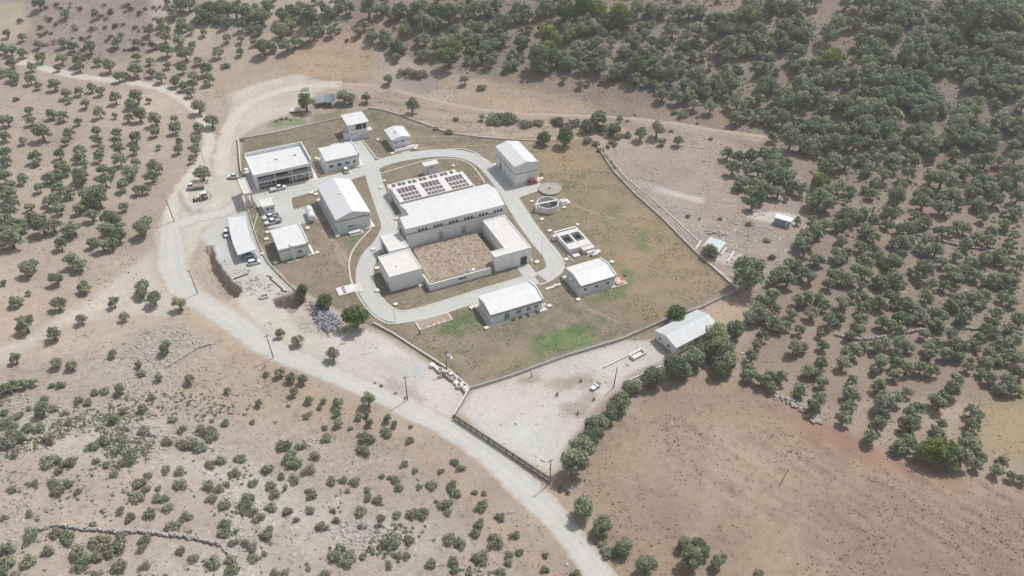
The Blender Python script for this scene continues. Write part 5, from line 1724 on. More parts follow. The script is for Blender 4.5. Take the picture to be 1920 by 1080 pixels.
def cabin(root, x0, x1, x2, x3, w, zb, zt, paint, name='roof'):
    """Glasshouse: glass from beltline zb to the roof, with a painted roof panel and pillars."""
    g = MB()
    g.hexa([(x0, -w, zb), (x3, -w, zb), (x3, w, zb), (x0, w, zb)], [(x1, -w * 0.82, zt), (x2, -w * 0.82, zt), (x2, w * 0.82, zt), (x1, w * 0.82, zt)])
    g.build('window', M['glass'], root)
    r = MB().hexa([(x1 - 0.06, -w * 0.83, zt - 0.05), (x2 + 0.06, -w * 0.83, zt - 0.05), (x2 + 0.06, w * 0.83, zt - 0.05), (x1 - 0.06, w * 0.83, zt - 0.05)],
                  [(x1 + 0.05, -w * 0.76, zt + 0.05), (x2 - 0.05, -w * 0.76, zt + 0.05), (x2 - 0.05, w * 0.76, zt + 0.05), (x1 + 0.05, w * 0.76, zt + 0.05)])
    xm = (x1 + x2) / 2
    for s in (-1, 1):
        r.hexa([(xm - 0.06, s * w * 1.01 - 0.03, zb - 0.02), (xm + 0.06, s * w * 1.01 - 0.03, zb - 0.02), (xm + 0.06, s * w * 1.01 + 0.02, zb - 0.02), (xm - 0.06, s * w * 1.01 + 0.02, zb - 0.02)],
               [(xm - 0.05, s * w * 0.84 - 0.03, zt), (xm + 0.05, s * w * 0.84 - 0.03, zt), (xm + 0.05, s * w * 0.84 + 0.02, zt), (xm - 0.05, s * w * 0.84 + 0.02, zt)])
    r.build(name, paint, root)


def hatchback(name, label, px, rz, paint, length=4.1, suv=False, group=None):
    p = P(*px)
    t = thing(name, label, 'car', (p[0], p[1], 0.08), rz, group)
    l = length / 2; k = 0.12 if suv else 0.0
    mb = MB()
    loft(mb, [(-l, 0.70, 0.66, 0.38, 0.78 + k), (-l + 0.12, 0.82, 0.76, 0.28, 0.92 + k), (-l * 0.3, 0.85, 0.80, 0.24, 0.95 + k), (l * 0.35, 0.85, 0.79, 0.24, 0.92 + k), (l - 0.55, 0.82, 0.72, 0.26, 0.84 + k), (l - 0.08, 0.76, 0.62, 0.32, 0.70 + k), (l, 0.66, 0.58, 0.38, 0.60 + k)])
    mb.build('body', paint, t, smooth=False)
    cabin(t, -l + 0.12, -l + 0.55, l * 0.12, l * 0.52, 0.77, 0.92 + k, 1.46 + k * 1.4, paint)
    wheel_set(t, (-l * 0.62, l * 0.62), 0.86, 0.31 + k * 0.3)
    lights(t, l - 0.05, -l + 0.02, 0.58, 0.55 + k)
    return t


def pickup(name, label, px, rz, paint, length=5.2, flat=False, bed_paint=None, cover=False, group=None):
    p = P(*px)
    t = thing(name, label, 'pickup', (p[0], p[1], 0.08), rz, group)
    l = length / 2
    xc = l - 2.75
    mb = MB()
    loft(mb, [(xc - 0.55, 0.86, 0.84, 0.42, 1.02), (l - 1.2, 0.88, 0.82, 0.42, 1.05), (l - 0.45, 0.86, 0.76, 0.42, 0.98), (l - 0.05, 0.78, 0.66, 0.45, 0.82), (l, 0.7, 0.6, 0.5, 0.7)])
    mb.build('body', paint, t)
    cabin(t, xc - 0.5, xc - 0.25, l - 1.85, l - 1.15, 0.8, 1.03, 1.72, paint)
    bp = bed_paint or paint
    x0, x1 = -l, xc - 0.6
    w = 1.0 if flat else 0.86
    h = 0.38 if flat else 0.5
    z0 = 0.75 if flat else 0.55
    b = MB().box(x0, x1, -w, w, z0, z0 + 0.1)
    b.box(x0, x1, -w, -w + 0.07, z0 + 0.1, z0 + 0.1 + h).box(x0, x1, w - 0.07, w, z0 + 0.1, z0 + 0.1 + h).box(x0, x0 + 0.07, -w + 0.071, w - 0.071, z0 + 0.1, z0 + 0.1 + h).box(x1 - 0.07, x1, -w + 0.071, w - 0.071, z0 + 0.1, z0 + 0.16 + h)
    b.build('load_bed', bp, t)
    MB().box(x0 + 0.2, x1, -0.4, 0.4, 0.4, z0 - 0.01).build('chassis', M['steel_dark'], t)
    if cover:
        MB().box(x0 + 0.3, x1 - 0.3, -w + 0.3, w - 0.3, z0 + 0.11, z0 + 0.4).build('load', M['band'], t)
    wheel_set(t, (-l + 0.95, l - 0.9), 0.89, 0.37, 0.24)
    lights(t, l - 0.04, -l + 0.02, 0.62, 0.68)
    return t


A_R = AXIS; A_L = AXIS + math.pi; A_B = AXIS + math.pi / 2; A_F = AXIS - math.pi / 2
pickup('pickup_truck', 'white pickup with long low bed parked across the front of the office', (522, 356), A_R + 0.03, M['car_white'], 5.7)
pickup('pickup_truck', 'white-cabbed pickup with grey flat bed, nearer of the two behind the guard booth', (513.5, 418.5), A_L + 0.05, M['car_white'], 5.6, True, M['car_grey'])
pickup('pickup_truck', 'white pickup half hidden behind the grey flatbed near the guard booth', (508.5, 409.5), A_L + 0.02, M['car_white'], 5.3, False, M['car_grey'])
pickup('pickup_truck', 'white pickup standing outside the wall by the gate portal roof', (440, 334), math.pi + 0.05, M['car_white'], 5.0)
hatchback('parked_car', 'red car parked at the front of the tall store building', (998.5, 344), A_R + 0.0, M['car_red'], 4.0)
hatchback('parked_car', 'white estate car parked on the paved yard before the service building', (648.5, 321), A_B - 0.05, M['car_white'], 4.3, True)
hatchback('parked_car', 'white car parked outside the left edge of the carport roof', (425, 440.5), A_F - 0.10, M['car_white'], 3.9)
hatchback('parked_car', 'white car at the open lower end of the carport, in the sun', (477, 494.5), A_R - 0.05, M['car_white'], 4.1)
hatchback('parked_car', 'blue-grey car half shaded at the lower end of the carport', (471.5, 486.5), A_R - 0.05, M['car_blue'], 4.1)
hatchback('parked_car', 'grey car under the carport roof edge behind the blue-grey car', (465.5, 479), A_R - 0.05, M['car_grey'], 4.1)

# dump truck
p = P(368.5, 353.5); t = thing('dump_truck', 'tipper truck with white cab and pinkish bed parked on the open yard', 'truck', (p[0], p[1], 0.02), heading((384, 351), (354, 354)))
mb = MB(); loft(mb, [(1.0, 0.95, 0.9, 0.6, 1.5), (1.3, 1.0, 0.95, 0.55, 1.55), (2.6, 1.0, 0.92, 0.55, 1.45), (3.0, 0.95, 0.85, 0.55, 1.2)]); mb.build('cab', M['car_white'], t)
cabin(t, 1.05, 1.15, 2.3, 2.75, 0.92, 1.46, 2.25, M['car_white'])
MB().box(-3.0, 2.6, -0.4, 0.4, 0.5, 0.85).build('chassis', M['steel_dark'], t)
b = MB().box(-3.1, 0.85, -1.1, 1.1, 0.95, 1.08).box(-3.1, 0.85, -1.1, -1.02, 1.08, 1.75).box(-3.1, 0.85, 1.02, 1.1, 1.08, 1.75).box(-3.1, -3.02, -1.019, 1.019, 1.08, 1.75).box(0.77, 0.85, -1.019, 1.019, 1.08, 2.0)
b.build('tipper_bed', M['car_beige'], t)
mb = MB(); loft(mb, [(-3.0, 0.98, 0.6, 1.08, 1.35), (-1.2, 0.98, 0.5, 1.08, 1.6), (0.75, 0.98, 0.6, 1.08, 1.4)]); mb.build('load', M['soil'], t)
wheel_set(t, (-2.2, 2.1), 1.02, 0.48, 0.3); lights(t, 2.98, -3.05, 0.7, 0.8)

# backhoe loader
p = P(381, 373.5); t = thing('backhoe_loader', 'backhoe loader with white cab roof, dark front bucket and raised rear boom', 'excavator', (p[0], p[1], 0.02), heading((392, 371.5), (365, 377)))
mb = MB(); loft(mb, [(-1.2, 0.55, 0.5, 0.6, 1.25), (0.3, 0.55, 0.5, 0.6, 1.5), (2.0, 0.5, 0.42, 0.65, 1.35), (2.2, 0.45, 0.4, 0.7, 1.2)]); mb.build('body', M['yellow'], t)
MB().box(0.7, 1.9, -0.42, 0.42, 1.42, 1.5).build('bonnet', M['car_white'], t)
cabin(t, -1.2, -1.05, 0.1, 0.3, 0.72, 1.3, 2.5, M['car_white'])
MB().box(-1.35, 0.35, -0.8, 0.8, 2.56, 2.68).build('cab_roof', M['car_white'], t)
for x, r, y in ((-0.9, 0.72, 0.95), (1.6, 0.5, 0.85)):
    for s in (-1, 1):
        w_ = MB().tube((x, s * y - s * 0.38, r), (x, s * y, r), r, n=18).build('wheel', M['rubber'], t)
        MB().tube((x, s * y - 0.01 * s, r), (x, s * y + 0.02 * s, r), r * 0.5, n=12).build('rim', M['car_grey'], w_)
for s in (-1, 1):
    MB().tube((0.7, s * 0.62, 1.3), (2.9, s * 0.62, 0.6), 0.09).build('loader_arm', M['yellow'], t)
    MB().box(-1.3, -0.5, s * 0.95 - 0.2, s * 0.95 + 0.2, 1.46, 1.55).build('mudguard', M['car_white'], t)
mb = MB(); mb.extrude_y([(2.7, 0.15), (3.5, 0.1), (3.45, 0.22), (2.95, 0.35), (2.85, 0.95), (2.7, 0.95)], -1.1, 1.1); mb.build('bucket', M['steel_dark'], t)
MB().tube((-1.3, 0, 0.9), (-2.3, 0.1, 2.9), 0.14, 0.11).tube((-2.3, 0.1, 2.9), (-2.75, 0.15, 1.2), 0.11, 0.08).build('boom', M['yellow'], t)
mb = MB(); mb.extrude_y([(-2.95, 0.6), (-2.5, 0.65), (-2.6, 1.2), (-2.9, 1.2)], -0.15, 0.45); mb.build('rear_bucket', M['steel_dark'], t)

# flat trailer with machine frame in the lower yard
p = P(1117, 726.5); t = thing('trailer', 'white two-wheel trailer with dark crossbars standing on the dusty lower yard', 'trailer', (p[0], p[1], 0.02), heading((1107, 734), (1129, 718)))
mb = MB(); loft(mb, [(-1.9, 0.55, 0.7, 0.5, 0.95), (-1.0, 0.75, 0.85, 0.4, 1.0), (1.6, 0.75, 0.85, 0.4, 1.0)]); mb.build('body', M['car_white'], t)
for x in (-0.3, 0.8, 1.4):
    MB().box(x, x + 0.14, -0.9, 0.9, 1.0, 1.25).build('crossbar', M['band'], t)
MB().tube((-1.9, 0, 0.6), (-3.0, 0, 0.5), 0.06).build('drawbar', M['steel_dark'], t)
wheel_set(t, (0.4,), 0.95, 0.33, 0.2)
t.scale = (0.85, 0.8, 0.8)


# ------------------------------------------------------------------ walls and fences
def wall_run(mb, pts_px, h, w, z0=-0.5, zpx=0.0, cap=None, jit=0.0):
    pts = G([p[0] for p in pts_px], [p[1] for p in pts_px], zpx)[:, :2]
    c = [pts[0]]
    for a, b in zip(pts[:-1], pts[1:]):
        n = max(1, int(np.linalg.norm(b - a) / 3.0))
        for k in range(1, n + 1):
            c.append(a + (b - a) * k / n)
    c = np.array(c)
    if jit:
        c = c + NP.normal(0, jit, c.shape)
    tg = np.gradient(c, axis=0); tg /= np.linalg.norm(tg, axis=1)[:, None] + 1e-9
    nn = np.stack([-tg[:, 1], tg[:, 0]], -1)
    zg = ground(c[:, 0], c[:, 1])
    vs = []
    for i in range(len(c)):
        hh = h + (NP.normal(0, jit * 0.4) if jit else 0)
        ww = w * (1 + (NP.normal(0, jit * 0.3) if jit else 0))
        a = c[i] + nn[i] * ww / 2; b = c[i] - nn[i] * ww / 2
        vs += [(a[0], a[1], zg[i] + z0), (b[0], b[1], zg[i] + z0), (b[0], b[1], zg[i] + hh), (a[0], a[1], zg[i] + hh)]
    fs = []
    for i in range(len(c) - 1):
        o = 4 * i
        for k in range(4):
            fs.append((o + k, o + 4 + k, o + 4 + (k + 1) % 4, o + (k + 1) % 4))
    e = 4 * (len(c) - 1)
    fs += [(0, 1, 2, 3), (e + 3, e + 2, e + 1, e)]
    mb.add(vs, fs)
    return c, zg


def walled(name, label, pts_px, h, w, m='conc', cap=True, posts=0.0, rail=0.0, cat='wall', group=None, jit=0.0):
    o = G1(*pts_px[0])
    t = thing(name, label, cat, tuple(o), 0, group)
    off = Matrix.Translation(-Vector(o))
    mb = MB(); c, zg = wall_run(mb, pts_px, h, w, jit=jit)
    mb.v = [tuple(Vector(v) - Vector(o)) for v in mb.v]
    mb.build('wall', M[m], t)
    if cap:
        mb = MB(); wall_run(mb, pts_px, h + 0.06, w + 0.06, z0=h + 0.001)
        mb.v = [tuple(Vector(v) - Vector(o)) for v in mb.v]
        mb.build('coping', M['conc'], t)
    if posts:
        k = max(1, int(posts / 3.0))
        for i in range(0, len(c), k):
            x, y, z = c[i][0] - o[0], c[i][1] - o[1], zg[i] - o[2]
            MB().tube((x, y, z + h), (x, y, z + h + rail), 0.05, n=6).build('post', M['metal'], t)
        mb = MB()
        for zz_ in np.linspace(0.25, 1.0, 4) * rail:
            for i in range(len(c) - 1):
                mb.tube((c[i][0] - o[0], c[i][1] - o[1], zg[i] - o[2] + h + zz_), (c[i + 1][0] - o[0], c[i + 1][1] - o[1], zg[i + 1] - o[2] + h + zz_), 0.018, n=4, cap=False)
        mb.build('wire', M['metal'], t)
    return t


walled('perimeter_wall', 'pale capped perimeter wall along the right side of the plant lawn', [(1112, 263), (1150, 322), (1192, 366), (1240, 409), (1302, 472), (1384, 545)], 0.55, 0.2, posts=6, rail=1.3)
walled('perimeter_wall', 'pale capped wall along the lower edge of the lawn, from barn to yard', [(1384, 545), (1317, 577), (1245, 603), (1170, 636), (1060, 669), (960, 706), (882, 730)], 0.8, 0.16, posts=6, rail=1.2)
walled('perimeter_wall', 'whitened low wall between the pipe heap and the scrap concrete row', [(882, 730), (836, 690), (776, 652), (736, 626), (700, 607)], 0.6, 0.3, 'conc_w')
walled('perimeter_wall', 'thin pale wall curving below the carport towards the excavation', [(556, 547), (540, 532), (520, 512), (500, 491), (484, 456), (470, 412), (462, 380)], 0.5, 0.16, 'kerb', cap=False)
walled('perimeter_wall', 'pale wall left of the office, along the dirt yard', [(453, 326), (450, 300), (447, 261)], 1.3, 0.3, 'kerb')
walled('perimeter_wall', 'thin pale wall across the grass behind the office', [(447, 261), (503, 252), (578, 235), (640, 221)], 0.4, 0.35, 'kerb', cap=False, posts=6, rail=1.3)
walled('perimeter_wall', 'wire fence on a low wall along the back of the plant', [(690, 203), (720, 207), (755, 218), (842, 250), (900, 258), (955, 262)], 0.4, 0.3, 'conc', posts=6, rail=1.4)
walled('perimeter_wall', 'thin pale wall behind the tall store building', [(955, 262), (1010, 265)], 0.4, 0.3, 'kerb', cap=False, posts=6, rail=1.3)
walled('drain_channel', 'grey channel edge running just outside the right perimeter wall', [(1146, 300), (1172, 332), (1222, 372), (1262, 408), (1312, 455)], 0.25, 0.3, 'conc', cap=False, cat='channel')
walled('drain_channel', 'lower stretch of the grey channel edge near the fence corner', [(1326, 492), (1344, 506), (1386, 543)], 0.4, 0.3, 'conc', cap=False, cat='channel')
walled('yard_wall', 'dark wall at the roadside between dusty yard and heap area', [(880, 733), (866, 758), (851, 783)], 1.2, 0.35, 'conc_d')
walled('low_wall', 'pale low wall line beside the concrete trough in the lower yard', [(1131, 690), (1160, 676), (1202, 655)], 0.5, 0.35, 'conc_w', cap=False)
walled('low_wall', 'pale low wall line along the row of round trees by the barn', [(1180, 714), (1212, 700), (1240, 688)], 0.5, 0.3, 'conc_w', cap=False)


def drywall(name, label, pts_px, h=0.9, w=0.9, m='stone'):
    """Dry stone wall: one mesh of many stones."""
    g = G([p[0] for p in pts_px], [p[1] for p in pts_px])
    c = resample(g[:, :2], 0.55)
    o = g[0]
    mb = MB()
    for q in c:
        for k in range(4):
            x = q[0] + RNG.uniform(-w / 2, w / 2); y = q[1] + RNG.uniform(-w / 2, w / 2)
            z = float(ground(x, y)) + RNG.uniform(0, h * 0.7)
            s = RNG.uniform(0.22, 0.48)
            R = Matrix.Rotation(RNG.uniform(0, 6.28), 3, 'Z') @ Matrix.Rotation(RNG.uniform(-0.4, 0.4), 3, 'X')
            vs = []
            for sx, sy, sz in ((-1, -1, -1), (1, -1, -1), (1, 1, -1), (-1, 1, -1), (-1, -1, 1), (1, -1, 1), (1, 1, 1), (-1, 1, 1)):
                v = R @ Vector((sx * s * RNG.uniform(0.6, 1.1), sy * s * RNG.uniform(0.6, 1.0), sz * s * RNG.uniform(0.5, 0.8)))
                vs.append((x + v.x - o[0], y + v.y - o[1], z + v.z - o[2]))
            mb.hexa(vs[:4], vs[4:])
    ob = mb.build(name, M[m], loc=tuple(o))
    return tag(ob, label, 'stone wall')


drywall('stone_wall', 'dry stone wall crossing the bottom left scrub slope', [(78, 992), (110, 986), (160, 993), (220, 997), (280, 999), (320, 1004), (378, 1013), (412, 1022), (436, 1042)], 0.9, 0.5)
drywall('stone_wall', 'faint line of stones climbing the bare slope below the road', [(312, 688), (345, 668), (372, 652), (400, 645)], 0.35, 0.5)
drywall('stone_wall', 'long terrace wall in painted shade through the right-hand olive grove', [(1568, 628), (1605, 637), (1660, 632), (1710, 622), (1745, 618), (1790, 616), (1860, 620), (1915, 626)], 0.8, 0.45, 'conc_d')  # this and the next two terrace walls: shadow lines put into a darker colour
drywall('stone_wall', 'short terrace wall with dark shade in the upper right grove', [(1720, 442), (1760, 452), (1800, 462), (1850, 470), (1905, 488)], 0.8, 0.45, 'conc_d')
drywall('stone_wall', 'terrace wall edging the uppermost hillside grove', [(1510, 183), (1550, 189), (1582, 193)], 0.9, 0.5, 'conc_d')
drywall('stone_pile', 'pale stone pile at the top corner of the brown field', [(1452, 740), (1478, 752), (1500, 765), (1530, 790)], 0.6, 2.2)
drywall('stone_pile', 'grey rubble heap behind the green-roofed shed', [(1330, 436), (1346, 436), (1358, 442)], 0.5, 2.5)


def roadside_fence():
    a = P(851, 786); b = P(1032, 905)
    d = b - a; ln = float(np.linalg.norm(d)); rz = math.atan2(d[1], d[0])
    t = thing('roadside_fence', 'long dark metal rail fence between pale yard and road', 'fence', (a[0], a[1], 0), rz)
    n = 17
    for k in range(n):
        x = ln * k / (n - 1)
        MB().box(x - 0.07, x + 0.07, -0.07, 0.07, -0.4, 1.75).build('post', M['metal_d'], t)
    MB().box(0, ln, -0.16, 0.16, -0.3, 0.35).build('plinth', M['conc_d'], t)
    for z in (0.62, 0.95, 1.28, 1.6):
        MB().box(0, ln, 0.075, 0.12, z - 0.1, z + 0.1).build('rail', M['metal_d'], t)
roadside_fence()


# ------------------------------------------------------------------ poles
def pole(label, base, height, arm=0.0, rz=0.0, lean=(0, 0), m='wood', kind='utility_pole', r=0.14, cat='utility pole'):
    g = G1(*base)
    t = thing(kind, label, cat, tuple(g), rz)
    MB().tube((0, 0, -0.5), (lean[0], lean[1], height), r * 1.15, r * 0.75, 10).build('shaft', M[m], t)
    if arm:
        z = height - 0.5
        MB().box(-arm / 2 + lean[0], arm / 2 + lean[0], lean[1] + 0.13, lean[1] + 0.25, z - 0.07, z + 0.07).build('crossarm', M['wood' if m == 'wood' else 'metal'], t)
        for x in (-arm * 0.45, 0.0, arm * 0.45):
            MB().tube((x + lean[0], lean[1] + 0.19, z + 0.07), (x + lean[0], lean[1] + 0.19, z + 0.32), 0.05, n=6).build('insulator', M['white'], t)
    return t


pole('thin dark utility pole on the road edge, left of the lone round tree', (513, 671), 8.5, 1.2, 0.6, lean=(-0.5, 0.2))
pole('utility pole between road and pale rubble yard, with short crossarm', (764, 750), 8.5, 1.4, 0.4)
pole('utility pole at the lower end of the metal fence, shadow across the road', (1031, 907), 8.5, 1.4, 0.5)
pole('brown leaning pole beside the trailer in the lower yard', (1150, 727), 7.5, 0, 0, lean=(0.5, 0.1))
pole('dark pole beside the road bend opposite the parking pad', (371, 551), 9.0, 1.0, 0.3, lean=(-0.6, 0.2))
pole('dark pole on the dirt verge below the tipper truck', (327, 415), 8.5, 1.0, 0.3, lean=(-0.7, 0.3))
pole('thin pole at the dirt road above the tipper truck', (383, 304), 6.5, 0, 0, lean=(-0.3, 0), r=0.09)
pole('thin lamp pole at the curve of the ring road', (741, 607), 6.0, 0, 0, m='metal', kind='lamp_post', r=0.07, cat='lamp post')
pole('thin lamp pole beside the ring road below the L-shaped annex', (1016, 480), 6.0, 0, 0, m='metal', kind='lamp_post', r=0.07, cat='lamp post')
pole('bent dead sapling standing alone in the brown field', (1462, 908), 4.5, 0, 0, lean=(1.4, 0.8), kind='dead_sapling', r=0.09, cat='dead sapling')
t = pole('transformer pole with pale platform on the lawn edge above the scrap row', (838, 697), 7.5, 1.6, 0.3, kind='transformer_pole', r=0.17)
MB().box(-0.2, 1.7, -0.6, 0.6, 4.9, 5.0).build('platform', M['white'], t)
MB().box(0.3, 1.2, -0.4, 0.4, 5.01, 6.0).build('transformer', M['metal'], t)
pole('short dark post at the end of the planter bed', (787, 626), 1.6, 0, 0, kind='bollard', r=0.22, m='metal_d', cat='post')
pole('dark pipe stub in the pale upper lower-yard', (998, 707), 1.8, 0, 0, kind='pipe_stub', r=0.15, m='wood', lean=(-0.5, 0.2), cat='stump')
for q, lab in (((1090, 716), 'dark broken stump with brush in the middle of the dusty yard'), ((1045, 741), 'stump with two dark scraps at the left of the dusty yard'), ((1083, 776), 'lowest dark stump of the dusty yard'), ((1114, 750), 'thin dark stump below the trailer')):
    g = G1(*q); t = thing('stump', lab, 'stump', tuple(g), RNG.uniform(0, 6))
    MB().tube((0, 0, -0.3), (0.1, 0.1, 0.9), 0.28, 0.2, 8).build('trunk', M['wood'], t)
    for k in range(5):
        MB().tube((0.05, 0.05, 0.4), (RNG.uniform(-1.1, 1.1), RNG.uniform(-1.1, 1.1), RNG.uniform(0.1, 0.9)), 0.07, 0.03, 6).build('branch', M['wood'], t)


# ------------------------------------------------------------------ small concrete things
mb0 = MB().box(-0.55, 0.55, -0.5, 0.5, -0.3, 0.42)
cham_me = mb0.build('inspection_chamber', M['cream'])
lid_me = MB().box(-0.6, 0.6, -0.55, 0.55, 0.421, 0.52).build('lid', M['cream'], cham_me)
CH = [((593, 298), 'left of the service building'), ((709, 263), 'at the road left of the transformer house'), ((736, 289), 'below the steps of the transformer house'), ((779, 279.5), 'right of the transformer house steps'),
      ((462, 319), 'at the left corner of the office'), ((584, 363), 'behind the workshop hall, on the island tip'), ((593, 365.5), 'touching the back left corner of the workshop hall'), ((577, 429), 'right of the pump house back corner'),
      ((502, 437), 'on the pale strip left of the pump house'), ((500, 449.5), 'left of the pump house, second from its back'), ((517, 494), 'at the front left corner of the pump house'), ((595, 475), 'right of the pump house front corner'),
      ((633, 444), 'at the front left corner of the workshop hall'), ((492, 477), 'alone in the grass between carport and pump house'), ((721, 340.5), 'upper one in the grass left of the filter basin'), ((715, 353), 'lower one in the grass left of the filter basin'),
      ((850, 312), 'right of the basin inlet channel'), ((743, 411), 'at the left end of the main hall'), ((700, 468.5), 'on the grass wedge left of the slatted annex'), ((707.5, 504), 'at the back left corner of the front annex'),
      ((708, 546), 'at the kerb left of the front annex shadow'), ((1007, 492.5), 'right of the L-shaped annex front'), ((1015, 336.5), 'right of the red car'), ((997.5, 379), 'on the brown island left of the clarifier'),
      ((1058, 390.5), 'right below the clarifier'), ((1016, 412.5), 'on the grass above the settling basin'), ((1031, 434), 'at the back left corner of the settling basin'), ((1083, 422.5), 'at the back right corner of the settling basin'),
      ((1062, 488), 'between settling basin and laboratory, at the kerb'), ((1147.5, 492.5), 'at the back right corner of the laboratory'), ((1084, 563), 'below the front left corner of the laboratory'), ((1030, 575), 'right of the blower building front'),
      ((885, 578), 'at the back left corner of the blower building'), ((912, 616), 'below the front left corner of the blower building'), ((742, 572), 'white, on the courtyard lawn near the ring road bend')]
for k, (q, where) in enumerate(CH):
    g = P(*q)
    o = cham_me if k == 0 else copy_tree(cham_me)
    o.location = (g[0], g[1], 0.0); o.rotation_euler = (0, 0, AXIS + RNG.uniform(-0.1, 0.1))
    s = RNG.uniform(0.85, 1.2); o.scale = (s, s, 1)
    tag(o, 'cream concrete inspection chamber ' + where, 'chamber', 'cream inspection chambers on the plant lawns')
# low slabs by the blower building
for a, b, lab in (((1023, 543), (1039, 538), 'longer low pale slab in the grass between laboratory and blower building'), ((1038, 536), (1051, 534), 'shorter low pale slab next to the laboratory corner')):
    p0, p1 = P(*a), P(*b); d = p1 - p0
    o = MB().box(0, float(np.linalg.norm(d)), -0.4, 0.4, -0.2, 0.3).build('slab', M['conc_w'], loc=(p0[0], p0[1], 0), rot=(0, 0, math.atan2(d[1], d[0])))
    tag(o, lab, 'slab')
# pad with three hatches
c = P(648, 545); t = thing('hatch_pad', 'pale concrete pad with three dark hatches beside the ring road', 'concrete pad', (c[0], c[1], 0), AXIS)
MB().box(-2.6, 2.8, -2.0, 2.0, -0.3, 0.35).build('slab', M['conc_w'], t)
MB().box(2.81, 5.0, -2.4, 1.8, -0.3, 0.16).build('apron', M['conc'], t)
for k in range(3):
    h_ = MB().box(-1.0, 0.0, 0.9 - k * 1.15, 1.5 - k * 1.15, 0.34, 0.40).build('hatch', M['glass'], t)
    MB().box(-2.4, -1.1, 0.75 - k * 1.15, 1.6 - k * 1.15, 0.35, 0.46).build('cover', M['white'], t)
# planter bed with stones
w4 = P(np.array([778, 840, 850, 787]), np.array([606, 587, 600, 621])); c = w4.mean(0)
t = thing('planter_bed', 'kerbed planter bed with a row of white stones beside the ring road', 'planter', (c[0], c[1], 0))
q = w4 - c
mb = MB()
for k in range(4):
    a, b = q[k], q[(k + 1) % 4]; i0, i1 = a * 0.90, b * 0.90
    mb.hexa([(a[0], a[1], -0.2), (b[0], b[1], -0.2), (i1[0], i1[1], -0.2), (i0[0], i0[1], -0.2)], [(a[0], a[1], 0.3), (b[0], b[1], 0.3), (i1[0], i1[1], 0.3), (i0[0], i0[1], 0.3)])
mb.build('kerb', M['kerb'], t)
mb = MB().add([(v[0] * 0.91, v[1] * 0.91, 0.2) for v in q], [(0, 1, 2, 3), ]); o = mb.build('bed_soil', M['soil'], t)
if o.data.polygons[0].normal.z < 0:
    o.data.flip_normals()
for k in range(4):
    f = 0.2 + 0.2 * k
    v = (q[3] * (1 - f) + q[2] * f) * 0.75
    m_ = MB(); m_.tube((v[0], v[1], 0.15), (v[0], v[1], 0.45), 0.45, 0.2, 8); m_.build('stone', M['white'], t)
# trough in the lower yard
c = P(1196, 664, 0.6); t = thing('concrete_trough', 'rectangular concrete trough at the end of the low wall near the barn', 'trough', (c[0], c[1], 0), heading((1185, 670), (1207, 658)))
mb = MB().box(-2.3, 2.3, -1.0, -0.75, -0.3, 0.9).box(-2.3, 2.3, 0.75, 1.0, -0.3, 0.9).box(-2.3, -2.05, -0.749, 0.749, -0.3, 0.9).box(2.05, 2.3, -0.749, 0.749, -0.3, 0.9).box(-2.04, 2.04, -0.74, 0.74, -0.3, 0.15)
mb.build('basin', M['conc_w'], t)
# sump box at the excavation
c = P(495, 556, 0.3); t = thing('concrete_sump', 'open square concrete sump in the excavated ground', 'sump', (c[0], c[1], float(ground(c[0], c[1]))), 0.35)
mb = MB().box(-1.3, 1.3, -0.9, -0.65, -0.3, 0.7).box(-1.3, 1.3, 0.65, 0.9, -0.3, 0.7).box(-1.3, -1.05, -0.649, 0.649, -0.3, 0.7).box(1.05, 1.3, -0.649, 0.649, -0.3, 0.7).box(-1.04, 1.04, -0.64, 0.64, -0.6, -0.1)
mb.build('basin', M['conc'], t)
pole('thin pale post standing beside the concrete sump', (508, 553), 3.6, 0, 0, m='conc', kind='post', r=0.09, lean=(0.05, 0.1), cat='post')
# beams and logs lying about the excavation
for a, b, r, m_, lab in (((438, 524), (466, 514), 0.2, 'steel_dark', 'dark steel beam lying on the pale parking pad'), ((506, 522), (530, 543), 0.2, 'wood', 'long dark log lying between wall and sump'),
                         ((527, 545), (537, 548), 0.22, 'wood', 'short dark log at the pit edge'), ((500, 517), (511, 521), 0.16, 'wood', 'thin dark log nearest the thin pale wall'), ((479, 520), (486, 525), 0.14, 'wood', 'small dark stick on the parking pad rubble'),
                         ((484, 434), (473, 408), 0.12, 'cream', None)):
    if lab is None:
        continue
    p0, p1 = G1(*a), G1(*b)
    o = MB().tube((0, 0, 0), tuple(p1 - p0 + np.array([0, 0, 0.0])), r, r * 0.9, 8).build('beam' if m_ == 'steel_dark' else 'log', M[m_], loc=(p0[0], p0[1], p0[2] + r))
    tag(o, lab, 'beam' if m_ == 'steel_dark' else 'log')
p0, p1 = P(473, 434), P(485, 398); d = p1 - p0
o = MB().box(0, float(np.linalg.norm(d)), -0.12, 0.12, -0.2, 0.22).build('kerb_line', M['kerb'], loc=(p0[0], p0[1], 0), rot=(0, 0, math.atan2(d[1], d[0])))
tag(o, 'straight pale kerb line crossing the grass between carport and booth', 'kerb')

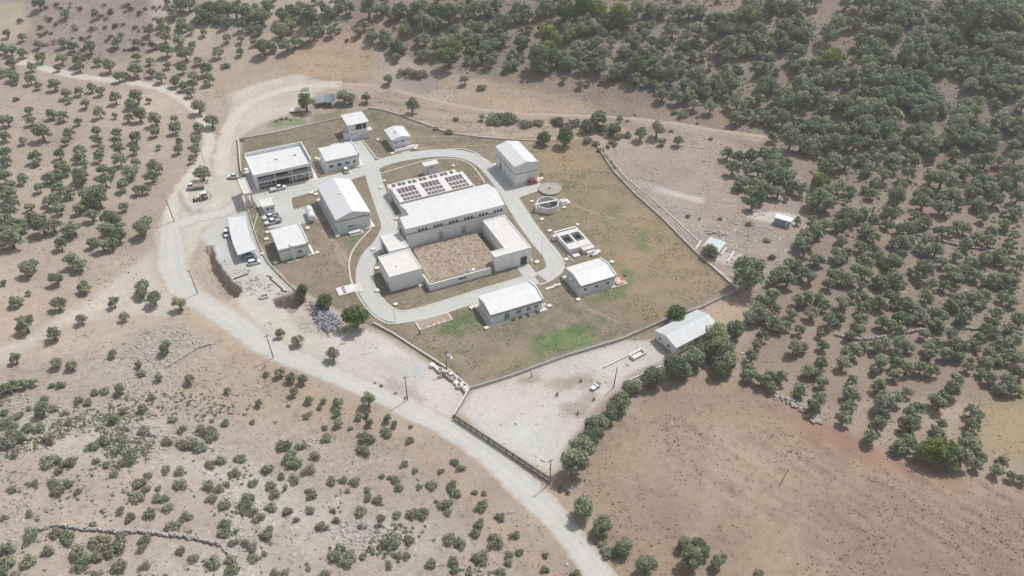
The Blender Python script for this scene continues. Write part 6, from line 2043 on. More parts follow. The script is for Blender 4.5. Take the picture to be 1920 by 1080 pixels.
# heap of dark pipes on the bank
PA = P(np.array([578, 604, 640, 634, 610, 592]), np.array([566, 572, 598, 612, 628, 606]))
pipe_o = None; placed = 0
lo, hi = PA.min(0), PA.max(0)
base_dir = heading((585, 572), (625, 606))
while placed < 100:
    x = RNG.uniform(lo[0], hi[0]); y = RNG.uniform(lo[1], hi[1])
    if float(poly_sd(np.array([x]), np.array([y]), PA)[0]) > -0.5:
        continue
    if pipe_o is None:
        o = MB().tube((-1.9, 0, 0), (1.9, 0, 0), 0.15, n=8).build('pipe', M['pipe']); pipe_o = o
    else:
        o = pipe_o.copy(); COL.objects.link(o)
    ang = base_dir + RNG.gauss(0, 0.5)
    z = float(ground(x, y)) + 0.13 + 0.8 * placed / 100 * RNG.uniform(0.5, 1)
    o.location = (x, y, z + 0.05); o.rotation_euler = (0, RNG.gauss(0, 0.10), ang); s = RNG.uniform(0.7, 1.25); o.scale = (s, 1, 1)
    tag(o, 'dark grey pipe lying in the loose heap on the bank', 'pipe', 'pipes in the heap on the bank')
    placed += 1

# scrap concrete along the wall
SCRAP = [('ring', (852, 713), 'upright concrete ring with open top, largest piece of the scrap row'), ('block', (845, 703), 'white slab on the scrap row above the concrete ring'), ('block', (837, 699.5), 'small white block left of the white slab'),
         ('block', (833, 697.5), 'small pale block at the upper end of the scrap row'), ('ring', (826, 697), 'dark low ring at the upper end of the scrap row'), ('block', (820, 693), 'third pale cube set along the whitened wall'), ('block', (815, 690), 'second pale cube set along the whitened wall'),
         ('block', (810, 687), 'first pale cube set along the whitened wall'), ('pipe', (840, 709), 'long grey concrete pipe lying on the left of the scrap row'), ('block', (855, 719), 'pale block in front of the concrete ring'), ('ring', (861, 726), 'grey half-sunk ring below the upright ring'),
         ('block', (866, 724), 'pale tilted block right of the half-sunk ring'), ('block', (871, 729), 'white block near the lower end of the scrap row'), ('pipe', (869, 733), 'short pipe at the lower end of the scrap row'), ('block', (876, 733.5), 'small pale block at the wall corner')]
for kind, q, lab in SCRAP:
    g = P(*q)
    if kind == 'ring':
        o = MB().ring(0, 0, 0.62, 0.82, -0.1, 0.95, 20).build('concrete_ring', M['conc_w'], loc=(g[0], g[1], 0))
    elif kind == 'pipe':
        o = MB().tube((-1.6, 0, 0.4), (1.6, 0, 0.4), 0.42, n=14).build('concrete_pipe', M['conc_d'], loc=(g[0], g[1], 0), rot=(0, 0, heading((836, 703), (848, 716)) + RNG.uniform(-0.2, 0.2)))
    else:
        a, b, h_ = RNG.uniform(0.4, 0.8), RNG.uniform(0.35, 0.6), RNG.uniform(0.5, 0.9)
        o = MB().hexa([(-a, -b, -0.1), (a, -b, -0.1), (a, b, -0.1), (-a, b, -0.1)], [(-a * 0.95, -b, h_), (a, -b * 0.95, h_ * 0.95), (a * 0.97, b, h_), (-a, b * 0.96, h_)]).build('concrete_block', M['conc_w'], loc=(g[0], g[1], 0), rot=(RNG.uniform(-0.1, 0.1), RNG.uniform(-0.1, 0.1), RNG.uniform(0, 3)))
    tag(o, lab, 'concrete scrap', 'scrap concrete along the wall')
# ------------------------------------------------------------------ trees
def leaf_material(name, stops, from_object=True):
    """Foliage: colour ramp over a per-plant value plus clump and leaf variation; some light passes the leaves."""
    m = bpy.data.materials.new(name); m.use_nodes = True
    nt = m.node_tree; N = nt.nodes; L = nt.links
    N.remove(N["Principled BSDF"])
    out = N["Material Output"]
    at = N.new("ShaderNodeAttribute"); at.attribute_name = "tint"
    sep = N.new("ShaderNodeSeparateColor"); L.new(at.outputs["Color"], sep.inputs[0])
    if from_object:
        oi = N.new("ShaderNodeObjectInfo"); plant = oi.outputs["Random"]
    else:
        plant = sep.outputs[2]
    rp = N.new("ShaderNodeValToRGB")
    L.new(plant, rp.inputs[0])
    e = rp.color_ramp.elements
    e[0].position = 0; e[0].color = stops[0]
    e[1].position = 1; e[1].color = stops[-1]
    for k, c in enumerate(stops[1:-1]):
        q = e.new((k + 1) / (len(stops) - 1)); q.color = c
    mr = N.new("ShaderNodeMapRange"); mr.inputs["To Min"].default_value = 0.62; mr.inputs["To Max"].default_value = 1.42
    L.new(sep.outputs[0], mr.inputs["Value"])
    mx = N.new("ShaderNodeMix"); mx.data_type = 'RGBA'; mx.blend_type = 'MULTIPLY'; mx.inputs["Factor"].default_value = 1
    L.new(rp.outputs[0], mx.inputs["A"]); L.new(mr.outputs[0], mx.inputs["B"])
    hv = N.new("ShaderNodeMix"); hv.data_type = 'RGBA'
    f = N.new("ShaderNodeMath"); f.operation = 'MULTIPLY'; f.inputs[1].default_value = 0.35
    L.new(sep.outputs[1], f.inputs[0]); L.new(f.outputs[0], hv.inputs["Factor"])
    L.new(mx.outputs["Result"], hv.inputs["A"]); hv.inputs["B"].default_value = (0.16, 0.15, 0.07, 1)
    df = N.new("ShaderNodeBsdfDiffuse"); tr = N.new("ShaderNodeBsdfTranslucent")
    L.new(hv.outputs["Result"], df.inputs["Color"]); L.new(hv.outputs["Result"], tr.inputs["Color"])
    ms = N.new("ShaderNodeMixShader"); ms.inputs[0].default_value = 0.2
    L.new(df.outputs[0], ms.inputs[1]); L.new(tr.outputs[0], ms.inputs[2]); L.new(ms.outputs[0], out.inputs["Surface"])
    return m


OLIVE = [(0.281, 0.302, 0.197, 1), (0.401, 0.424, 0.292, 1), (0.304, 0.344, 0.211, 1), (0.468, 0.475, 0.335, 1), (0.269, 0.300, 0.197, 1)]
WOOD = [(0.236, 0.280, 0.172, 1), (0.356, 0.403, 0.251, 1), (0.298, 0.346, 0.202, 1), (0.431, 0.461, 0.303, 1), (0.232, 0.274, 0.176, 1)]
GREENS = [(0.172, 0.243, 0.092, 1), (0.215, 0.272, 0.103, 1), (0.186, 0.257, 0.106, 1)]
LIMES = [(0.300, 0.341, 0.088, 1), (0.270, 0.318, 0.094, 1)]
SCRUB = [(0.341, 0.361, 0.243, 1), (0.303, 0.334, 0.214, 1), (0.366, 0.374, 0.274, 1), (0.316, 0.309, 0.207, 1)]
DRYS = [(0.17, 0.125, 0.085, 1), (0.15, 0.12, 0.085, 1), (0.20, 0.15, 0.10, 1)]
LM = {'o': leaf_material("olive_leaves", OLIVE), 'd': leaf_material("hillside_olive_leaves", WOOD), 'g': leaf_material("green_leaves", GREENS), 'l': leaf_material("yellow_green_leaves", LIMES),
      's': leaf_material("scrub_leaves", SCRUB), 'x': leaf_material("dry_leaves", DRYS), 'mass': leaf_material("far_olive_leaves", WOOD, False)}


def crown_arrays(rng, clumps, per, size, squash=0.8):
    """Leaf quads on and in a set of clumps. Returns vertices (n,4,3) and tints (n,3)."""
    V = []; T = []
    for (cx, cy, cz, r) in clumps:
        n = int(per * (r / 0.4) ** 2)
        d = rng.normal(size=(n, 3)); d /= np.linalg.norm(d, axis=1)[:, None]
        rad = r * (0.55 + 0.5 * rng.random(n) ** 0.6) * (1 + 0.18 * np.sin(d[:, 0] * 5 + cx * 9) * np.sin(d[:, 1] * 5 + cy * 7))
        c = np.stack([cx + d[:, 0] * rad, cy + d[:, 1] * rad, cz + d[:, 2] * rad * squash], -1)
        nrm = d + rng.normal(size=(n, 3)) * 0.55; nrm /= np.linalg.norm(nrm, axis=1)[:, None]
        a = np.cross(nrm, rng.normal(size=(n, 3))); a /= np.linalg.norm(a, axis=1)[:, None] + 1e-9
        b = np.cross(nrm, a)
        s = size * (0.6 + 0.8 * rng.random(n))
        a *= (s * 1.25)[:, None]; b *= (s * 0.62)[:, None]
        V.append(np.stack([c - a, c - b * 0.9 + a * 0.1, c + a, c + b], 1))
        ct = rng.random() * 0.45
        T.append(np.stack([np.clip(ct + rng.random(n) * 0.55, 0, 1), rng.random(n) ** 2 * (0.4 + 0.6 * rng.random()), np.zeros(n)], -1))
    return np.concatenate(V), np.concatenate(T)


def quads_mesh(name, V, T, m):
    n = len(V)
    me = bpy.data.meshes.new(name)
    me.vertices.add(4 * n); me.vertices.foreach_set("co", V.reshape(-1).astype(np.float32))
    me.loops.add(4 * n); me.loops.foreach_set("vertex_index", np.arange(4 * n, dtype=np.int32))
    me.polygons.add(n); me.polygons.foreach_set("loop_start", np.arange(0, 4 * n, 4, dtype=np.int32))
    ca = me.color_attributes.new("tint", 'FLOAT_COLOR', 'POINT')
    cc = np.concatenate([np.repeat(T, 4, axis=0), np.ones((4 * n, 1))], 1)
    ca.data.foreach_set("color", cc.astype(np.float32).ravel())
    me.materials.append(m)
    me.update(calc_edges=True)
    return me


def olive_clumps(rng, dense=1.0, flat=1.0):
    out = []
    n = rng.integers(9, 13)
    ang = rng.random() * 6.28
    for k in range(n):
        a = ang + 2.399 * k + rng.normal() * 0.25
        q = math.sqrt((k + 0.4) / n)
        rr = 0.68 * q * (0.85 + 0.3 * rng.random())
        z = 1.55 - 0.52 * q * q + rng.normal() * 0.13
        out.append((rr * math.cos(a), rr * math.sin(a) * 0.92, z * flat, 0.30 + 0.13 * rng.random()))
    for k in range(7):
        a = rng.random() * 6.28; rr = 0.3 + 0.6 * rng.random()
        out.append((rr * math.cos(a), rr * math.sin(a), (0.72 + 0.45 * rng.random()) * flat, 0.18 + 0.14 * rng.random()))
    return out


def round_clumps(rng):
    out = []
    n = rng.integers(14, 18)
    for k in range(n):
        t = (k + 0.5) / n
        ph = math.acos(1 - 2 * t * 0.86); a = 2.399 * k + rng.normal() * 0.3
        rr = 0.62 * math.sin(ph) * (0.85 + 0.25 * rng.random())
        out.append((rr * math.cos(a), rr * math.sin(a), 1.20 + 0.62 * math.cos(ph) + rng.normal() * 0.05, 0.34 + 0.12 * rng.random()))
    return out


def bush_clumps(rng):
    out = []
    n = rng.integers(5, 9)
    for k in range(n):
        a = 2.399 * k + rng.random(); rr = 0.62 * math.sqrt((k + 0.2) / n)
        out.append((rr * math.cos(a), rr * math.sin(a), 0.5 - 0.25 * rr + rng.normal() * 0.08, 0.30 + 0.16 * rng.random()))
    return out


def trunk_mesh(rng, clumps, base_r=0.13, m=None):
    mb = MB()
    h = 0.62 + 0.2 * rng.random()
    lx, ly = rng.normal() * 0.08, rng.normal() * 0.08
    mb.tube((0, 0, -0.25), (lx, ly, h), base_r * 1.25, base_r * 0.85, 7, cap=False)
    idx = rng.permutation(len(clumps))[:5]
    for i in idx:
        c = clumps[i]
        mid = (lx + (c[0] - lx) * 0.5, ly + (c[1] - ly) * 0.5, h + (c[2] - h) * 0.42)
        mb.tube((lx, ly, h - 0.05), mid, base_r * 0.6, base_r * 0.42, 6, cap=False)
        mb.tube(mid, (c[0] * 0.92, c[1] * 0.92, c[2]), base_r * 0.42, base_r * 0.15, 5, cap=False)
    me = bpy.data.meshes.new("trunk")
    me.from_pydata(mb.v, [], mb.f); me.materials.append(M['bark']); me.update()
    return me


VAR = {}
for kind, count, per, size in (('o', 8, 120, 0.088), ('d', 8, 125, 0.095), ('g', 3, 140, 0.085), ('l', 2, 140, 0.085), ('r', 5, 150, 0.080), ('s', 8, 125, 0.085), ('x', 3, 60, 0.07)):
    VAR[kind] = []
    for k in range(count):
        rg = np.random.default_rng(100 + 31 * k + ord(kind))
        cl = olive_clumps(rg) if kind in 'od' else round_clumps(rg) if kind in 'glr' else bush_clumps(rg)
        V_, T_ = crown_arrays(rg, cl, per, size)
        mname = {'r': 'd'}.get(kind, kind)
        cm = quads_mesh("crown" if kind not in 'sx' else "shrub", V_, T_, LM[mname])
        tm = trunk_mesh(rg, cl, 0.11 if kind in 'od' else 0.09) if kind not in 'sx' else None
        VAR[kind].append((cm, tm))
FARV = []
for k in range(8):
    rg = np.random.default_rng(900 + k)
    FARV.append(crown_arrays(rg, olive_clumps(rg), 70, 0.125))

ZC = {'o': 1.28, 'd': 1.28, 'g': 1.26, 'l': 1.26, 'r': 1.26, 's': 0.42, 'x': 0.42}


def solve_positions(items):
    """Crown centres in the photograph to ground points and sizes."""
    a = np.array([(q[0], q[1], q[2]) for q in items], float)
    zc = np.array([ZC[q[3]] for q in items])
    grow = np.array([{'d': 1.06, 'o': 1.0, 's': 1.18, 'x': 1.0}.get(q[3], 1.12) for q in items])
    R = np.full(len(a), 2.5)
    for _ in range(4):
        g = G(a[:, 0], a[:, 1], zc * R)
        d = np.stack([g[:, 0], g[:, 1], g[:, 2] + zc * R - CAM_H], -1)
        depth = d[:, 1] * math.cos(PITCH) - d[:, 2] * math.sin(PITCH)
        R = np.clip(grow * a[:, 2] * depth / FPX, 0.35, 7.5)
    return g, R


# tiles: origin in the photograph, then triples x, y, radius at four times the photograph's size; letters switch the kind
TILES = [
    (0, 0, 'o', 'd 285,15,45;487,90,35;718,100,32;1290,70,40;1200,155,35;1250,205,35;1110,225,35;50,245,30;160,270,32;900,260,30;870,310,40;285,320,35;x 410,310,40;300,200,35;560,200,40;700,215,40;860,190,35;150,150,35;350,130,30;600,60,30;420,30,30;830,90,30;980,60,35;d 470,310,40;540,330,45;670,345,50;70,360,45;20,360,35;160,385,40;300,415,45;455,425,45;585,430,50;590,490,40;730,450,35;810,480,50;1010,500,60;1020,415,35;1025,315,35;1340,20,50;1410,15,50;1560,40,50;1490,70,50;1640,40,60;1700,70,50;1760,60,60;1840,60,60;1900,110,50;1550,110,45;1690,150,40;1810,180,40;1870,205,30; o 430,500,30;1140,330,35;1235,270,45;1340,290,50;1430,215,30;1525,235,30;1440,325,35;1245,365,50;1120,445,35;1385,385,60;1255,475,35;1130,530,40;1200,570,45;1365,505,40;1480,440,40;1540,500,55;1445,555,50;1560,580,50;1310,600,45;1370,630,45;1440,620,40;1425,680,40;1480,780,65;1580,890,60;1480,940,50;1310,945,50;1305,885,30;1470,1040,45;1340,1050,35;1630,380,45;1800,375,35;1700,275,35;1805,285,30;1905,310,30;1910,245,30;230,495,35;220,580,45;85,460,45;80,550,50;110,590,35;15,535,35;280,630,35;400,620,50;490,690,45;515,740,30;590,670,40;640,765,40;680,645,40;750,670,40;860,720,50;1020,710,60;970,760,50;1115,745,25;1160,880,55;1040,840,60;960,870,40;860,860,25;740,835,45;720,970,40;580,900,35;465,860,45;215,820,35;225,890,45;385,840,45;300,970,75;510,980,50;45,890,50;30,1010,45;165,1045,35;870,980,45;870,1040,40;1010,1010,50;730,1040,40;1160,980,40;885,570,40;935,560,35;490,1050,35;s 1690,490,40;120,740,30'),
    (480, 0, 'd', '510,45,45;400,100,75;190,100,55;250,60,45;90,40,50;40,110,55;15,200,40;175,205,65;240,165,45;420,230,60;470,185,35;50,330,70;220,330,50;290,300,45;130,330,40;330,310,30;700,50,45;640,15,40;840,50,70;930,60,50;1070,50,60;860,230,40;815,175,35;770,220,40;960,250,55;870,265,45;1115,200,40;1210,60,70;1240,30,60;1240,140,65;1330,170,50;1180,110,50;1540,60,55;1640,50,60;1720,50,60;1800,20,50;1830,130,50;1610,180,40;1680,185,35;1490,220,50;1520,270,45;1590,250,40;1260,280,55;1390,310,75;1055,415,35;1105,360,30;1660,290,60;1720,350,55;1820,240,60;1860,270,50;1880,150,50;1790,320,50;1750,450,45;1690,400,50;1790,400,40;1885,490,35;1910,430,40; g 1340,70,60;1440,100,70;l 1500,350,50;g 1440,410,75;1060,350,45; o 990,580,45;1565,590,40;370,745,75;650,700,65;710,720,50;825,720,45;1170,780,60;1695,870,30;s 1640,460,30;1690,655,40;1500,890,25;1445,985,35;1110,530,55;1180,545,60;1250,550,55;1790,885,65;1850,875,70;1910,885,65;1830,905,50;1345,960,22;x 1035,210,35;1580,495,25;680,300,25;s 190,890,18;230,885,16;150,905,14;260,897,13'),
    (960, 0, 'd', '30,30,40;30,130,35;130,200,35;120,100,50;100,60,50;70,300,60;15,380,35;90,430,20;200,400,90;230,480,60;260,30,60;430,200,60;430,250,50;540,150,60;510,210,50;620,190,50;680,230,40;640,290,50;740,300,45;780,240,35;900,280,65;1000,230,40;1050,290,45;1140,300,50;1200,210,60;1050,50,60;940,60,50;1130,70,45;1250,70,60;1330,60,60;1420,60,45;1400,220,75;1540,110,70;1640,110,60;1570,190,60;1780,80,80;1790,20,70;1730,200,50;1840,110,50;1900,60,50;1860,200,60;1720,270,50;1830,290,55;1900,280,50;1620,320,70;1550,350,50;1610,400,55;1720,370,50;1780,350,50;1370,410,40;1440,410,35;1280,340,35;1250,420,40;1100,330,40;980,380,50;840,370,50;670,390,75;590,420,50;480,340,50;500,400,50;380,420,50;430,450,60;520,490,45;560,520,30;410,450,50;650,470,60;800,500,60;770,540,50;1000,480,40;920,580,50;1080,450,70;1180,470,60;1090,530,60;1190,560,60;1290,480,40;1300,620,45;1400,570,70;1440,610,55;1340,560,50;1530,590,50;1500,620,50;1620,560,50;1700,530,40;1650,620,60;1600,500,30;1580,660,50;1450,680,50;1540,700,40;1690,740,70;1610,730,30;1780,740,50;1860,720,50;1890,600,60;1880,650,50;1130,700,50;1240,720,50;1110,650,35;1230,660,40;1330,700,50;1370,770,45;1350,650,50;1490,790,50;1600,800,25;1690,860,60;1760,840,45;1850,830,40;1830,880,40;1900,860,50;1900,420,30;1890,500,50;385,585,30;515,620,35;570,610,25;690,575,35; x 570,240,45;g 540,50,80;400,70,75;940,500,70;700,130,60;l 270,240,75;330,300,45;260,350,70;640,70,70;800,100,65;g 860,130,60;300,430,55; o 650,880,75;560,930,55;810,885,30;770,960,50;970,990,55;1090,960,65;1250,1045,45;350,890,38;1130,1050,35;s 1280,850,55;1220,840,30;1350,840,30;1395,875,20;1390,920,15;100,920,55;1195,980,20;820,1010,30;1490,1040,20;920,860,12;865,905,15;450,910,30;g 240,1020,50;400,1020,60;s 560,1050,40'),
    (1440, 0, 'd', '1560,80,130;1830,100,120;1800,280,80;1200,850,80;1000,30,70;l 500,425,75'),
    (1440, 270, 'd', '60,60,60;130,140,60;60,240,70;150,220,70;190,290,60;80,340,60;40,150,60;250,330,50;460,330,60;380,380,80;450,420,80;530,310,60;340,430,60;500,120,75;450,170,60;590,120,60;690,100,45;740,90,45;760,160,50;730,200,40;830,100,50;940,110,60;870,210,65;950,160,50;1060,210,50;1100,100,60;1050,70,40;1000,290,55;970,390,65;810,290,50;780,360,45;1180,350,60;1170,420,65;1320,380,55;1340,460,65;1290,470,50;1390,370,60;1440,420,50;1330,160,60;1320,250,80;1400,290,60;1230,250,55;1480,180,70;1560,100,60;1240,60,50;1400,60,50;1640,110,60;1600,250,50;1650,270,50;1520,340,60;1560,300,50;1690,310,60;1780,290,60;1840,180,60;1800,230,50;1890,240,60;1880,380,60;1710,400,60;1590,430,55;1740,120,40;1870,80,60;1870,490,50;1850,500,50;l 400,270,60; o 1620,540,45;1780,590,50;1850,670,45;1680,640,55;1810,750,50;1660,720,50;1480,620,55;1430,590,50;1370,640,50;1290,650,50;1490,740,55;1580,690,50;1180,560,60;1120,590,50;1070,620,60;1000,620,50;1200,700,60;1010,710,70;940,730,40;1150,770,45;1270,780,60;1060,710,50;950,510,65;900,490,45;900,590,45;790,570,50;600,510,75;560,520,50;720,500,50;680,540,45;580,600,60;520,600,50;430,590,50;370,610,50;760,640,60;800,690,50;700,760,50;560,720,50;530,810,60;590,800,50;540,870,60;280,690,70;330,660,60;240,740,55;280,790,55;380,660,45;350,860,50;390,860,50;170,880,60;220,900,50;110,940,60;60,980,70;260,950,60;150,1000,70;320,990,55;720,860,60;760,890,50;800,780,50;690,930,55;950,860,75;910,900,50;1000,820,50;1180,920,80;1150,980,50;1380,930,60;1420,990,60;1490,930,70;1530,880,60;1420,830,50;1560,980,50;1640,840,60;1720,830,60;1760,810,50;1780,870,50;1900,850,40;1880,900,50;1700,1000,60;1770,1010,60;1830,1030,60;1650,1020,50;960,1000,70;850,1020,60;500,970,60;560,990,60;640,1000,60;460,1040,50;980,1050,50;1240,1040,50;1330,1050,50;740,960,50;l 225,555,18'),
    (1440, 540, 'o', '40,40,60;60,150,50;40,250,60;180,180,50;240,80,55;300,60,60;390,60,50;340,170,65;420,120,50;460,230,65;540,220,50;570,90,65;640,40,50;400,330,40;90,280,50;140,270,45;240,305,45;720,50,45;720,140,55;700,230,55;690,300,45;780,100,50;850,100,60;930,60,60;870,240,60;940,280,50;1000,310,45;990,210,60;1060,220,50;1040,100,60;1100,130,50;1190,50,55;1140,170,45;1250,170,60;1310,190,60;1270,260,55;1180,240,40;1380,120,50;1440,80,70;1540,60,70;1630,50,60;1490,180,60;1450,230,50;1560,120,50;1840,90,50;1770,50,50;1720,180,60;1880,220,60;1700,250,40;1640,310,60;1720,310,50;1590,370,50;1820,290,50;1180,340,45;620,350,50;650,450,65;720,430,40;600,480,55;570,550,60;820,420,60;880,400,50;1000,400,70;1060,430,50;970,480,50;1220,430,55;1260,410,50;1380,350,65;1430,420,80;1350,480,60;1440,500,50;1210,480,50;200,430,70;270,440,45;420,420,50;400,560,55;310,610,60;360,620,50;250,740,60;410,700,50;390,820,60;340,880,60;240,770,50;30,660,60;100,660,60;30,740,45;640,680,45;610,770,60;650,810,50;600,890,60;580,960,60;850,540,60;800,610,40;980,560,60;1050,590,60;960,640,50;1150,590,60;1240,610,55;840,720,60;1050,770,45;890,840,90;960,820,60;850,900,70;830,1000,75;880,950,50;1130,900,60;1070,930,60;1080,1020,75;1020,1030,50;1290,860,65;1250,830,50;1380,750,75;1420,680,60;1340,790,60;1660,480,55;1640,550,50;1800,500,60;1880,520,60;1760,400,50;1860,380,60;1870,610,60;1800,680,70;1670,660,60;1840,740,60;1760,760,50;1540,910,60;1590,950,40;1520,1010,50;1560,1040,40;1310,1010,45;1250,1050,40;1900,780,30'),
    (1440, 810, 'o', '770,30,60;1000,100,60;950,120,40;1060,60,60;1130,140,70;1450,170,90;1540,90,80;1600,170,60;1570,240,50;1400,230,60;1760,210,60;1720,280,50;1830,320,45;1910,350,40;1500,20,50;1290,10,50;l 1250,120,95;g 1340,140,90'),
    (960, 540, 'r', '600,1030,60;670,1010,55;730,950,55;820,840,70;770,870,60;870,740,50;930,730,45;1070,650,75;1030,670,60;1240,590,80;1200,560,60;1300,620,50;1370,510,75;1400,470,60;1580,450,90;1530,340,80;1600,520,80;1480,460,60;1670,310,60;1700,280,45;1620,580,60;1560,600,60;o 1800,500,55;1790,640,60;1780,590,50;1890,680,60;1880,350,50;1840,420,40;1790,210,65;1850,170,70;1900,200,50;1880,90,60;1860,120,50;g 1230,190,70;s 1290,160,35'),
    (960, 810, 'r', '530,100,90;600,60,50;620,10,60;470,220,100;530,560,80;680,690,70;650,730,50;840,850,65;1010,1000,75;1290,830,50;1400,840,55;1350,940,80;1440,890,50;1540,970,50;1590,930,25;s 670,820,40;730,900,60;370,420,35;1850,1060,50;x 420,450,30;s 20,770,45;60,900,35;250,920,30;250,1030,40;480,1060,50'),
    (480, 540, 'o', '180,330,40;310,380,50;575,480,60;g 740,200,90;510,90,60;350,20,40;o 75,635,25;175,620,45;260,660,45;345,680,40;280,770,40;395,830,35;505,840,25;610,850,45;610,930,35;840,830,65;770,955,30;845,1000,35;830,945,25;985,970,35;1040,1010,30;615,1000,40;20,855,35;s 245,880,20;400,940,25;475,900,25;710,1050,25;1160,1040,20;970,1065,35;510,1045,30;370,960,35;x 940,730,22;890,710,16;1045,785,20;1120,825,22'),
    (0, 270, 'o', '30,50,50;40,110,45;20,230,60;70,290,40;165,245,45;260,80,55;265,135,30;440,65,45;450,150,55;590,40,50;590,80,50;740,80,45;760,20,30;630,140,35;590,215,65;600,260,50;770,185,55;780,260,55;840,200,40;890,25,45;895,105,55;960,185,70;1010,130,45;1010,30,40;920,300,50;1030,330,45;1090,330,40;1150,150,65;1190,180,35;1140,230,50;1190,15,25;1330,30,40;1460,40,40;1440,110,30;1510,200,65;380,240,50;430,210,55;340,250,40;430,310,60;290,320,40;480,180,50;510,350,50;400,410,65;350,420,40;440,480,50;60,370,60;20,330,50;90,440,50;50,490,60;220,460,40;225,540,55;300,590,80;390,590,70;540,610,70;500,640,50;590,470,50;640,370,70;720,370,90;690,420,60;740,330,50;640,430,50;680,520,55;800,540,60;850,560,70;800,620,65;880,670,60;760,740,65;690,730,45;830,740,50;450,740,50;925,460,40;1060,610,75;1090,570,50;200,920,70;240,900,50;530,860,65;590,890,60;415,1000,55;70,690,90;20,640,60;30,560,60;130,580,60;100,650,60;170,620,40;20,760,30;625,1055,50;1060,1055,60;890,600,50;25,1035,25'),
    (0, 540, 'o', '105,90,50;150,90,30;210,30,25;430,100,65;180,250,85;390,330,65;625,10,40;850,95,50;1060,15,55;1150,60,65;1340,105,60;605,225,45;925,205,40;110,520,50;415,550,50;530,570,45;840,480,40;1240,430,60;1035,565,35;1185,660,35;1420,675,45;1700,760,30;1060,890,40;930,910,30;845,970,45;30,745,50;90,720,45;165,710,45;240,695,40;300,890,70;890,750,50;s 1050,640,45;1130,820,35;385,730,30;450,725,40;710,775,40;780,770,40;590,840,40;660,850,45;400,900,40;330,830,35;210,900,30;140,950,45;515,1010,30;480,940,35;40,1010,60;90,1050,50;200,1050,50;300,1050,50;20,930,40;1410,865,25;1290,985,35;1590,995,20;1690,1010,35;1720,940,15;1715,895,15;1890,1000,30;1070,1060,40;1520,1065,50;1580,1060,40;1360,1060,40'),
    (0, 810, 's', '70,50,80;130,40,60;360,50,60;110,160,45;690,100,50;770,60,60;880,130,55;980,170,60;920,50,50;350,220,65;420,210,50;520,220,50;440,290,40;720,215,35;790,245,35;900,240,40;970,220,40;860,310,40;1110,320,35;1240,280,45;1350,290,45;1250,70,45;1370,80,50;1450,90,70;1500,110,50;1590,20,60;1580,240,50;1650,210,45;1760,300,50;1800,190,45;250,380,40;80,430,45;400,380,50;510,380,45;430,440,60;580,440,33;1050,380,60;1030,480,60;1090,430,40;1350,390,60;1180,490,50;1230,500,40;1260,570,45;1190,420,30;1560,400,60;1580,500,50;1640,420,45;1700,390,35;1680,550,45;1850,500,60;1840,550,50;1890,600,45;1900,380,40;1820,600,35;900,590,40;970,640,45;1120,610,60;1300,700,60;1390,630,55;1420,750,30;700,690,35;1690,680,50;1680,750,50;1750,830,40;220,610,40;30,640,35;220,770,75;420,750,55;500,800,60;470,760,50;750,820,80;900,830,90;820,880,70;730,920,60;1080,800,50;1060,870,45;590,900,70;610,980,75;890,1010,70;1080,1000,50;350,890,55;200,970,60;40,870,70;30,970,70;20,1040,50;1350,890,45;1450,950,45;1590,980,60;1720,960,45;1740,1020,60;1840,830,40;1890,870,50;1900,940,45;100,1070,40;710,1060,40'),
    (480, 810, 's', '530,40,45;330,105,50;210,100,60;250,190,70;280,230,60;440,180,50;390,280,60;80,280,50;190,330,35;290,350,55;110,400,50;140,460,50;420,470,50;220,410,25;390,440,30;560,360,50;740,370,45;660,360,35;830,50,60;790,110,55;820,150,50;780,20,30;980,10,45;1150,60,35;1110,240,40;1190,290,30;940,330,30;1050,350,40;1070,420,40;1000,340,25;1320,390,45;1220,410,30;1390,290,30;1490,220,35;1535,270,40;1460,410,45;1500,450,45;1480,370,30;1440,530,50;1410,540,50;1440,600,40;1640,450,25;1710,460,25;1700,530,45;1680,570,50;1680,680,50;1830,630,45;1640,760,45;1800,830,65;1790,790,50;1700,940,60;1640,940,40;1830,1050,50;1890,920,40;1890,980,35;1480,970,50;1490,1030,40;1440,800,55;1530,830,55;1310,990,50;1150,810,45;1130,930,40;1060,920,40;1000,1000,40;990,840,60;1030,830,50;870,900,30;780,590,50;830,430,35;840,490,40;910,510,45;780,700,30;1180,610,60;1250,610,50;1050,620,40;940,640,40;920,700,30;590,910,70;690,950,70;620,880,50;500,700,55;400,580,45;110,560,50;20,640,50;90,750,70;60,910,30;140,1060,50;220,1060,45;510,1070,50;390,1020,30;600,660,35;580,590,30;240,590,45;690,440,25;800,930,35;1600,1050,30;x 300,660,40;220,620,35;1090,700,25;1350,520,25'),
    (0, 0, 'r', '5620,2030,120;o 5330,1872,58;s 5160,1620,22;5750,1800,28;5610,1680,24;5800,1920,24;x 5630,1680,40;5780,1930,35;5400,1640,25;5250,1640,20;s 4590,1060,30;4520,1000,26;4610,1080,30;4560,1100,22'),
]
ITEMS = []
for ox, oy, kind0, text in TILES:
    kind = kind0
    for tok in text.replace('\n', ' ').split(';'):
        tok = tok.strip()
        if not tok:
            continue
        if tok[0].isalpha():
            kind = tok[0]; tok = tok[1:].strip()
            if not tok:
                continue
        v = [float(q) for q in tok.split(',')]
        ITEMS.append((ox + v[0] / 4, oy + v[1] / 4, (v[2] if len(v) > 2 else 50) / 4, kind))

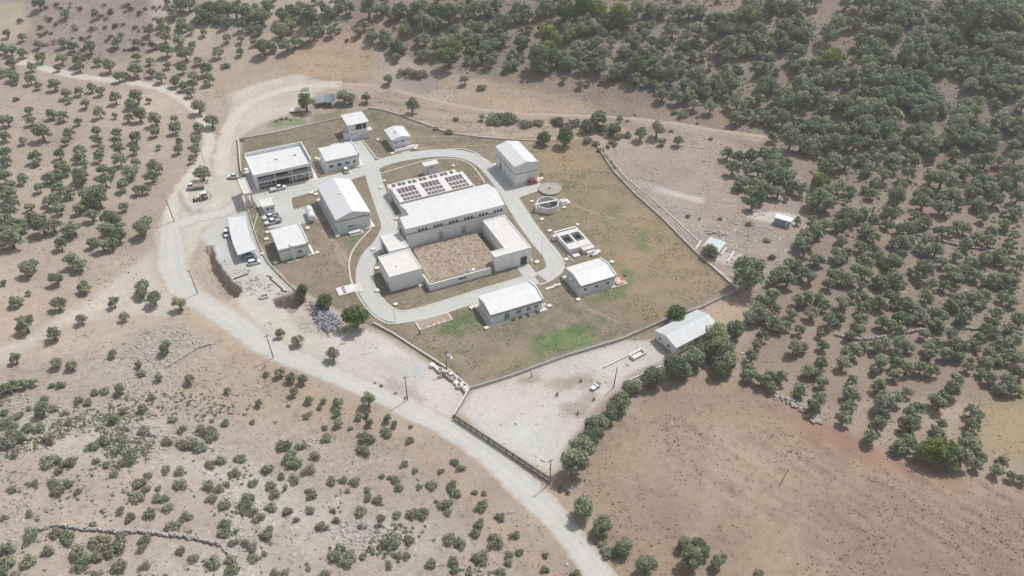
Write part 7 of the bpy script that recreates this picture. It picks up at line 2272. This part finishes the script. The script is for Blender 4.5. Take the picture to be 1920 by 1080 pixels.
# dense grove on the upper right hillside: a jittered planting with gaps where soil shows
gaps = [(390, 140, 60), (480, 60, 50), (650, 50, 45), (220, 300, 40), (390, 300, 50), (620, 260, 55), (620, 420, 70), (550, 640, 60), (1050, 880, 60), (1310, 640, 60), (1330, 860, 70), (1400, 540, 60), (1700, 740, 90), (540, 880, 70),
        (60, 1000, 60), (110, 450, 60), (300, 830, 60), (985, 345, 40), (1440, 90, 40), (1420, 700, 60), (1620, 900, 50), (1820, 770, 60), (1260, 930, 50), (150, 560, 70), (40, 130, 60)]
rg = random.Random(5)
for j in range(15):
    for i in range(24):
        x = 30 + i * 82 + (41 if j % 2 else 0) + rg.uniform(-26, 26); y = 10 + j * 74 + rg.uniform(-22, 22)
        if any((x - a) ** 2 + ((y - b) * 1.1) ** 2 < (c + 26) ** 2 for a, b, c in gaps) or rg.random() < 0.06:
            continue
        ITEMS.append((1440 + x / 4, y / 4, rg.uniform(46, 70) / 4, 'd'))

for q in ((1365, 285, 10), (1385, 292, 12), (1410, 290, 12), (1435, 288, 12), (1452, 295, 12), (1375, 310, 12), (1400, 315, 13), (1425, 312, 13), (1395, 335, 12), (1420, 340, 13), (1445, 330, 13), (1385, 345, 9), (1410, 380, 10), (1410, 357, 11), (1440, 352, 12), (1455, 316, 11)):
    ITEMS.append((q[0], q[1], q[2] * 1.2, 'd'))
ITEMS.append((1426, 368, 11, 'g'))
# low young crowns and scrub filling the hillside between the listed trees
for _ in range(240):
    fx, fy = rg.uniform(700, 1500), rg.uniform(-8, 175)
    if fy < 70 + (fx - 700) * 0.13 + 20:
        ITEMS.append((fx, fy, rg.uniform(6, 10.5), 'd'))
for _ in range(60):
    ITEMS.append((rg.uniform(300, 640), rg.uniform(-8, 55), rg.uniform(5, 10), 'd'))
for _ in range(260):
    fx, fy = rg.uniform(1440, 1918), rg.uniform(-5, 760)
    if fx + fy > 1620 and fy < 420 + (fx - 1460) * 0.75:
        ITEMS.append((fx, fy, rg.uniform(5.5, 11), 'd'))
for q in ((1040, 226, 10), (1052, 232, 10), (1066, 236, 11), (1080, 230, 11), (1098, 240, 12), (1112, 228, 11), (1130, 238, 12), (1145, 248, 10), (1010, 228, 11), (990, 232, 10), (1178, 252, 9), (1160, 256, 9), (1118, 268, 8), (1126, 280, 7), (1135, 292, 6), (1146, 303, 6), (1150, 313, 5), (1008, 265, 6), (1016, 326, 4), (962, 598, 4.5), (976, 594, 4), (990, 590, 4.5), (1008, 584, 5), (1165, 524, 5), (1172, 515, 4), (1052, 520, 4), (455, 262, 5)):
    ITEMS.append((q[0], q[1], q[2], 's'))
for _ in range(75):
    ITEMS.append((rg.uniform(60, 300), rg.uniform(5, 95), rg.uniform(4, 8), 'x'))

POS, RAD = solve_positions(ITEMS)


def region(px, py):
    if py > 540 and px < 760 and not (py < 700 and px > 480):
        return 'slope' if py > 690 else 'left'
    if px < 420 and py < 140:
        return 'back_left'
    if px < 330:
        return 'left'
    if py < 140 and px < 700:
        return 'back_left'
    if px > 1380 and py > 330:
        return 'right'
    if py < 300 and px >= 700:
        return 'hill'
    return 'plant'


LABEL = {('o', 'left'): ('grey-green olive tree in the open grove left of the dirt road', 'olive trees of the left grove'),
         ('o', 'back_left'): ('small dark olive tree on the dry slope above the dirt road', 'olive trees above the dirt road'),
         ('o', 'slope'): ('small olive tree on the rocky slope below the paved road', 'small olive trees on the front left slope'),
         ('o', 'right'): ('grey-green olive tree in the terraced grove right of the plant', 'olive trees of the right grove'),
         ('o', 'hill'): ('dark olive tree on the wooded hillside behind the plant', 'olive trees of the upper hillside'),
         ('d', 'hill'): ('dark olive tree on the wooded hillside behind the plant', 'olive trees of the upper hillside'),
         ('d', 'right'): ('grey-green olive tree in the terraced grove right of the plant', 'olive trees of the right grove'),
         ('d', 'back_left'): ('small dark olive tree on the dry slope above the dirt road', 'olive trees above the dirt road'),
         ('s', 'slope'): ('low grey-green shrub among the pale rocks of the front left slope', 'shrubs on the rocky slope'),
         ('s', 'left'): ('low green shrub on the bare ground below the left grove', 'shrubs below the left grove'),
         ('s', 'hill'): ('low dark bush at the foot of the wooded hillside', 'bushes at the hillside foot'),
         ('s', 'back_left'): ('low bush on the dry scrub above the dirt road', 'bushes above the dirt road'),
         ('s', 'right'): ('low bush at the edge of the right-hand grove', 'bushes at the right grove edge'),
         ('l', 'hill'): ('bright yellow-green broadleaf tree on the wooded hillside', 'yellow-green trees on the hillside'),
         ('g', 'hill'): ('fresh green broadleaf tree among the dark hillside olives', 'green broadleaf trees on the hillside'),
         ('x', 'back_left'): ('brown dried bush on the far upper left scrub', 'dry bushes'), ('x', 'hill'): ('brown dried bush on the dry slope behind the plant', 'dry bushes'),
         ('x', 'slope'): ('brown dried bush on the rocky front left slope', 'dry bushes'), ('x', 'right'): ('brown dried bush in the rubble right of the plant', 'dry bushes')}
SPECIAL = [
    (1405, 507, 'large dense round tree with big shadow at the right fence corner'),
    (1332, 468, 'dark tree leaning over the green-roofed shed'),
    (665, 590, 'large fresh green tree between pipe heap and ring road'),
    (607, 562, 'fresh green tree above the pipe heap'),
    (567, 545, 'small green tree beside the thin wall and pit'),
    (624, 660, 'lone round olive tree in the pale yard, crisp shadow on the road side'),
    (525, 622, 'upper of two small olive trees between road and pit'),
    (557, 635, 'greyish olive tree between lone round tree and pit'),
    (690, 747, 'olive tree at the lower road edge opposite the rubble yard'),
    (377, 320, 'olive tree directly above the tipper truck'),
    (265, 422, 'dark dense olive tree at the road bend, end of the left grove'),
    (335, 566, 'olive tree at the road edge by the dark pole'),
    (287, 555, 'larger olive tree left of the road-edge olive'),
    (265, 544, 'olive tree behind the larger one at the road bend'),
    (212, 564, 'olive tree on the light track below the left grove'),
    (151, 596, 'olive tree alone under the light track'),
    (231, 591, 'small olive tree on the slope, two trees left of the road edge'),
    (45, 602, 'large round olive tree at the left picture edge below the light track'),
    (97, 622, 'olive tree right of the large round left-edge olive'),
    (27, 660, 'olive tree at the left above the row of four'),
    (310, 647, 'solitary umbrella-shaped olive on the stone line below the road'),
    (210, 660, 'small slanted olive on the bare mid slope'),
    (104, 677, 'left of a pair of small olives on the bare left slope'),
    (132, 682, 'right of a pair of small olives on the bare left slope'),
    (296, 705, 'small round olive on the slope below the umbrella-shaped olive'),
    (355, 709, 'pale olive with shrub at its foot, on the mid slope'),
    (259, 681, 'small olive with bush beneath it on the mid slope'),
    (223, 727, 'olive growing out of a long low shrub on the mid slope'),
    (572, 187, 'tall leafy tree at the dirt yard, covering the lean-to'),
    (642, 175, 'tree shading the teal canopy'),
    (658, 180, 'darker tree right of the teal canopy'),
    (686, 180, 'slim dark tree behind the two-storey pavilion'),
    (772, 195, 'olive tree just behind the wire fence, right of the pavilion'),
    (727, 145, 'small olive alone above the dirt track'),
    (871, 147, 'lone olive on the dry slope with long shadow'),
    (903, 217, 'small dark tree outside the back fence left of two bushes'),
    (840, 100, 'big rounded green tree at the lower edge of the hillside wood'),
    (743, 97, 'olive with light top at the wood edge above the dry slope'),
    (1122, 220, 'large olive beside the dirt track behind the lawn'),
    (1100, 232, 'darker olive left of the large trackside olive'),
    (1232, 240, 'right of two olives standing on the bare ground beyond the track'),
    (1202, 247, 'left of two olives standing on the bare ground beyond the track'),
    (1565, 106, 'bright yellow-green tree in the dark upper right grove'),
    (1752, 840, 'big yellow-green tree at the corner of the brown field'),
    (1775, 845, 'green tree right of the big yellow-green one'),
    (1027, 60, 'bright yellow-green tree low on the hillside wood'),
    (1025, 87, 'lower yellow-green crown above the dark tree'),
    (1042, 75, 'small yellow-green tree beside the low bright one'),
    (1120, 18, 'yellow-green tree at the top edge of the hillside'),
    (1160, 25, 'yellow-green tree right of the top-edge one'),
    (1540, 337, 'yellow-green tree beside the pale blue cabin grove'),
    (1496, 409, 'tiny yellow-green bush at the end of the cabin'),
    (1267, 587, 'bright green bushy tree growing against the back of the barn'),
    (1298, 1018, 'left crown of the tree cluster at the bottom of the brown field'),
    (1310, 1020, 'top right crown of the tree cluster at the field bottom'),
    (1297, 1045, 'lowest and widest crown of the bottom field cluster'),
    (1320, 1032, 'small right crown of the bottom field cluster'),
    (1345, 1052, 'separate small tree right of the bottom field cluster'),
    (1357, 1042, 'tiny tree at the right tip of the bottom field cluster'),
    (1092, 835, 'large round olive near the fence end, upper of two'),
    (1077, 865, 'large silvery olive at the lower fence end'),
    (1092, 950, 'silvery olive at the roadside below the fence end'),
    (1130, 982, 'darker olive next down the roadside from the silvery one'),
    (1122, 992, 'small crown hugging the darker roadside olive'),
    (1170, 1022, 'pale olive third down the roadside'),
    (1212, 1060, 'silvery olive at the bottom edge beside the road'),
    (1355, 652, 'biggest round olive right beside the barn front'),
    (1342, 625, 'round olive at the barn corner'),
    (1360, 670, 'round olive below the biggest barn-side crown'),
    (1330, 655, 'round olive between barn front and the biggest crown'),
    (1377, 617, 'round olive behind the barn, highest of the row'),
    (1385, 610, 'small crown behind the highest row olive'),
    (1365, 685, 'lower right crown of the barn-side clump'),
    (1350, 690, 'lowest crown of the barn-side clump'),
    (1302, 667, 'round olive at the barn front corner'),
    (1310, 657, 'crown behind the barn front corner olive'),
    (1270, 687, 'round olive mid row between barn and pole'),
    (1260, 680, 'crown behind the mid row olive'),
    (1285, 695, 'small crown right of the mid row olive'),
    (1227, 702, 'round olive at the low wall of the lower yard'),
    (1217, 707, 'left crown of the low wall olive'),
    (1177, 725, 'small round olive right of the leaning pole'),
    (1192, 722, 'smallest crown right of the leaning pole'),
    (1165, 750, 'large round olive below the leaning pole'),
    (1152, 757, 'left crown below the leaning pole'),
    (1142, 777, 'round olive in the row, third below the pole'),
    (1127, 792, 'round olive in the row, fourth below the pole'),
    (1110, 797, 'round olive in the row just above the fence end pair'),
    (1110, 825, 'small crown above the upper fence end olive'),
    (1115, 812, 'round olive between the row and the fence end pair'),
]
NAME = {'o': ('olive_tree', 'olive tree'), 'd': ('olive_tree', 'olive tree'), 'r': ('round_olive_tree', 'olive tree'), 'g': ('broadleaf_tree', 'tree'), 'l': ('yellow_green_tree', 'tree'), 's': ('shrub', 'shrub'), 'x': ('dry_bush', 'bush')}

special_of = {}
for (sx, sy, lab) in SPECIAL:
    d = [(q[0] - sx) ** 2 + (q[1] - sy) ** 2 for q in ITEMS]
    k = min((v, i) for i, v in enumerate(d) if i not in special_of)[1]
    special_of[k] = lab

olive_idx = [k for k, q in enumerate(ITEMS) if q[3] in 'od']
inside = lambda q: -10 < q[0] < 1930 and -10 < q[1] < 1090
olive_idx.sort(key=lambda k: (k in special_of, inside(ITEMS[k]), ITEMS[k][2]), reverse=True)
single = set(olive_idx[:300])
mass = [k for k in olive_idx[300:]]
protos = {}
tally = {}
for k, (px, py, pr, kind) in enumerate(ITEMS):
    if kind in 'od' and k not in single:
        continue
    v = RNG.randrange(len(VAR[kind]))
    cm, tm = VAR[kind][v]
    x, y, z = POS[k]; R = RAD[k]
    nm, cat = NAME[kind]
    lab, grp = LABEL.get((kind, region(px, py)), (None, None))
    if k in special_of:
        lab = special_of[k]; grp = grp if kind in 'sx' else None
    if lab is None:
        lab, grp = {'o': ('grey-green olive tree standing near the plant', 'olive trees near the plant'), 'd': ('grey-green olive tree standing near the plant', 'olive trees near the plant'),
                    'r': ('dense round olive tree in the row beside the brown field', 'dense round olive trees by the brown field'), 'g': ('fresh green broadleaf tree at the plant wall', 'green trees at the plant wall'),
                    'l': ('bright yellow-green tree at the edge of the right grove', 'yellow-green trees at the grove edge'), 's': ('low green bush near the plant fence', 'bushes along the plant fence'),
                    'x': ('brown dried bush near the plant', 'dry bushes')}[kind]
        if (kind, 'done') not in tally:
            tally[(kind, 'done')] = []
        tally[(kind, 'done')].append((px, py))
    sc = (R * RNG.uniform(0.94, 1.06), R * RNG.uniform(0.94, 1.06), R * RNG.uniform(0.88, 1.1))
    rot = RNG.uniform(0, 6.28)
    key = (kind, v)
    if kind in 'sx':
        if key not in protos:
            o = bpy.data.objects.new(nm, cm); COL.objects.link(o); protos[key] = o
        else:
            o = protos[key].copy(); COL.objects.link(o)
        o.location = (x, y, z - 0.05); o.rotation_euler = (0, 0, rot); o.scale = sc
    else:
        if key not in protos:
            o = bpy.data.objects.new(nm, None); o.empty_display_size = 0.5; COL.objects.link(o)
            c_ = bpy.data.objects.new("crown", cm); COL.objects.link(c_); c_.parent = o
            t_ = bpy.data.objects.new("trunk", tm); COL.objects.link(t_); t_.parent = o
            protos[key] = o
        else:
            o = copy_tree(protos[key])
        o.location = (x, y, z); o.rotation_euler = (0, 0, rot); o.scale = sc
    for kk in ('group',):
        if kk in o.keys():
            del o[kk]
    tag(o, lab, cat, grp)

# the smallest and farthest olives of the groves, beyond three hundred, as one mass
VV = []; TT = []
extra = []
for _ in range(260):
    side = RNG.random()
    px = RNG.uniform(-420, -30) if side < 0.3 else RNG.uniform(1945, 2400)
    extra.append((px, RNG.uniform(-60, 640), RNG.uniform(9, 14), 'd'))
for _ in range(160):
    extra.append((RNG.uniform(300, 2200), RNG.uniform(-140, -25), RNG.uniform(9, 13), 'd'))
EP, ER = solve_positions(extra)
allp = [(POS[k], RAD[k]) for k in mass] + [(EP[k], ER[k]) for k in range(len(extra))]
for p_, R in allp:
    V_, T_ = FARV[RNG.randrange(len(FARV))]
    a = RNG.uniform(0, 6.28); c_, s_ = math.cos(a), math.sin(a)
    Q = V_ * np.array([R, R, R * RNG.uniform(0.9, 1.1)])
    Q = np.stack([Q[..., 0] * c_ - Q[..., 1] * s_ + p_[0], Q[..., 0] * s_ + Q[..., 1] * c_ + p_[1], Q[..., 2] + p_[2]], -1)
    T2 = T_.copy(); T2[:, 2] = RNG.random()
    VV.append(Q); TT.append(T2)
o = bpy.data.objects.new("olive_grove", quads_mesh("olive_grove", np.concatenate(VV), np.concatenate(TT), LM['mass']))
COL.objects.link(o)
o['kind'] = 'stuff'; o['label'] = 'far crowns of the dense olive groves on the hillside and plain'; o['category'] = 'olive grove'
mbt = MB()
for p_, R in allp:
    mbt.tube((p_[0], p_[1], p_[2] - 0.4), (p_[0] + RNG.uniform(-0.2, 0.2), p_[1], p_[2] + R * 1.3), R * 0.11, R * 0.06, 5, cap=False)
tr = mbt.build('trunk', M['bark'], o); tr['kind'] = 'stuff'


# ------------------------------------------------------------------ dry grass and loose stones
def in_view(x, y, z):
    d1 = y * math.cos(PITCH) - (z - CAM_H) * math.sin(PITCH)
    sx = 960 + FPX * x / d1; sy = 540 - FPX * (y * math.sin(PITCH) + (z - CAM_H) * math.cos(PITCH)) / d1
    return (sx > -60) & (sx < 1980) & (sy > -40) & (sy < 1120)


def sample_cover(which, n, power, base=0.06):
    """Random ground points, likelier where the cover weight is high."""
    out = []
    W_ = (tuft if which == 't' else stone).reshape(len(GX), len(GY))
    while sum(len(q) for q in out) < n:
        x = NP.uniform(-230, 240, 40000); y = NP.uniform(92, 470, 40000)
        i = np.clip(np.searchsorted(GX, x), 0, len(GX) - 1); j = np.clip(np.searchsorted(GY, y), 0, len(GY) - 1)
        w = np.clip(W_[i, j], 0, 1) ** power * (base + 1.5 * sstep(0.48, 0.68, 0.55 * fbm(x, y, 16, 77, 3) + 0.45 * fbm(x, y, 5, 78, 3)))
        k = NP.random(40000) < w
        x, y = x[k], y[k]
        z = ground(x, y)
        v = in_view(x, y, z) & np.array([(q, w) not in BARE for q, w in zip(np.round(x).astype(int), np.round(y).astype(int))])
        out.append(np.stack([x, y, z], -1)[v])
    return np.concatenate(out)[:n]


def tufts(name, label, pts, smin, smax, m, blades=7, kind='grass'):
    n = len(pts)
    s = NP.uniform(smin, smax, n)
    V = []
    for b in range(blades):
        a = NP.uniform(0, 6.28, n); t = NP.uniform(0.15, 0.9, n)
        dx, dy = np.cos(a), np.sin(a)
        base = pts + np.stack([dx * s * 0.25, dy * s * 0.25, -0.05 + 0 * s], -1)
        tip = base + np.stack([dx * s * t, dy * s * t, s * (1.0 - 0.5 * t)], -1)
        w = np.stack([-dy * s * 0.28, dx * s * 0.28, 0 * s], -1)
        V.append(np.stack([base - w, base + w, tip + w * 0.5, tip - w * 0.5], 1))
    V = np.concatenate(V)
    T = np.stack([NP.random(len(V)), NP.random(len(V)) ** 2, np.tile(NP.random(n), blades)], -1)
    o = bpy.data.objects.new(name, quads_mesh(name, V, T, m))
    COL.objects.link(o)
    o['kind'] = 'stuff'; o['label'] = label; o['category'] = kind
    return o


def clump_mass(name, label, pts, smin, smax, m, quads=11, kind='weeds'):
    n = len(pts)
    s = NP.uniform(smin, smax, n)
    V = []
    for b in range(quads):
        d = NP.normal(size=(n, 3)); d[:, 2] = np.abs(d[:, 2]) * 0.6; d /= np.linalg.norm(d, axis=1)[:, None]
        c = pts + d * (s * NP.uniform(0.3, 0.9, n))[:, None] * np.array([1, 1, 0.75])
        nr = d + NP.normal(size=(n, 3)) * 0.4; nr /= np.linalg.norm(nr, axis=1)[:, None]
        u = np.cross(nr, NP.normal(size=(n, 3))); u /= np.linalg.norm(u, axis=1)[:, None] + 1e-9
        w = np.cross(nr, u)
        u *= (s * 0.5)[:, None]; w *= (s * 0.38)[:, None]
        V.append(np.stack([c - u, c - w, c + u, c + w], 1))
    V = np.concatenate(V)
    T = np.stack([NP.random(len(V)), NP.random(len(V)) ** 2, np.tile(NP.random(n), quads)], -1)
    o = bpy.data.objects.new(name, quads_mesh(name, V, T, m))
    COL.objects.link(o)
    o['kind'] = 'stuff'; o['label'] = label; o['category'] = kind
    return o


def dry_material(name, lo, hi):
    m = bpy.data.materials.new(name); m.use_nodes = True
    N = m.node_tree.nodes; L = m.node_tree.links
    bs = N["Principled BSDF"]; bs.inputs["Roughness"].default_value = 0.95; bs.inputs["Specular IOR Level"].default_value = 0.05
    at = N.new("ShaderNodeAttribute"); at.attribute_name = "tint"
    sp = N.new("ShaderNodeSeparateColor"); L.new(at.outputs["Color"], sp.inputs[0])
    mx = N.new("ShaderNodeMix"); mx.data_type = 'RGBA'; L.new(sp.outputs[2], mx.inputs["Factor"]); mx.inputs["A"].default_value = lo; mx.inputs["B"].default_value = hi
    L.new(mx.outputs["Result"], bs.inputs["Base Color"])
    return m


pts = sample_cover('t', 42000, 1.1, 0.3)
clump_mass("dry_grass", "low dry grass tufts over fields and slopes", pts, 0.10, 0.30, dry_material("straw", (0.27, 0.205, 0.145, 1), (0.45, 0.36, 0.27, 1)), 7, 'grass')
clump_mass("weeds", "dry brown weeds dotted over fields and slopes", sample_cover('t', 900, 1.4), 0.18, 0.45, dry_material("brown_weeds", (0.24, 0.19, 0.135, 1), (0.33, 0.28, 0.19, 1)), 10)
LP = P(np.array([q[0] for q in LAWN]), np.array([q[1] for q in LAWN]))
gx_ = NP.uniform(LP[:, 0].min(), LP[:, 0].max(), 60000); gy_ = NP.uniform(LP[:, 1].min(), LP[:, 1].max(), 60000)
gk = (poly_sd(gx_, gy_, LP) < -0.6) & (fbm(gx_, gy_, 5, 91, 3) > 0.5)
gk &= np.array([(q, w) not in BARE for q, w in zip(np.round(gx_).astype(int), np.round(gy_).astype(int))])
clump_mass("grass", "dry and green grass tufts on the plant lawns", np.stack([gx_, gy_, 0 * gx_], -1)[gk][:15000], 0.08, 0.26, dry_material("lawn_blades", (0.17, 0.18, 0.09, 1), (0.40, 0.32, 0.21, 1)), 7, 'grass')
CY = P(np.array([775, 892.5, 919, 923, 806.5, 797.5]), np.array([465.5, 436.0, 469, 497.5, 529, 514.0]), 1.9)
cx_ = NP.uniform(CY[:, 0].min(), CY[:, 0].max(), 1500); cy_ = NP.uniform(CY[:, 1].min(), CY[:, 1].max(), 1500)
ck = poly_sd(cx_, cy_, CY) < -0.4
clump_mass("dry_foliage", "low dried plants over the raised courtyard soil", np.stack([cx_, cy_, 0 * cx_ + 1.95], -1)[ck], 0.08, 0.28, dry_material("courtyard_straw", (0.25, 0.19, 0.14, 1), (0.52, 0.44, 0.35, 1)), 7)
hx = NP.uniform(-40, 260, 22000); hy = NP.uniform(220, 470, 22000); hz = ground(hx, hy)
hk = ((hill(hx, hy) > 3) | (hx > 110)) & in_view(hx, hy, hz) & (fbm(hx, hy, 12, 61, 3) > 0.46)
clump_mass("undergrowth", "dark low scrub under the trees of the wooded hillside", np.stack([hx, hy, hz], -1)[hk][:3600], 0.25, 0.8, leaf_material("hillside_scrub_leaves", WOOD, False), 18, 'scrub')
# fine scrub between the rocks of the front slope
sp_ = sample_cover('s', 16000, 1.4)
d3_ = -0.625 * (sp_[:, 0] + 75) - 0.781 * (sp_[:, 1] - 172)
sp_ = sp_[(d3_ > 8) & (sp_[:, 1] < 157) & (fbm(sp_[:, 0], sp_[:, 1], 9, 55, 3) > 0.44)][:3400]
clump_mass("undergrowth", "fine grey-green scrub between the rocks of the front slope", sp_, 0.18, 0.62, leaf_material("fine_scrub_leaves", SCRUB, False), 16, 'scrub')


def rocks(name, label, pts, smin, smax, m):
    n = len(pts)
    base = np.array([(-1, -1, -1), (1, -1, -1), (1, 1, -1), (-1, 1, -1), (-0.7, -0.7, 1), (0.7, -0.7, 1), (0.7, 0.7, 1), (-0.7, 0.7, 1)], float)
    fc = np.array([(3, 2, 1, 0), (4, 5, 6, 7), (0, 1, 5, 4), (1, 2, 6, 5), (2, 3, 7, 6), (3, 0, 4, 7)])
    s = smin + (smax - smin) * NP.random(n) ** 2.5
    B = base[None] * (1 + NP.normal(0, 0.22, (n, 8, 3)))
    B = B * np.stack([s * NP.uniform(0.8, 2.2, n), s * NP.uniform(0.5, 1.0, n), s * NP.uniform(0.2, 0.5, n)], -1)[:, None, :]
    a = NP.normal(-0.35, 0.5, n); c_, s_ = np.cos(a)[:, None], np.sin(a)[:, None]
    B = np.stack([B[..., 0] * c_ - B[..., 1] * s_, B[..., 0] * s_ + B[..., 1] * c_, B[..., 2]], -1)
    B = B + pts[:, None, :] + np.array([0, 0, 0.02])
    F_ = (fc[None] + 8 * np.arange(n)[:, None, None]).reshape(-1, 4)
    me = bpy.data.meshes.new(name)
    me.vertices.add(8 * n); me.vertices.foreach_set("co", B.astype(np.float32).ravel())
    me.loops.add(F_.size); me.loops.foreach_set("vertex_index", F_.astype(np.int32).ravel())
    me.polygons.add(len(F_)); me.polygons.foreach_set("loop_start", np.arange(0, F_.size, 4, dtype=np.int32))
    me.materials.append(m); me.update(calc_edges=True)
    o = bpy.data.objects.new(name, me); COL.objects.link(o)
    o['kind'] = 'stuff'; o['label'] = label; o['category'] = 'rocks'
    return o


rocks("loose_rocks", "pale limestone rocks strewn over the slopes and rubble ground", sample_cover('s', 14000, 1.7), 0.08, 0.50, M['stone'])


# ------------------------------------------------------------------ the air: thin summer haze round the whole place
def haze():
    x0, x1, y0, y1, z0, z1 = -2100.0, 2100.0, -2100.0, 2100.0, -7.0, 176.0
    o = MB().box(x0, x1, y0, y1, z0, z1)
    m = bpy.data.materials.new("summer_haze"); m.use_nodes = True
    nt = m.node_tree
    for n in list(nt.nodes):
        if n.type != 'OUTPUT_MATERIAL':
            nt.nodes.remove(n)
    v = nt.nodes.new("ShaderNodeVolumePrincipled")
    v.inputs["Color"].default_value = (1.0, 0.995, 0.98, 1)
    v.inputs["Density"].default_value = HAZE_DENSITY
    v.inputs["Anisotropy"].default_value = 0.2
    nt.links.new(v.outputs[0], [n for n in nt.nodes if n.type == 'OUTPUT_MATERIAL'][0].inputs["Volume"])
    structure(o.build("haze", m), 'stuff')


HAZE_DENSITY = 0.00030
haze()
